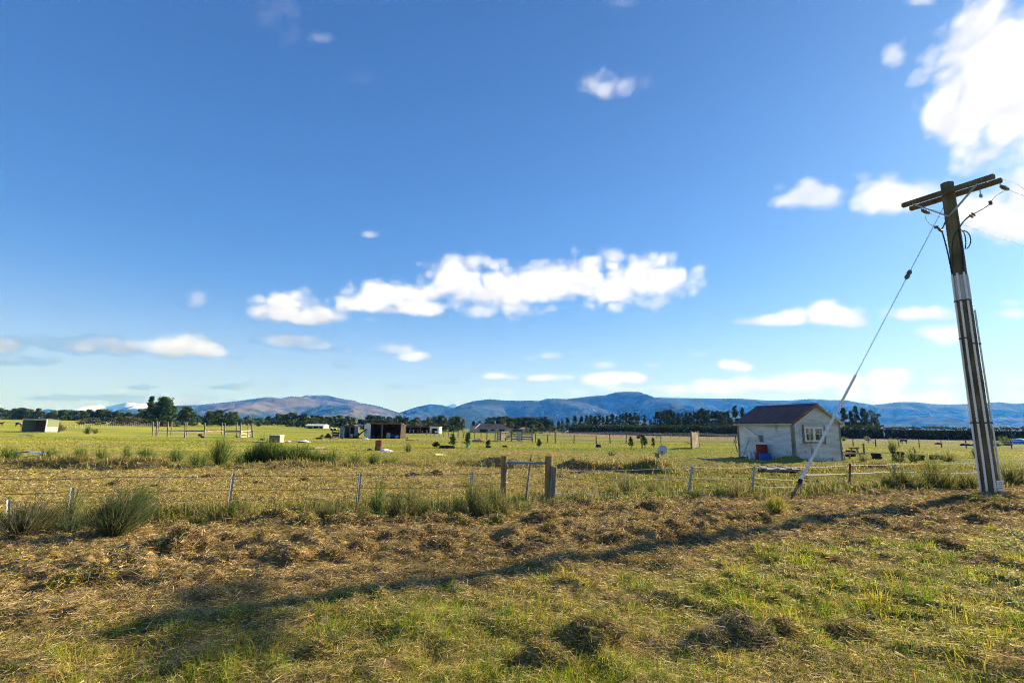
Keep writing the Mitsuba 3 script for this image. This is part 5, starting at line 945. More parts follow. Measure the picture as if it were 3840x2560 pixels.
# timber ramp over the ditch
Rm = thing('timber_ramp', 'pale flat timber ramp with raised battens before the hut', 'ramp')
q = [gp(2842, 1763), gp(2940, 1761), gp(3007, 1779), gp(2872, 1778.5)]
for k in range(4):
    f0, f1 = k / 4, (k + 1) / 4 - .012
    c0 = q[0] * (1 - f0) + q[1] * f0; c1 = q[0] * (1 - f1) + q[1] * f1; d0 = q[3] * (1 - f0) + q[2] * f0; d1 = q[3] * (1 - f1) + q[2] * f1
    zt = np.array([0, 0, .20]); zb = np.array([0, 0, .13]); v = np.array([c0 + zb, c1 + zb, d1 + zb, d0 + zb, c0 + zt, c1 + zt, d1 + zt, d0 + zt]); part(Rm, 'plank', trimesh.convex.convex_hull(v), 'm_concrete')
for k in (0, .36, .70): c0 = q[0] * (1 - k) + q[1] * k + [0, 0, .225]; d0 = q[3] * (1 - k) + q[2] * k + [0, 0, .225]; part(Rm, 'batten', bar(c0, d0, .10, .05), 'm_wood_grey')
part(Rm, 'batten', bar(q[0] + [0, 0, .225], q[1] + [0, 0, .225], .08, .06), 'm_wood_grey')

# ================================================================ HAY HEAPS on the verge
def heap(px, py, wpx, hpx, label, group=None, green=0.05, cols=HAYC, D=None, n=None, skew=0.25):
    """px, py: foot centre in the 2352-pixel view; wpx, hpx: how large it shows."""
    p = V(px, py); sc = p[1] / (FPX / K); rx, h = wpx * sc / 2, hpx * sc; ry = rx * 0.8; seed = int(px * 3 + py)
    g = np.random.default_rng(seed)
    m = trimesh.creation.icosphere(subdivisions=3); v = m.vertices.copy(); v = v[:, [0, 1, 2]]
    r = 1 + 1.5 * (meshkit.fbm(v * 1.5 + seed * 0.37, 3, seed) - 0.5) + 0.8 * (meshkit.fbm(v * 4.5 + seed, 2, seed + 1) - 0.5)
    v = v * r[:, None] * np.array([rx, ry, h]); v[:, 0] += skew * v[:, 2]
    keep = m.faces; f = keep[(v[keep][:, :, 2].max(1) > -0.3 * h)]
    z0 = hz(p[0], p[1]) - 0.02
    core = trimesh.Trimesh(v + [p[0], p[1], z0], f, process=True); core.remove_unreferenced_vertices()
    tone = pick(HAYC, len(core.vertices)) * 0.5
    h *= 0.72; n = n or int(np.clip(rx * 16000, 1600, 6500)); pts, fi = trimesh.sample.sample_surface(core, n, seed=seed); nm = core.face_normals[fi]
    up = pts[:, 2] > z0; pts, nm = pts[up], nm[up]; n = len(pts); dist = np.hypot(pts[:, 0], pts[:, 1])
    L = g.uniform(0.04, 0.14, n) * (1 + dist * 0.015); w = np.maximum(0.0046, dist * 0.0013) * g.uniform(0.6, 1.3, n); col = np.array(cols)[g.integers(0, len(cols), n)] * 1.3 * (0.35 + 1.1 * g.random(n) ** 1.3)[:, None]
    gr = g.random(n) < green; col[gr] = np.array(GREEN)[g.integers(0, len(GREEN), gr.sum())] * 1.4
    a = g.uniform(-np.pi, np.pi, n); t = g.normal(0.0, 0.45, n); dirs = np.stack([np.cos(a) * np.cos(t), np.sin(a) * np.cos(t), np.sin(t)], -1)
    dirs -= nm * (np.sum(dirs * nm, 1) * 0.55)[:, None]; dirs /= np.linalg.norm(dirs, axis=1, keepdims=True)
    c = pts + nm * g.exponential(0.018, n)[:, None]; s_ = np.cross(dirs, g.normal(size=(n, 3))); s_ /= np.linalg.norm(s_, axis=1, keepdims=True)
    P = np.stack([c - dirs * (L / 2)[:, None] - s_ * (w / 2)[:, None], c - dirs * (L / 2)[:, None] + s_ * (w / 2)[:, None], c + dirs * (L / 2)[:, None]], 1).reshape(-1, 3)
    m_ = n // 2; aa = g.uniform(0, 2 * np.pi, m_); rr = 0.75 + 0.95 * g.random(m_) ** 1.5; sx, sy = p[0] + rx * rr * np.cos(aa), p[1] + ry * rr * np.sin(aa)      # the thin skirt of cut grass round it
    kP, _, kC = strands(sx, sy, land(sx, sy) + g.exponential(0.012, m_) + 0.004, g.uniform(0.04, 0.13, m_) * (1 + p[1] * 0.012), np.maximum(0.0042, p[1] * 0.0012) * g.uniform(0.6, 1.3, m_), g.uniform(-np.pi, np.pi, m_), g.normal(0.05, 0.25, m_), np.array(cols)[g.integers(0, len(cols), m_)] * 1.15 * (0.4 + 0.9 * g.random(m_))[:, None])
    P = np.vstack([P, kP]); col = np.vstack([col, kC[::3]]); n = n + m_
    vv = np.vstack([core.vertices, P]); ff = np.vstack([core.faces, np.arange(3 * n).reshape(-1, 3) + len(core.vertices)])
    return solo('hay_heap', (vv, ff), 'm_hay', label, 'hay heap', group, color=np.clip(np.vstack([tone, np.repeat(col, 3, 0)]), 0, 1))
heap(425, 1285, 100, 52, 'tallest hay heap, standing left of the middle of the verge'); heap(352, 1292, 60, 30, 'hay heap tucked against the left side of the tallest heap', green=0.2)
heap(510, 1270, 70, 32, 'hay heap to the right of the tallest heap, on the left of the verge'); heap(155, 1352, 70, 26, 'low grassy hay heap near the left edge of the verge', green=0.35)
heap(225, 1345, 46, 22, 'low hay heap right of the grassy one at the left edge', green=0.3); heap(1262, 1247, 46, 26, 'peaked dark hay heap below the two stout posts')
heap(1345, 1497, 120, 46, 'big green brown hay heap at the bottom middle', green=0.3); heap(1255, 1540, 90, 34, 'half cut-off hay heap at the bottom edge left of the big one', green=0.3)
_GH = [(0.34, 0.29, 0.2), (0.26, 0.21, 0.14), (0.2, 0.17, 0.11), (0.40, 0.34, 0.22)]
heap(1602, 1502, 60, 26, 'left end of the long ragged ridge of hay at the lower right', green=0.2, cols=_GH); heap(1640, 1490, 84, 34, 'highest hump of the long ragged ridge of hay at the lower right', green=0.15, cols=_GH, skew=-.3); heap(1698, 1476, 90, 34, 'broad hump near the right end of the long ragged hay ridge', green=0.2, cols=_GH); heap(1750, 1478, 54, 18, 'low right end of the long ragged hay ridge', green=0.3, cols=_GH, skew=0)
heap(1790, 1462, 60, 26, 'small flat hay heap right of the long grey heap', green=0.25); heap(718, 1522, 46, 30, 'dark little tuft of hay alone at the bottom left of the middle', green=0.4)
heap(1950, 1462, 60, 20, 'flat dark hay heap at the right of the lower verge', green=0.3); heap(2258, 1166, 110, 16, 'earthy heap of dead grass round the foot of the power pole', green=0.25, cols=[(0.22, 0.17, 0.10), (0.28, 0.21, 0.12), (0.14, 0.12, 0.07)])
heap(1700, 1207, 76, 22, 'hay heap in front of the flattened tussock by the guy wire', green=0.15); heap(1610, 1200, 56, 18, 'hay heap left of the flattened tussock by the guy wire')
heap(2012, 1216, 46, 14, 'hay heap lying in the pole shadow near the power pole'); heap(1240, 1205, 60, 20, 'hay heap just below the split post')
_hg = np.random.default_rng(44)
for a in [(585, 1290, 44, 20), (610, 1265, 40, 16), (668, 1308, 46, 18), (700, 1268, 40, 15), (826, 1284, 60, 24), (900, 1250, 50, 20), (938, 1286, 60, 20), (950, 1258, 54, 22), (985, 1250, 50, 20), (1010, 1275, 46, 16), (1035, 1252, 46, 17), (1085, 1252, 44, 15), (1100, 1262, 44, 15), (1170, 1266, 56, 24), (1205, 1276, 56, 22), (1245, 1262, 40, 16), (1345, 1254, 40, 18), (1395, 1252, 40, 15), (1425, 1253, 44, 14), (1510, 1246, 50, 18), (1555, 1238, 56, 22), (1590, 1246, 40, 14), (860, 1252, 40, 15), (1065, 1290, 46, 13), (760, 1300, 46, 14), (1130, 1240, 36, 12), (530, 1305, 50, 20), (470, 1300, 50, 18)]:
    heap(*a, 'low dark hay heap in the raked line across the verge', 'hay heaps in the raked line', skew=_hg.uniform(-.3, .4))
for a in [(1870, 1206, 40, 11), (1930, 1203, 36, 10), (2090, 1188, 36, 10), (2150, 1208, 44, 13), (2200, 1190, 40, 12), (2240, 1206, 34, 12), (2290, 1180, 36, 14), (2330, 1186, 40, 14), (1840, 1225, 40, 10), (1960, 1245, 46, 10), (2190, 1232, 40, 10), (2080, 1226, 36, 9), (2180, 1262, 50, 10)]:
    heap(*a, 'small flat hay heap on the verge before the power pole', 'small hay heaps by the pole', skew=_hg.uniform(-.3, .4))
for a in [(640, 1202, 60, 18), (700, 1212, 56, 16), (780, 1210, 60, 18), (850, 1208, 64, 16), (920, 1208, 56, 18), (990, 1208, 60, 16), (1060, 1208, 64, 18), (1130, 1206, 60, 18), (1330, 1190, 50, 14), (1420, 1178, 56, 16), (1500, 1172, 50, 12)]:
    heap(*a, 'brown heap of dead grass raked under the near fence', 'dead grass heaps under the near fence', green=0.2, skew=_hg.uniform(-.3, .4))
for a in [(352, 1124, 18, 12), (590, 1112, 26, 8), (640, 1122, 26, 8), (700, 1106, 20, 7), (560, 1095, 26, 8), (940, 1095, 40, 9), (1000, 1092, 44, 9), (880, 1120, 24, 7), (1330, 1090, 34, 10), (480, 1100, 20, 7), (270, 1118, 22, 7), (160, 1100, 24, 7)]:
    heap(*a, 'little clump of cut hay left on the paddock behind the fence', 'hay clumps on the hay paddock', skew=0.3, n=260)
# ================================================================ SMALL THINGS ON THE FIELD
def Z(x, y, x0, y0, s): return (x0 + x / s, y0 + y / s)
def ground_at(px, py): p = gp(px, py); return np.array([p[0], p[1], hz(p[0], p[1])])
def scale_at(p): return p[1] / FPX                                # metres per photograph pixel there
# satellite dish lying at an angle on its foot
D_ = thing('satellite_dish', 'grey satellite dish tilted up on the grass', 'satellite dish'); p = ground_at(2464, 1719); k = scale_at(p)
c = at(2483, 1686, p[1]); r = 17.5 * k
prof = [(t * r, 0.16 * r * t * t) for t in np.linspace(0, 1, 8)]; bowl = lathe(prof + [(r * 1.02, 0.16 * r), (r * 1.0, 0.16 * r + .02)] + [(t * r, 0.16 * r * t * t + .02) for t in np.linspace(1, 0, 8)], 30)
fw = (EYE - c); fw = fw / np.linalg.norm(fw) + np.array([-0.25, 0, 0.1]); fw /= np.linalg.norm(fw)
q = trimesh.geometry.align_vectors([0, 0, -1], fw); bowl.apply_transform(q); bowl.apply_translation(c); part(D_, 'dish', bowl, 'm_pvc_grey', 30)
part(D_, 'mount', tube([p + [.30, 0, .12], c + fw * .02 + [0, 0, -.05]], .03, 8), 'm_galv'); part(D_, 'foot', box(.20, .24, .34, tuple(p + [0, 0, .15]), bevel=.02), 'm_wood_grey'); part(D_, 'arm', tube([c + fw * .05 + [0, 0, -.28], c + fw * .30 + [0, 0, -.15]], .014, 6), 'm_galv'); part(D_, 'bracket', box(.07, .07, .07, tuple(c + fw * .06 + [0, 0, -.14])), 'm_steel_dark')
# boarded panel between two posts
B_ = thing('board_panel', 'weathered vertical boards fixed between two posts', 'panel'); a = ground_at(2594, 1684); b = ground_at(2621, 1678); k = scale_at(a); u = (b - a) / np.linalg.norm(b - a); h = 62 * k
for q, e in ((a, 1.08), (b, 1.10)): part(B_, 'post', tube([q - [0, 0, .1], q + [0, 0, h * e]], .085, 10), 'm_wood_post')
L = np.linalg.norm(b - a) - .2; nb = 7
for i in range(nb): q = a + u * (.1 + L * (i + .5) / nb) + np.array([0, -.02 - .01 * (i % 2), .05]); part(B_, 'board', bar(q, q + np.array([0, 0, h * (0.96 + .03 * math.sin(i * 2.1))]), .03, L / nb * .94, up=u), 'm_wood_grey')
part(B_, 'rail', bar(a + [0, .06, h * .8], b + [0, .06, h * .8], .04, .08), 'm_wood_grey'); q = a + u * (-.05); part(B_, 'prop', bar(q + [-.55, 0, .42 * h], q + [0, 0, .28 * h], .06), 'm_wood_grey')
# rusty drum with the sack
p = ground_at(1416, 1690); p[1] += .3; k = scale_at(p); t, z = drum(p, 13.3 * k, 37 * k, 'm_rust', 'rusty oil drum standing in the middle of the field', 'drum'); part(t, 'rim_scrap', tube([(p[0], p[1], z + 36 * k), (p[0] + .05, p[1], z + 42 * k)], .015, 5), 'm_rust')
def cloth_lump(px, py, wpx, hpx, m, label, cat='sheet', name='plastic_sheet', seed=1, flat=1.0):
    p = ground_at(px, py); k = scale_at(p); w, h = wpx * k, hpx * k; mm = trimesh.creation.icosphere(subdivisions=3); v = mm.vertices; r = 1 + 0.9 * (meshkit.fbm(v * 2.1 + seed, 3, seed) - .5)
    v = v * r[:, None] * np.array([w / 2, w / 2.6 * flat, h]); v[:, 2] = np.maximum(v[:, 2], -0.02); mm.vertices = v + p; return solo(name, mm, m, label, cat, smooth=True)
cloth_lump(1444, 1695, 46, 9, 'm_white_sheet', 'crumpled white sack at the foot of the rusty drum', 'sack', 'white_sack', 3); cloth_lump(1465, 1694, 16, 3.5, 'm_white_sheet', 'small end of white cloth beside the crumpled sack', 'sack', 'white_sack', 4)
cloth_lump(1385, 1690, 16, 6, 'm_steel_dark', 'small grey heap left of the rusty drum', 'rubbish', 'rubbish_heap', 5)
cloth_lump(1140, 1657, 44, 6.5, 'm_white_sheet', 'white plastic sheet on the grass right of the crate', 'plastic sheet', 'plastic_sheet', 6); cloth_lump(1128, 1658.5, 24, 4.5, 'm_black', 'black plastic under the left end of the white sheet', 'plastic sheet', 'plastic_sheet', 7)
cloth_lump(1370, 1646, 26, 3.5, 'm_white_sheet', 'white rubbish on the ground before the open barn', 'rubbish', 'rubbish_heap', 8); cloth_lump(250, 1652, 6, 2, 'm_white_sheet', 'tiny white scrap on the field right of the shelter', 'rubbish', 'rubbish_heap', 9)
# the crate
p = ground_at(1036, 1658); k = scale_at(p); w, h = 38 * k, 25 * k
Cr = thing('wooden_crate', 'brown upright crate with a pale lid on the field', 'crate'); nb = 6
for i in range(nb): part(Cr, 'board', box(w / nb * .93, .03, h, (p[0] - w / 2 + w * (i + .5) / nb, p[1] - w / 2, p[2] + h / 2)), 'm_wood_post')
part(Cr, 'body', box(w * .98, w * .96, h * .98, (p[0], p[1] + .01, p[2] + h / 2)), 'm_wood_dark'); part(Cr, 'lid', box(w * 1.06, w * 1.04, h * .10, (p[0], p[1], p[2] + h * 1.05), bevel=.02), 'm_trim_white')
part(Cr, 'side_board', box(.03, w * .9, h, (p[0] + w / 2 + .012, p[1], p[2] + h / 2)), 'm_wood_pale')
# planks, logs and scrap
def log(px0, py0, px1, py1, r, m, label, name='log', cat='log', sides=9):
    a, b = ground_at(px0, py0), ground_at(px1, py1); b[1] = a[1] + np.clip(b[1] - a[1], -1.5, 1.5); b[0] = at(px1, py1, b[1])[0]; b[2] = hz(b[0], b[1]); r = r * scale_at(a)
    return solo(name, rough_up(tube(line(a, b, 7) + [0, 0, r * .8], [r * .8, r, r * .95, r, r * 1.05, r, r * .8], sides), r * .15, 3, int(px0)), m, label, cat, smooth=40)
log(1175, 1684, 1215, 1681, 3.6, 'm_wood_grey', 'old grey log in the grass left of the rusty drum'); log(1198, 1687, 1230, 1684, 1.8, 'm_wood_dark', 'dark broken branch at the end of the old grey log', 'branch', 'branch'); log(1140, 1686, 1182, 1685, 1.8, 'm_wood_dark', 'thin dark timber at the left end of the old grey log', 'timber', 'timber')
log(1186, 1645, 1206, 1646, 3.2, 'm_wood_dark', 'dark log before the heap of junk at the small shed'); log(1176, 1643, 1196, 1642, 1.4, 'm_wood_dark', 'thin dark plank at the left end of that dark log', 'plank', 'plank')
log(950, 1655, 998, 1652, 1.6, 'm_wood_pale', 'pale plank lying left of the crate', 'plank', 'plank'); log(948, 1657, 975, 1656, 2.0, 'm_wood_dark', 'dark plank under the pale one left of the crate', 'plank', 'plank')
log(1062, 1655, 1080, 1653, 2.6, 'm_wood_post', 'brown board lying right of the crate', 'plank', 'plank'); log(1080, 1656.5, 1090, 1652, 2.6, 'm_wood_pale', 'pale end piece of board right of the crate', 'plank', 'plank')
log(1630, 1714, 1671, 1704, 2.8, 'm_wood_pale', 'pale plank lying on the bank beyond the hay paddock', 'plank', 'plank'); log(86, 1624, 148, 1624.5, 1.3, 'm_wood_pale', 'long pale plank on the ground before the field shelter', 'plank', 'plank'); log(70, 1631, 112, 1629, 1.2, 'm_wood_dark', 'dark scrap timber before the field shelter', 'timber', 'timber'); log(100, 1633, 130, 1634, 1.4, 'm_chips', 'reddish scrap boards before the field shelter', 'timber', 'timber')
log(1704, 1646, 1728, 1645, 1.6, 'm_wood_grey', 'grey timber lying behind the first sapling', 'timber', 'timber'); log(1520, 1650, 1552, 1652, 1.4, 'm_wood_grey', 'grey scrap timber right of the open barn', 'timber', 'timber')
cloth_lump(1527, 1646, 12, 5, 'm_wood_grey', 'grey scrap heap right of the open barn', 'rubbish', 'rubbish_heap', 12); cloth_lump(1567, 1650, 14, 4, 'm_pale_green', 'small pale green scrap right of the open barn', 'rubbish', 'rubbish_heap', 13); cloth_lump(1515, 1657, 8, 2.5, 'm_wood_grey', 'little grey stone on the field right of the barn', 'stone', 'stone', 14)
log(2515, 1714, 2485, 1716, .8, 'm_wood_dark', 'thin dark stick by the foot of the dish', 'stick', 'stick')
# blue hose
pts = [gp(*Z(x, y, 0, 1480, 4.9), z=z) for x, y, z in ((215, 1115, .02), (260, 1085, .12), (340, 1060, .28), (480, 1048, .38), (620, 1050, .33), (740, 1065, .22), (830, 1082, .06))]
solo('blue_hose', tube(np.array(pts), .035, 7), 'm_tarp', 'bright blue hose bowed up in an arc on the left paddock', 'hose', smooth=True)
# tyres
def tyre(p, z, r, label, group=None, tilt=0.0, rz=0.0, w=None):
    w = w or r * .58; g = []
    for a in np.linspace(0, 2 * np.pi, 15)[:-1]: g.append((r - .30 * r + .30 * r * np.sign(np.cos(a)) * abs(np.cos(a)) ** .6, w / 2 + w / 2 * np.sign(np.sin(a)) * abs(np.sin(a)) ** .7))
    m = lathe(g + g[:1], 26); th = np.arctan2(m.vertices[:, 1], m.vertices[:, 0]); R = np.hypot(m.vertices[:, 0], m.vertices[:, 1]); f = np.where(R > r * .93, 1 + .018 * np.sign(np.sin(th * 30)), 1); m.vertices[:, :2] *= f[:, None]
    return solo('tyre', put(m, (p[0], p[1], z), rz, tilt), 'm_rubber', label, 'tyre', group, smooth=35)
def stack(px, py, wpx, n, labs, hpx=None):
    p = ground_at(px, py); k = scale_at(p); r = wpx * k / 2; w = (hpx * k / n) if hpx else r * .58
    for i in range(n): tyre((p[0] + .03 * math.sin(i * 2 + px), p[1] + r), p[2] + i * w * .98, r * (1 - .03 * (i % 2)), labs[i], None, 0, i, w)
X = lambda x, y: Z(x, y, 3140, 1600, 3.36)
stack(*X(543, 412), 34, 2, ['lower tyre of the stack just right of the picnic table', 'upper tyre of the stack just right of the picnic table'], 22)
stack(*X(822, 430), 39, 3, ['bottom tyre of the tallest tyre stack', 'middle tyre of the tallest tyre stack', 'top tyre of the tallest tyre stack'], 33)
stack(*X(1080, 432), 35, 2, ['lower tyre of the third stack from the hut', 'upper tyre of the third stack from the hut'], 21)
stack(*X(1312, 418), 42, 1, ['single thick tyre lying nearest the power pole'], 16)
stack(*X(212, 385), 35, 2, ['lower tyre behind the picnic table', 'upper tyre behind the picnic table, nearest the hut'], 24)
# picnic table
p = ground_at(*X(300, 432)); k = scale_at(p); T_ = thing('picnic_table', 'weathered wooden picnic table with fixed benches right of the hut', 'picnic table')
fr = Frame((p[0] - .95, p[1] + .1), (1, .28)); Lt = 1.75
for i in range(5): part(T_, 'top_plank', fr(box(Lt, .135, .035, (Lt / 2, .35 + i * .145, .74), bevel=.006)), 'm_wood_grey')
for y in (-.12, .0, 1.18, 1.30): part(T_, 'bench_plank', fr(box(Lt, .11, .035, (Lt / 2, y, .43), bevel=.006)), 'm_wood_grey')
for x in (.25, Lt - .25):
    part(T_, 'crossbar', fr(box(.045, 1.5, .09, (x, .61, .38))), 'm_wood_grey'); part(T_, 'crossbar', fr(box(.045, .66, .09, (x + .05, .63, .68))), 'm_wood_grey')
    for s in (0, 1): part(T_, 'leg', fr(bar((x + .05, .20 if s else 1.02, 0), (x + .05, .45 if s else .78, .68), .045, .09, up=(1, 0, 0))), 'm_wood_grey')
log(*X(-40, 460), *X(285, 452), 1.6, 'm_wood_grey', 'grey sleeper lying on the ground before the picnic table', 'sleeper', 'timber')
def stake(px0, py0, px1, py1, r, m, label, name='fence_post', cat='post', group=None):
    a = ground_at(px0, py0); b = at(px1, py1, a[1]); return solo(name, tube([a - [0, 0, .1], b], r * scale_at(a), 8), m, label, cat, group, smooth=40)
stake(*X(336, 330), *X(328, 207), 3.2, 'm_wood_green', 'mossy green post behind the picnic table'); stake(*X(985, 340), *X(960, 250), 1.5, 'm_rust', 'thin rusty stake in the broom between two tyre stacks', 'stake', 'stake'); stake(*X(1775, 360), *X(1763, 268), 1.4, 'm_rust', 'rusty stake just left of the power pole', 'stake', 'stake')
stake(*Z(1522, 445, 2040, 1540, 3.459), *Z(1508, 355, 2040, 1540, 3.459), 1.0, 'm_wood_dark', 'thin stake standing behind the satellite dish', 'stake', 'stake')
# saplings, guards and tyres on the middle field
def sapling(px, py, hpx, wpx, label, seed, guard=False, tiers=7):
    p = ground_at(px, py); k = scale_at(p); h, w = hpx * k, wpx * k; g = np.random.default_rng(seed); t = thing('sapling', label, 'sapling')
    part(t, 'stem', tube([p, p + [.02, 0, h * .5], p + [0, 0, h * .97]], [.03, .02, .008], 6), 'm_bark', True); P, C = [], []
    for i in range(tiers * 5):
        f = g.uniform(.22, .98); a = g.uniform(0, 6.28); L = w / 2 * (1.08 - f) ** .7 * g.uniform(.6, 1.1); o = np.array([math.cos(a), math.sin(a), 0.0])
        for j in range(12):
            s = g.uniform(.15, 1) * L; c = p + o * s + np.array([0, 0, h * f + .35 * s + g.normal(0, .02)]) + g.normal(0, .03 + .02 * w, 3); d = o * .7 + np.array([0, 0, .6]) + g.normal(0, .5, 3); d /= np.linalg.norm(d); sd = np.cross(d, g.normal(size=3)); sd /= np.linalg.norm(sd); sz = .05 + .045 * w
            P += [c - sd * sz * .45, c + sd * sz * .45, c + d * sz * 1.6]; C += [np.array((.06, .10, .025)) * g.uniform(.6, 1.5)] * 3
    P = np.array(P); part(t, 'crown', (P, np.arange(len(P)).reshape(-1, 3)), 'm_pine', color=np.clip(np.array(C), 0, 1))
    if guard: part(t, 'guard', tube([p, p + [0, 0, h * .26]], [w * .16, w * .13], 12), 'm_green_sleeve', label='bright green sleeve round the stem')
Y = lambda x, y: Z(x, y, 1680, 1550, 6.19)
sapling(*Y(105, 800), 48, 34, 'sapling rising out of a black tyre', 1); sapling(*Y(455, 808), 52, 36, 'largest sapling, in a green sleeve left of the wood chips', 2, True, 9); sapling(*Y(930, 770), 22, 22, 'small sapling in a tyre right of the sleeved one', 3); sapling(*Y(2120, 795), 28, 20, 'sapling in a green sleeve before the stock yard', 4, True); sapling(*Z(1825, 800, 1340, 1550, 6.19), 16, 36, 'low spreading sapling left of the row of tyres', 5)
Q = lambda x, y: Z(x, y, 2040, 1540, 3.459)
sapling(*Q(1130, 490), 40, 24, 'first of three bushy young conifers left of the dish', 6); sapling(*Q(1310, 490), 40, 24, 'middle young conifer, beside a post, left of the dish', 7); sapling(*Q(1418, 480), 34, 14, 'slimmest young conifer, nearest the dish', 8); stake(*Q(1272, 490), *Q(1270, 350), 2.4, 'm_wood_green', 'mossy post beside the middle young conifer')
for x, y, wd, lab in ((1945, 812, 20, 'left tyre of three in a row by the saplings'), (2058, 815, 20, 'middle tyre of three in a row by the saplings'), (2185, 818, 24, 'tyre holding the sapling at the right end of the row')): q = Z(x, y, 1340, 1550, 6.19); stack(q[0], q[1], wd, 1, [lab], 10)
stack(*Y(930, 798), 20, 1, ['tyre holding the small sapling'], 8); stack(*Y(1315, 785), 20, 1, ['lone tyre right of the small sapling'], 7); stack(*Q(715, 474), 21, 1, ['black tyre lying by the fence left of the young conifers'], 10)
q = Z(1112, 807, 520, 1470, 4.9); stack(q[0], q[1], 13, 1, ['upright dark tyre inside the yard rails'], 9); q = Z(1155, 835, 520, 1470, 4.9); stack(q[0], q[1], 16, 1, ['dark tyre lying flat by the yard rails'], 6)
stack(980, 1650, 14, 1, ['dark tyre in the scrap left of the crate'], 6)
# wood chips
p = ground_at(*Y(740, 655)); k = scale_at(p); mm = trimesh.creation.icosphere(subdivisions=4); v = mm.vertices; r = 1 + .5 * (meshkit.fbm(v * 2, 3, 4) - .5) + .25 * (meshkit.fbm(v * 11, 2, 5) - .5); v = v * r[:, None] * np.array([28 * k, 20 * k, 11 * k]); v[:, 2] = np.maximum(v[:, 2], -.03); mm.vertices = v + p
solo('chip_pile', mm, 'm_chips', 'low pile of pinkish wood chips before the house', 'wood chips')

# ================================================================ SHEDS AND HOUSES
def open_shed(name, label, f, W, Dp, hf, hb, bays, wallm, roofm, over=.25, inside='m_inside', roofthick=.06):
    """Lean-to with an open front along x = 0..W; f: Frame."""
    t = thing(name, label, 'shed')
    for x in (0, W): 
        pts = np.array([[x, 0, 0], [x, Dp, 0], [x, Dp, hb], [x, 0, hf]]); v = np.vstack([pts - [.03, 0, 0], pts + [.03, 0, 0]]); part(t, 'side_wall', f(trimesh.convex.convex_hull(v)), wallm)
    part(t, 'back_wall', f(box(W, .06, hb, (W / 2, Dp, hb / 2))), inside)
    pts = np.array([[-over, -over, hf + .02], [W + over, -over, hf + .02], [W + over, Dp + over, hb + .02], [-over, Dp + over, hb + .02]]); part(t, 'roof', f(trimesh.convex.convex_hull(np.vstack([pts, pts + [0, 0, roofthick]]))), roofm)
    part(t, 'fascia', f(box(W + 2 * over, .04, .20, (W / 2, -over - .025, hf - .04))), roofm)
    for i in range(1, bays): part(t, 'post', f(box(.13, .13, hf - .05, (W * i / bays, .07, hf / 2))), 'm_wood_grey')
    return t
# field shelter at the far left
a = ground_at(82, 1621); b = ground_at(168, 1623.5); k = scale_at(b); fS = Frame(a, b - a); W = np.linalg.norm(b - a)
t = open_shed('field_shelter', 'low field shelter with a green and white end wall at the left edge', fS, W, 1.9, 46 * k, 43 * k, 1, 'm_green_panel', 'm_trim_cream', .12)
part(t, 'end_panel', fS(box(.05, 1.8, 19 * k, (W + .06, .95, 9.5 * k))), 'm_trim_white', label='white lower half of the end wall'); part(t, 'corner_post', fS(bar((W + .05, -.02, 0), (W + .16, -.02, 46 * k), .14)), 'm_trim_white'); part(t, 'corner_post', fS(bar((-.06, -.02, 0), (-.02, -.02, 45 * k), .12)), 'm_trim_grey')
Fr = thing('rail_fence', 'two dark rails running left from the field shelter', 'fence'); 
for z in (.55, 1.15): part(Fr, 'rail', bar(fS.p(-.1, .3, z), fS.p(-1.9, .4, z), .05, .14), 'm_wood_grey')
for x in (-1.0, -1.9): part(Fr, 'post', bar(fS.p(x, .45, -.1), fS.p(x, .45, 1.3), .1), 'm_wood_grey')
# the small shed and the open barn
a = ground_at(*Z(1845, 572, 960, 1540, 5.6)); b = ground_at(*Z(2075, 575, 960, 1540, 5.6)); k = scale_at(a); b[1] = a[1]; b[0] = at(*Z(2070, 575, 960, 1540, 5.6), a[1])[0]
fM = Frame(a, b - a); W = np.linalg.norm(b - a); t = open_shed('small_shed', 'small grey open shed left of the big barn', fM, W, 2.2, 44 * k, 40 * k, 2, 'm_sheet_grey', 'm_steel_dark', .06)
for s, x in ((-1, 0), (1, W)): part(t, 'wing_wall', fM(bar((x + s * .30, -.25, 0), (x + s * .30, -.25, 43 * k), .62, .05, up=(0, 1, 0))), 'm_sheet_grey')
part(t, 'shelf', fM(box(W * .35, .4, .05, (W * .2, 1.2, 17 * k))), 'm_wood_dark'); solo('white_bucket', put(lathe([(0, 0), (.16, 0), (.30, .62), (.27, .62), (.14, .04), (0, .04)], 16), fM.p(W * .62, .5, .05)), 'm_trim_white', 'pale bucket inside the small grey shed', 'bucket', smooth=40)
solo('prop_pole', bar(fM.p(-1.35, -.1, 0), fM.p(-.35, -.1, 30 * k), .10), 'm_wood_dark', 'dark pole propping the left side of the small grey shed', 'prop')
a = ground_at(*Z(300, 578, 1340, 1550, 6.19)); k = scale_at(a); b = at(*Z(985, 585, 1340, 1550, 6.19), a[1]); b[2] = a[2]; fB = Frame(a, b - a); W = np.linalg.norm(b - a); hb_ = 55 * k
t = open_shed('open_barn', 'big dark open-fronted barn with a rusty roof edge', fB, W, 4.2, hb_, hb_ * .86, 1, 'm_wood_dark', 'm_rust', .12, 'm_wood_dark', .10)
part(t, 'centre_post', fB(box(.18, .18, hb_ - .1, (W * .385, .10, hb_ / 2))), 'm_wood_grey'); part(t, 'corner_post', fB(bar((W, -.02, 0), (W + .12, -.02, hb_), .16)), 'm_wood_dark')
part(t, 'wing_wall', fB(box(.72, .06, hb_ * 1.0, (-.36, -.03, hb_ * .5))), 'm_trim_white', label='white sheet wall at the left end'); part(t, 'wing_wall', fB(box(.30, .05, hb_ * .80, (-.88, 0, hb_ * .52))), 'm_trim_white')
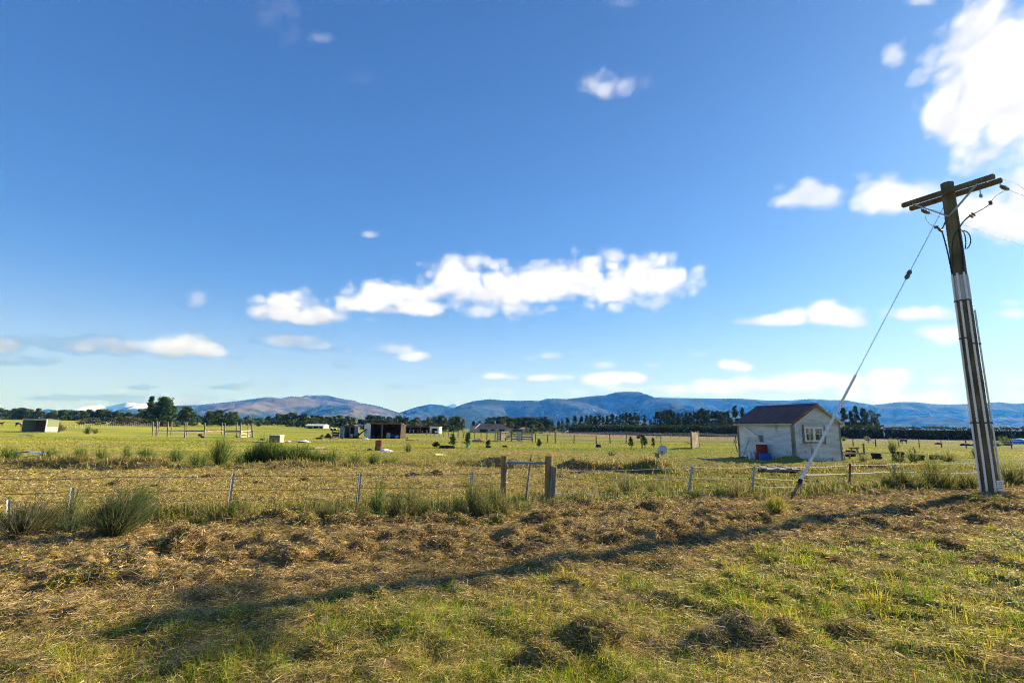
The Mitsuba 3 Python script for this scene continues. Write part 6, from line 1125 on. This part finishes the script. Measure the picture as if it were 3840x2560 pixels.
for i, x in enumerate((.25, .5, .75)): part(t, 'rafter', fB(bar((W * x, .1, hb_ - .1), (W * x, 4.1, hb_ * .86 - .1), .08, .14)), 'm_wood_dark')
for i, (y0, x0) in enumerate(((.55, -1.4), (.2, -1.0))): solo('prop_pole', bar(fB.p(x0 - 1.2, -.3 - .3 * i, 0), fB.p(-.62, -.12 - .1 * i, hb_ * .62), .13), 'm_wood_dark', ('left', 'right')[i] + ' of two dark poles propping the white end of the barn', 'prop')
q = fB.p(W * .615, -.55, 0); solo('leaning_drum', put(lathe([(0, 0), (.28, 0), (.30, .05), (.30, .85), (.28, .9), (0, .9)], 18), q, 0.3, 0.0, 0.14), 'm_concrete', 'pale pinkish drum leaning before the open barn', 'drum', smooth=40)
for i, (x, y, r, m, lab) in enumerate(((.05, 1.0, .35, 'm_blue', 'dark blue bundle inside the left of the barn'), (.24, .8, .36, 'm_red', 'red bundle inside the barn left of the centre post'), (.72, .9, .55, 'm_blue', 'blue bundle inside the right of the barn'), (.88, .7, .4, 'm_pvc_grey', 'grey sack inside the right end of the barn'))):
    mm = trimesh.creation.icosphere(subdivisions=2); mm.vertices = mm.vertices * (1 + .5 * (meshkit.fbm(mm.vertices * 2 + i, 2, i) - .5))[:, None] * [r, r, r * .75] + fB.p(W * x, y, r * .6); solo('bundle', mm, m, lab, 'bundle', smooth=True)
# junk by the small shed
J = thing('bench_frame', 'dark plank bench standing in the junk left of the small shed', 'bench'); a = ground_at(*Z(1585, 560, 960, 1540, 5.6)); k = scale_at(a); fJ = Frame(a, (1, 0.05))
for z, h, w in ((25, 3.5, 27), (15, 8, 25), (7, 5, 24), (2, 4, 26)): part(J, 'plank', fJ(box(w * k, .07, h * k, (14 * k, .1 * (25 - z) * k, z * k + .05))), 'm_wood_dark')
for x in (2, 24): part(J, 'upright', fJ(bar((x * k, .25, 0), (x * k, .35, 28 * k), .08)), 'm_wood_dark')
part(J, 'brace', fJ(bar((-4 * k, 0, 10 * k), (3 * k, .1, 27 * k), .07)), 'm_wood_dark')
for i, (x, y, w, h, m, lab) in enumerate(((1515, 560, 26, 12, 'm_wood_dark', 'dark heap of junk left of the plank bench'), (1510, 512, 14, 10, 'm_black', 'black box on the junk heap'), (1400, 540, 20, 9, 'm_wood_post', 'brushwood heap at the left end of the junk'), (1640, 580, 30, 5, 'm_wood_grey', 'low grey rubble before the plank bench'), (1830, 575, 14, 4, 'm_wood_grey', 'grey scrap at the foot of the small shed'), (1350, 560, 22, 3, 'm_wood_dark', 'flat dark scrap left of the junk heap'), (40, 640, 20, 3, 'm_wood_dark', 'flat dark rubbish left of the crate'))):
    q = Z(x, y + 12, 960, 1540, 5.6); cloth_lump(q[0], q[1], w, h, m, lab, 'rubbish', 'rubbish_heap', 20 + i)
# long shed with the white end
DL = 168.0
def zt(px, py, D): return at(px, py, D)[2]
a = at(1504, 1626, DL); a[2] = float(land_base(a[0], a[1])); b = at(1611, 1626, DL); fL = Frame(a, (1, 0), a[2]); W = b[0] - a[0]; h = zt(1560, 1599, DL) - a[2]
t = open_shed('long_shed', 'long open three bay shed with a rusty roof behind the barn', fL, W, 6, h, h * .92, 3, 'm_pvc_grey', 'm_rust', .2, 'm_wood_dark', .12)
b2 = at(1647, 1626, DL); W2 = b2[0] - b[0]; h2 = zt(1630, 1600, DL) - a[2]; fE = Frame((b[0] + .1, DL - .6), (1, 0), a[2]); t = thing('white_shed', 'white end shed with a wide doorway, joined to the long rusty shed', 'shed')
part(t, 'front_wall', fE(ext(Polygon([(0, 0), (W2, 0), (W2, h2), (0, h2)]).difference(sbox(W2 * .19, -.1, W2 * .81, h2 * .75)), 0, .1)), 'm_trim_white'); part(t, 'side_wall', fE(box(.1, 6, h2, (.05, 3.1, h2 / 2))), 'm_trim_white'); part(t, 'side_wall', fE(box(.1, 6, h2, (W2 - .05, 3.1, h2 / 2))), 'm_trim_white'); part(t, 'back_wall', fE(box(W2 - .2, .1, h2, (W2 / 2, 6, h2 / 2))), 'm_inside'); part(t, 'roof', fE(box(W2 + .4, 6.6, .14, (W2 / 2, 3, h2 + .08))), 'm_pvc'); part(t, 'bench', fE(box(W2 * .4, .5, .5, (W2 * .75, -.4, .6))), 'm_trim_white')
# pale green shed far left of the barn
DG = 235.0; a = at(1144.5, 1607, DG); b = at(1212.5, 1607, DG); zb = float(land_base(a[0], DG)); h = zt(1180, 1595, DG) - zb; hr = zt(1180, 1589, DG) - zb; W = b[0] - a[0]; fG = Frame(a, (1, 0.0), zb); t = thing('pale_shed', 'pale green roofed white shed with three open bays', 'shed')
part(t, 'end_wall', fG(box(.1, 7, h, (.05, 3.5, h / 2))), 'm_trim_white'); part(t, 'end_wall', fG(box(.1, 7, h, (W - .05, 3.5, h / 2))), 'm_trim_white'); part(t, 'back_wall', fG(box(W - .2, .1, h, (W / 2, 7, h / 2))), 'm_inside')
for x in (.07, .42, .74, .98): part(t, 'pier', fG(box(W * .06, .3, h - .3, (W * x, .15, (h - .3) / 2))), 'm_trim_white')
part(t, 'lintel', fG(box(W, .12, .4, (W / 2, .02, h - .2))), 'm_trim_white'); v = np.array([[-.3, -.4, h], [W + .3, -.4, h], [W + .3, 3.5, hr], [-.3, 3.5, hr], [-.3, 7.4, h], [W + .3, 7.4, h]]); part(t, 'roof', fG(trimesh.convex.convex_hull(v)), 'm_pale_green')
# white tank on its trailer
DT = 205.0; a = at(1238, 1608, DT); zb = float(land_base(a[0], DT)); k = DT / FPX; t = thing('tank_trailer', 'white tank on a trailer beside the pale green shed', 'trailer')
part(t, 'tank', put(tube([(0, 0, 0), (.15, 0, 0), (16 * k, 0, 0), (16 * k + .2, 0, 0)], [2 * k, 4 * k, 4 * k, 2 * k], 14), (at(1243, 1605, DT)[0], DT, zb + 6 * k)), 'm_white_sheet', 40); part(t, 'cab', put(rough_up(box(9 * k, 8 * k, 7 * k, bevel=.2), .02, 1), (at(1242, 1604, DT)[0], DT, zb + 8.5 * k)), 'm_white_sheet')
for x in (1244, 1258): part(t, 'wheel', put(lathe([(0, -.12), (.42, -.12), (.45, 0), (.42, .12), (0, .12)], 16), (at(x, 1608, DT)[0], DT - 3 * k, zb + .45), 0, math.pi / 2), 'm_rubber')
# low hipped house roofs: beige one behind the small shed, the grey house, a red tiled one
def hip_house(name, label, px0, px1, pr0, pr1, pye, pyr, pyb, D, dep, roofm, wallm, wins=()):
    a, b = at(px0, pyb, D), at(px1, pyb, D); zb = float(land_base((a[0] + b[0]) / 2, D)); he = zt((px0 + px1) / 2, pye, D) - zb; hr = zt((px0 + px1) / 2, pyr, D + dep / 2) - zb; W = b[0] - a[0]; r0, r1 = at(pr0, pyr, D + dep / 2)[0] - a[0], at(pr1, pyr, D + dep / 2)[0] - a[0]
    f = Frame(a, (1, 0), zb); t = thing(name, label, 'house'); wall = Polygon([(.5, 0), (W - .5, 0), (W - .5, he), (.5, he)])
    for x0, x1, z0, z1 in wins: wall = wall.difference(sbox(W * x0, z0, W * x1, z1))
    wk = part(t, 'wall', f(ext(wall, .5, .7)), wallm); part(t, 'wall', f(box(.2, dep - 1.4, he, (.6, dep / 2 + .1, he / 2))), wallm); part(t, 'wall', f(box(.2, dep - 1.4, he, (W - .6, dep / 2 + .1, he / 2))), wallm); part(t, 'wall', f(box(W - 1, .2, he, (W / 2, dep - .6, he / 2))), wallm)
    for x0, x1, z0, z1 in wins: k_ = part(t, 'window', f(cat_([box(W * (x1 - x0), .08, .08, (W * (x0 + x1) / 2, .55, z1 - .04)), box(W * (x1 - x0), .08, .08, (W * (x0 + x1) / 2, .55, z0 + .04)), box(.08, .08, z1 - z0 - .16, (W * x0 + .04, .55, (z0 + z1) / 2)), box(.08, .08, z1 - z0 - .16, (W * x1 - .04, .55, (z0 + z1) / 2))])), 'm_steel_dark'); part(k_, 'pane', f(box(W * (x1 - x0) - .1, .02, z1 - z0 - .1, (W * (x0 + x1) / 2, .62, (z0 + z1) / 2))), 'm_black')
    v = np.array([[-.1, 0, he], [W + .1, 0, he], [W + .1, dep, he], [-.1, dep, he], [r0, dep / 2, hr], [r1, dep / 2, hr]]); rk = part(t, 'roof', f(trimesh.convex.convex_hull(v)), roofm); part(t, 'gutter', f(box(W + .3, .12, .14, (W / 2, -.09, he - .03))), 'm_trim_cream')
    return t, f, W, he, hr, rk
t, f, W, he, hr, rk = hip_house('grey_house', 'low house with a dark grey hipped roof behind the stock yard', 1781, 1921, 1800, 1878, 1607, 1588.5, 1627, 238, 11, 'm_house_roof', 'm_house_wall', ((.12, .34, .3, 2.1), (.42, .52, .9, 2.1), (.64, .8, .3, 2.1)))
part(rk, 'hip_flashing', f(bar((-.1, 0, he + .03), (at(1800, 1588.5, 243.5)[0] - at(1781, 1600, 238)[0], 5.5, hr + .03), .45, .12)), 'm_pvc', label='pale flashing on the left hip'); part(rk, 'chimney', f(tube([(W * .53, 5.5, hr - .3), (W * .53, 5.5, hr + 1.5)], .25, 10)), 'm_galv'); 
hip_house('house_wing', 'lower dark roofed wing at the left of the grey house', 1757, 1792, 1768, 1786, 1606, 1596, 1626, 250, 9, 'm_house_roof', 'm_house_wall')
hip_house('tiled_house', 'far house with a red tiled roof between the golden poplars', 1945, 1990, 1960, 1970, 1607, 1601.5, 1622, 300, 9, 'm_red_tile', 'm_house_wall'); hip_house('beige_house', 'far beige roofed house behind the small grey shed', 1312, 1375, 1338, 1352, 1600, 1590, 1612, 290, 10, 'm_concrete', 'm_house_wall')
hip_house('far_barn', 'tiny grey barn at the left end of the clipped hedge', 2124, 2144, 2130, 2140, 1617, 1612, 1624, 262, 6, 'm_pvc_grey', 'm_pvc_grey')

# ================================================================ YARDS, FAR FENCES, ANIMALS, PEOPLE
U2 = lambda x, y: Z(x, y, 520, 1470, 4.9)
Yd = thing('timber_yard', 'unfinished yard of tall timber posts with a few rails on the left field', 'stock yard')
def ypost(holder, f, zx, zt0, zb, w=.15, m='m_wood_grey', D=None):
    px, py = f(zx, zb); a = ground_at(px, py) if D is None else np.array([at(px, py, D)[0], D, hz(at(px, py, D)[0], D)]); b = at(*f(zx + (zb - zt0) * 0.045, zt0), a[1])
    part(holder, 'post', bar(a - [0, 0, .1], b, w, w, bevel=.01), m); return a, b
front = [ypost(Yd, U2, x, t0, b) for x, t0, b in ((255, 540, 805), (325, 545, 815), (530, 545, 825), (848, 555, 830), (1208, 560, 835), (1578, 565, 822), (1865, 570, 835), (2068, 580, 830), (2095, 580, 832))]
backp = [ypost(Yd, U2, x, t0, b, .14) for x, t0, b in ((360, 540, 795), (597, 545, 792), (885, 548, 790), (1525, 560, 790), (1797, 553, 808), (2005, 575, 800))]
def yrail(a, b, h, m='m_wood_grey', w=.05, hh=.15): part(Yd, 'rail', bar(a[0] + [0, -.1, h], b[0] + [0, -.1, h], w, hh), m)
for k in range(4): yrail(front[k], front[k + 1], .93, 'm_wood_pale' if k < 3 else 'm_wood_grey')
yrail(front[4], front[5], .93); yrail(front[5], front[6], .78, 'm_wood_pale'); yrail(front[5], front[6], .98)
for k in range(5): yrail(backp[k], backp[k + 1], .92)
yrail(front[0], backp[0], .95); yrail(front[8], backp[5], .95)
Gt = thing('field_gate', 'pale wooden gate with a diagonal brace at the right end of the timber yard', 'gate'); a, b = front[6][0], front[7][0]; o = np.array([0, -.16, 0])
for h in (.12, .55, .98): part(Gt, 'bar', bar(a + o + [0.1, 0, h], b + o + [-.08, 0, h + .08], .04, .12), 'm_wood_pale')
part(Gt, 'brace', bar(a + o + [.12, -.045, .9], b + o + [-.1, -.045, .2], .04, .10), 'm_wood_pale')
for q, s in ((a, .12), (b, -.1)): part(Gt, 'stile', bar(q + o + [s, .045, .05], q + o + [s, .045, 1.1], .05, .10), 'm_wood_pale')
# the stock yard with its loading race on the right
Sy = thing('stock_yard', 'grey railed stock yard with a small roof before the grey house', 'stock yard')
yp = [ypost(Sy, Y, x, t0, b, .15) for x, t0, b in ((1140, 410, 635), (1215, 415, 650), (1335, 390, 640), (1465, 385, 642), (1710, 385, 645), (1945, 375, 655))]
ypost(Sy, Y, 1090, 350, 648, .14); ypost(Sy, Y, 900, 410, 618, .16); ypost(Sy, Y, 765, 450, 592, .12)
def srail(i, j, h, hh=.16): part(Sy, 'rail', bar(yp[i][0] + [0, -.09, h], yp[j][0] + [0, -.09, h], .045, hh), 'm_wood_grey')
for h, hh in ((.30, .10), (.62, .28), (.95, .12), (1.30, .14)): srail(0, 1, h, .2); srail(1, 3, h, hh)
for h in (.28, .66, 1.02, 1.30): srail(3, 4, h)
for h in (.30, .62, .98, 1.22): srail(4, 5, h)
part(Sy, 'prop', bar(yp[3][0] + [.1, -.3, 1.28], yp[3][0] + [2.9 * .42, -1.0, 0], .09, .09), 'm_wood_grey')
a = (yp[3][0] * .35 + yp[4][0] * .65); part(Sy, 'sheet_panel', box(.50, .05, 1.25, tuple(a + [0.1, -.16, .68])), 'm_pvc_grey')
a, b = yp[3][0], yp[4][0]; part(Sy, 'roof', box(np.linalg.norm(b - a) * 1.15, 1.6, .05, tuple((a + b) / 2 + [.15, .5, 1.68])), 'm_galv'); part(Sy, 'roof_board', box(np.linalg.norm(b - a) * 1.0, .05, .22, tuple((a + b) / 2 + [.15, 1.25, 1.5])), 'm_wood_dark')
for dx in (-.7, .8): part(Sy, 'roof_post', bar((a + b) / 2 + [dx, 1.2, 0], (a + b) / 2 + [dx, 1.2, 1.65], .12), 'm_wood_grey')
# fences of posts and wires across the middle distance
def wire_run(name, label, pts, n, h, r, m, wires=(.45, .85), wm='m_steel_dark', wr=.012, jitter=.0, seed=3):
    """pts: (pixel x, northing) of the line's corners."""
    g = np.random.default_rng(seed); t = thing(name, label, 'fence'); P = np.array([[at(px, 1640, D)[0], D] for px, D in pts]); L = np.concatenate([[0], np.cumsum(np.linalg.norm(np.diff(P, axis=0), axis=1))])
    tops = []
    for s in np.linspace(0, L[-1], n):
        x, y = np.interp(s, L, P[:, 0]) + g.normal(0, jitter), np.interp(s, L, P[:, 1]); z = hz(x, y); hh = h * g.uniform(.85, 1.12); a = np.array([x, y, z - .1]); b = np.array([x + g.normal(0, .05), y, z + hh]); part(t, 'post', tube([a, b], r * g.uniform(.8, 1.2), 6), m); tops.append(np.array([x, y - r, z]))
    for w in wires: part(t, 'wire', tube(np.array(tops) + [0, 0, w * h], wr, 4), wm)
    return t
wire_run('paddock_fence', 'closely posted fence behind the field shelter on the left', [(214, 140), (300, 150), (420, 168), (560, 190)], 44, 1.15, .06, 'm_wood_pale', seed=4)
wire_run('paddock_fence', 'post and wire fence from the long shed down to the stock yard', [(1505, 135), (1600, 118), (1700, 100), (1780, 88)], 17, 1.25, .085, 'm_wood_post', seed=5)
wire_run('paddock_fence', 'straggling old fence right of the stock yard', [(1990, 76), (2083, 66), (2179, 63), (2223, 62), (2300, 66), (2400, 70)], 9, 1.2, .06, 'm_wood_dark', (.4, .8), seed=6, jitter=.3)
wire_run('paddock_fence', 'long thin fence crossing the field below the left hedge', [(2010, 150), (2200, 140), (2400, 128), (2600, 118), (2765, 110)], 26, 1.15, .05, 'm_wood_grey', (.5, .95), 'm_tape', .022, seed=7)
wire_run('paddock_fence', 'farther pale railed fence at the foot of the left hedge', [(2060, 215), (2300, 190), (2500, 175), (2770, 160)], 22, 1.2, .06, 'm_wood_grey', (.55, 1.0), 'm_trim_cream', .045, seed=8)
wire_run('tape_fence', 'white tape fence on dark posts between the hut and the hedge', [(2760, 78), (2960, 74), (3211, 68), (3384, 66), (3482, 66), (3603, 64), (3720, 64), (3860, 62), (4100, 60)], 17, 1.05, .06, 'm_wood_dark', (.62, .92), 'm_tape', .016, seed=9)
# small gate in the long fence
Sg = thing('small_gate', 'small barred gate in the long thin fence', 'gate'); a = np.array([at(2461, 1650, 121)[0], 121, hz(at(2461, 1650, 121)[0], 121)]); b = a + [1.0, 0, 0]
for q in (a, b): part(Sg, 'post', tube([q, q + [0, 0, 1.25]], .08, 8), 'm_wood_grey')
for h in (.25, .5, .75, 1.0): part(Sg, 'bar', bar(a + [0, 0, h], b + [0, 0, h], .04, .06), 'm_wood_grey')
# hull figures
import manifold3d as m3
def ball(c, r, n=14): return m3.Manifold.sphere(float(r), n).translate([float(v) for v in c])
def skin(bones, edge=.045, it=6):
    """bones: (a, ra, b, rb) capsules hulled and joined into one smooth surface."""
    M = None
    for a, ra, b, rb in bones:
        h = m3.Manifold.batch_hull([ball(a, ra), ball(b, rb)]); M = h if M is None else M + h
    M = M.refine_to_length(edge); mm = M.to_mesh(); t = trimesh.Trimesh(mm.vert_properties[:, :3], mm.tri_verts, process=True); trimesh.smoothing.filter_taubin(t, iterations=it); return t
# person in pink bending down beyond the tape fence
def put3(m, o, rz=0, s=1.0): m = m.copy(); m.apply_scale(s); return put(m, o, rz)
D0 = 96.0; o = at(3257, 1660, D0); o[2] = hz(o[0], D0); rz0 = .5
Pn = thing('person', 'person in a pink top and dark trousers bending down behind the tape fence', 'person')
hip, sho, head = np.array([0, 0, .82]), np.array([.42, 0, .80]), np.array([.60, 0, .70])
legs = []
for s in (-1, 1):
    kn = np.array([.10 + .05 * s, .11 * s, .45]); an = np.array([-.04 + .08 * s, .12 * s, .08]); legs += [(hip + [0, .09 * s, -.02], .10, kn, .068), (kn, .066, an, .045), (an, .045, an + [.16, 0, -.04], .035)]
arms = []
for s in (-1, 1):
    el = sho + np.array([.06, .20 * s, -.26]); ha = el + np.array([.12, -.05 * s, -.24]); arms += [(sho + [0, .17 * s, 0], .062, el, .045), (el, .043, ha, .034)]
hand = [(arms[1][2], .036, arms[1][2] + [.05, 0, -.06], .03), (arms[3][2], .036, arms[3][2] + [.05, 0, -.06], .03)]
part(Pn, 'body', put3(skin([(sho, .07, head - [.05, 0, 0], .05), (head, .085, head + [.06, 0, -.06], .07)] + hand), o, rz0), 'm_skin', True)
part(Pn, 'jacket', put3(skin([(hip + [0, 0, .03], .165, sho, .15), (sho + [0, -.14, 0], .085, sho + [0, .14, 0], .085)] + arms), o, rz0), 'm_pink', True); part(Pn, 'trousers', put3(skin([(hip + [0, -.08, 0], .14, hip + [0, .08, 0], .14)] + legs), o, rz0), 'm_jeans', True); part(Pn, 'hair', put3(skin([(head + [-.02, 0, .035], .085, head + [-.03, 0, -.0], .08)]), o, rz0), 'm_hair', True)
def beast(name, label, cat, px, D, size, rz, m, patch=None, graze=True):
    """A four-legged animal, 1 = about a metre at the back."""
    x = at(px, 1640, D)[0]; o = np.array([x, D, hz(x, D)]); b = []
    ch, ru = np.array([.38, 0, .78]), np.array([-.48, 0, .80])
    b += [(ch, .235, np.array([0, 0, .76]), .22), (np.array([0, 0, .76]), .22, ru, .225)]
    nk = np.array([.60, 0, .95]) if not graze else np.array([.68, 0, .66]); hd = nk + (np.array([.18, 0, .10]) if not graze else np.array([.12, 0, -.32])); mu = hd + (np.array([.24, 0, -.12]) if not graze else np.array([.10, 0, -.22]))
    b += [(ch + [.06, 0, .08], .17, nk, .115), (nk, .115, hd, .10), (hd, .10, mu, .06)]
    for s in (-1, 1):
        b += [(hd + [-.03, .06 * s, .07], .03, hd + [-.06, .13 * s, .12], .012)]
        k = np.array([.40, .12 * s, .42]); f = np.array([.39 + .04 * s, .12 * s, .03]); b += [(ch + [.02, .11 * s, -.1], .11, k, .055), (k, .052, f, .042)]
        st = np.array([-.36, .13 * s, .52]); hk = np.array([-.58, .12 * s, .36]); hf = np.array([-.54 + .05 * s, .12 * s, .03]); b += [(ru + [0, .09 * s, -.06], .15, st, .10), (st, .09, hk, .05), (hk, .05, hf, .042)]
    b += [(ru + [-.20, 0, .10], .03, ru + [-.28, 0, -.30], .02)]
    t = thing(name, label, cat); part(t, 'body', put3(skin(b, .07, 5), o, rz, size), m, True)
    if patch: part(t, 'patch', put3(skin([(ch + [.02, 0, .03], .235, np.array([.12, 0, .79]), .226)], .06, 4), o, rz, size), patch, True, label='white patch over the shoulders')
beast('pony', 'small dark pony grazing behind the tape fence', 'pony', 3388, 92, .82, math.pi, 'm_hide_dark'); beast('cow', 'dark and white cow behind the rails left of the field shelter', 'cow', 62, 150, 1.15, .4, 'm_hide_dark', 'm_hide_white', False); beast('cow', 'brown cow cut by the left edge of the picture', 'cow', -6, 150, 1.1, .1, 'm_hide_brown', None, False)
shrub(32, 0, 93, 34, 46, [(0.16, 0.12, 0.05), (0.20, 0.14, 0.07), (0.10, 0.10, 0.04)], 'sh_rusty', 'rusty brown bush left of the field shelter', None); shrub(66, 0, 91, 16, 22, BUSH, 'sh_bush', 'small dark bush under the rails left of the field shelter'); shrub(4, 0, 92, 22, 26, BUSH, 'sh_bush', 'dark bush at the very left edge beside the rusty bush')
shrub(214, 0, 100, 26, 34, [(0.14, 0.13, 0.06), (0.18, 0.14, 0.09)], 'sh_brown', 'brown twiggy bush at the right end of the field shelter')
# the little vehicle by the far fence
Dv = 118.0; x = at(2403, 1640, Dv)[0]; o = np.array([x, Dv, hz(x, Dv)]); Vv = thing('farm_vehicle', 'small dark open farm vehicle by the far fence', 'vehicle')
for dx in (-.55, .55):
    for dy in (-.4, .4): part(Vv, 'wheel', put(lathe([(.1, -.11), (.26, -.11), (.29, -.05), (.29, .05), (.26, .11), (.1, .11)], 16), o + [dx, dy, .29], 0, math.pi / 2), 'm_rubber')
part(Vv, 'body', put(rough_up(box(1.5, .6, .24, bevel=.06), .02, 3), o + [0, 0, .55]), 'm_black'); part(Vv, 'seat', put(box(.6, .32, .12, bevel=.04), o + [-.2, 0, .75]), 'm_black'); part(Vv, 'mudguard', put(box(.5, .9, .05, bevel=.02), o + [.55, 0, .66]), 'm_jeans'); part(Vv, 'mudguard', put(box(.5, .9, .05, bevel=.02), o + [-.55, 0, .66]), 'm_jeans'); part(Vv, 'handlebar', tube([o + [.25, -.35, 1.0], o + [.3, 0, .98], o + [.25, .35, 1.0]], .03, 7), 'm_galv'); part(Vv, 'rack', box(.4, .7, .04, tuple(o + [.75, 0, .85])), 'm_galv')
# dark odds and ends along the far right field
for px, D, w, h, m, lab, nm, ct in ((3519, 88, 26, 7, 'm_wood_dark', 'dark log lying in the tan paddock before the hedge', 'log', 'log'), (3611, 80, 22, 8, 'm_black', 'left dark hump just left of the pole, before the hedge', 'tyre_heap', 'tyres'), (3634, 80, 26, 7, 'm_black', 'middle dark hump just left of the pole, before the hedge', 'tyre_heap', 'tyres'), (3653, 79, 22, 8, 'm_wood_dark', 'right dark hump partly behind the pole, before the hedge', 'tyre_heap', 'tyres'), (3278, 92, 11, 6, 'm_pvc_grey', 'grey bundle on the ground beside the bending person', 'bundle', 'bundle')):
    x = at(px, 1660, D)[0]; k = D / FPX; mm = trimesh.creation.icosphere(subdivisions=2); v = mm.vertices; v = v * (1 + .6 * (meshkit.fbm(v * 2 + px, 3, px) - .5))[:, None] * [w * k / 2, w * k / 3, h * k]; v[:, 2] = np.maximum(v[:, 2], -.03); mm.vertices = v + [x, D, hz(x, D)]; solo(nm, mm, m, lab, ct, smooth=True)
for i, px in enumerate((3770, 3786)): x = at(px, 1660, 84)[0]; drum((x, 84.0), .30, .62, 'm_trim_red', ('left', 'right')[i] + ' of two dark red drums in the field right of the pole', 'drum')
x = at(3832, 1660, 96)[0]; uu, ww = np.meshgrid(np.linspace(0, np.pi, 14), np.linspace(-1.3, 1.3, 10)); v = np.stack([x - 1.5 * np.cos(uu) * (1.1 - .1 * np.abs(ww)), 96 + ww, hz(x, 96) + 1.05 * np.sin(uu) ** .8 * (1 - .12 * ww ** 2)], -1).reshape(-1, 3); v += .05 * (np.stack([meshkit.fbm(v * 2 + k, 2, k) for k in range(3)], -1) - .5)
i, j = np.meshgrid(np.arange(9), np.arange(13), indexing='ij'); q = np.stack([i * 14 + j, i * 14 + j + 1, (i + 1) * 14 + j + 1, (i + 1) * 14 + j], -1).reshape(-1, 4); solo('blue_cover', (v, q), 'm_tarp', 'bright blue rounded cover at the right edge before the hedge', 'tarpaulin', smooth=True)

# ================================================================ LABELS: tell the members of a small group apart by their order from the left
_ORD = 'first second third fourth fifth sixth seventh eighth ninth tenth eleventh twelfth thirteenth fourteenth'.split()
def _bearing(key):
    for k, d in scene.items():
        if (k == key or k.startswith(key + '__')) and d.get('type') == 'ply':
            v = meshkit.WRITTEN[d['filename']][0]; c = (v.min(0) + v.max(0)) / 2; m = np.array(d['to_world'].matrix, float).reshape(4, 4) if 'to_world' in d else np.eye(4); c = m[:3, :3] @ c + m[:3, 3]; return math.atan2(c[0], c[1])
    return 0.0
_groups = {}
for k, v in labels.items():
    if 'group' in v: _groups.setdefault((v['group'], v['label']), []).append(k)
for (g, lab), ks in _groups.items():
    if not 2 <= len(ks) <= 14 or len(lab.split()) > 12: continue
    for i, k in enumerate(sorted(ks, key=_bearing)): labels[k]['label'] = f'{lab}, {_ORD[i]} from the left' if len(ks) > 2 else f"{lab}, {('left', 'right')[i]} of two"
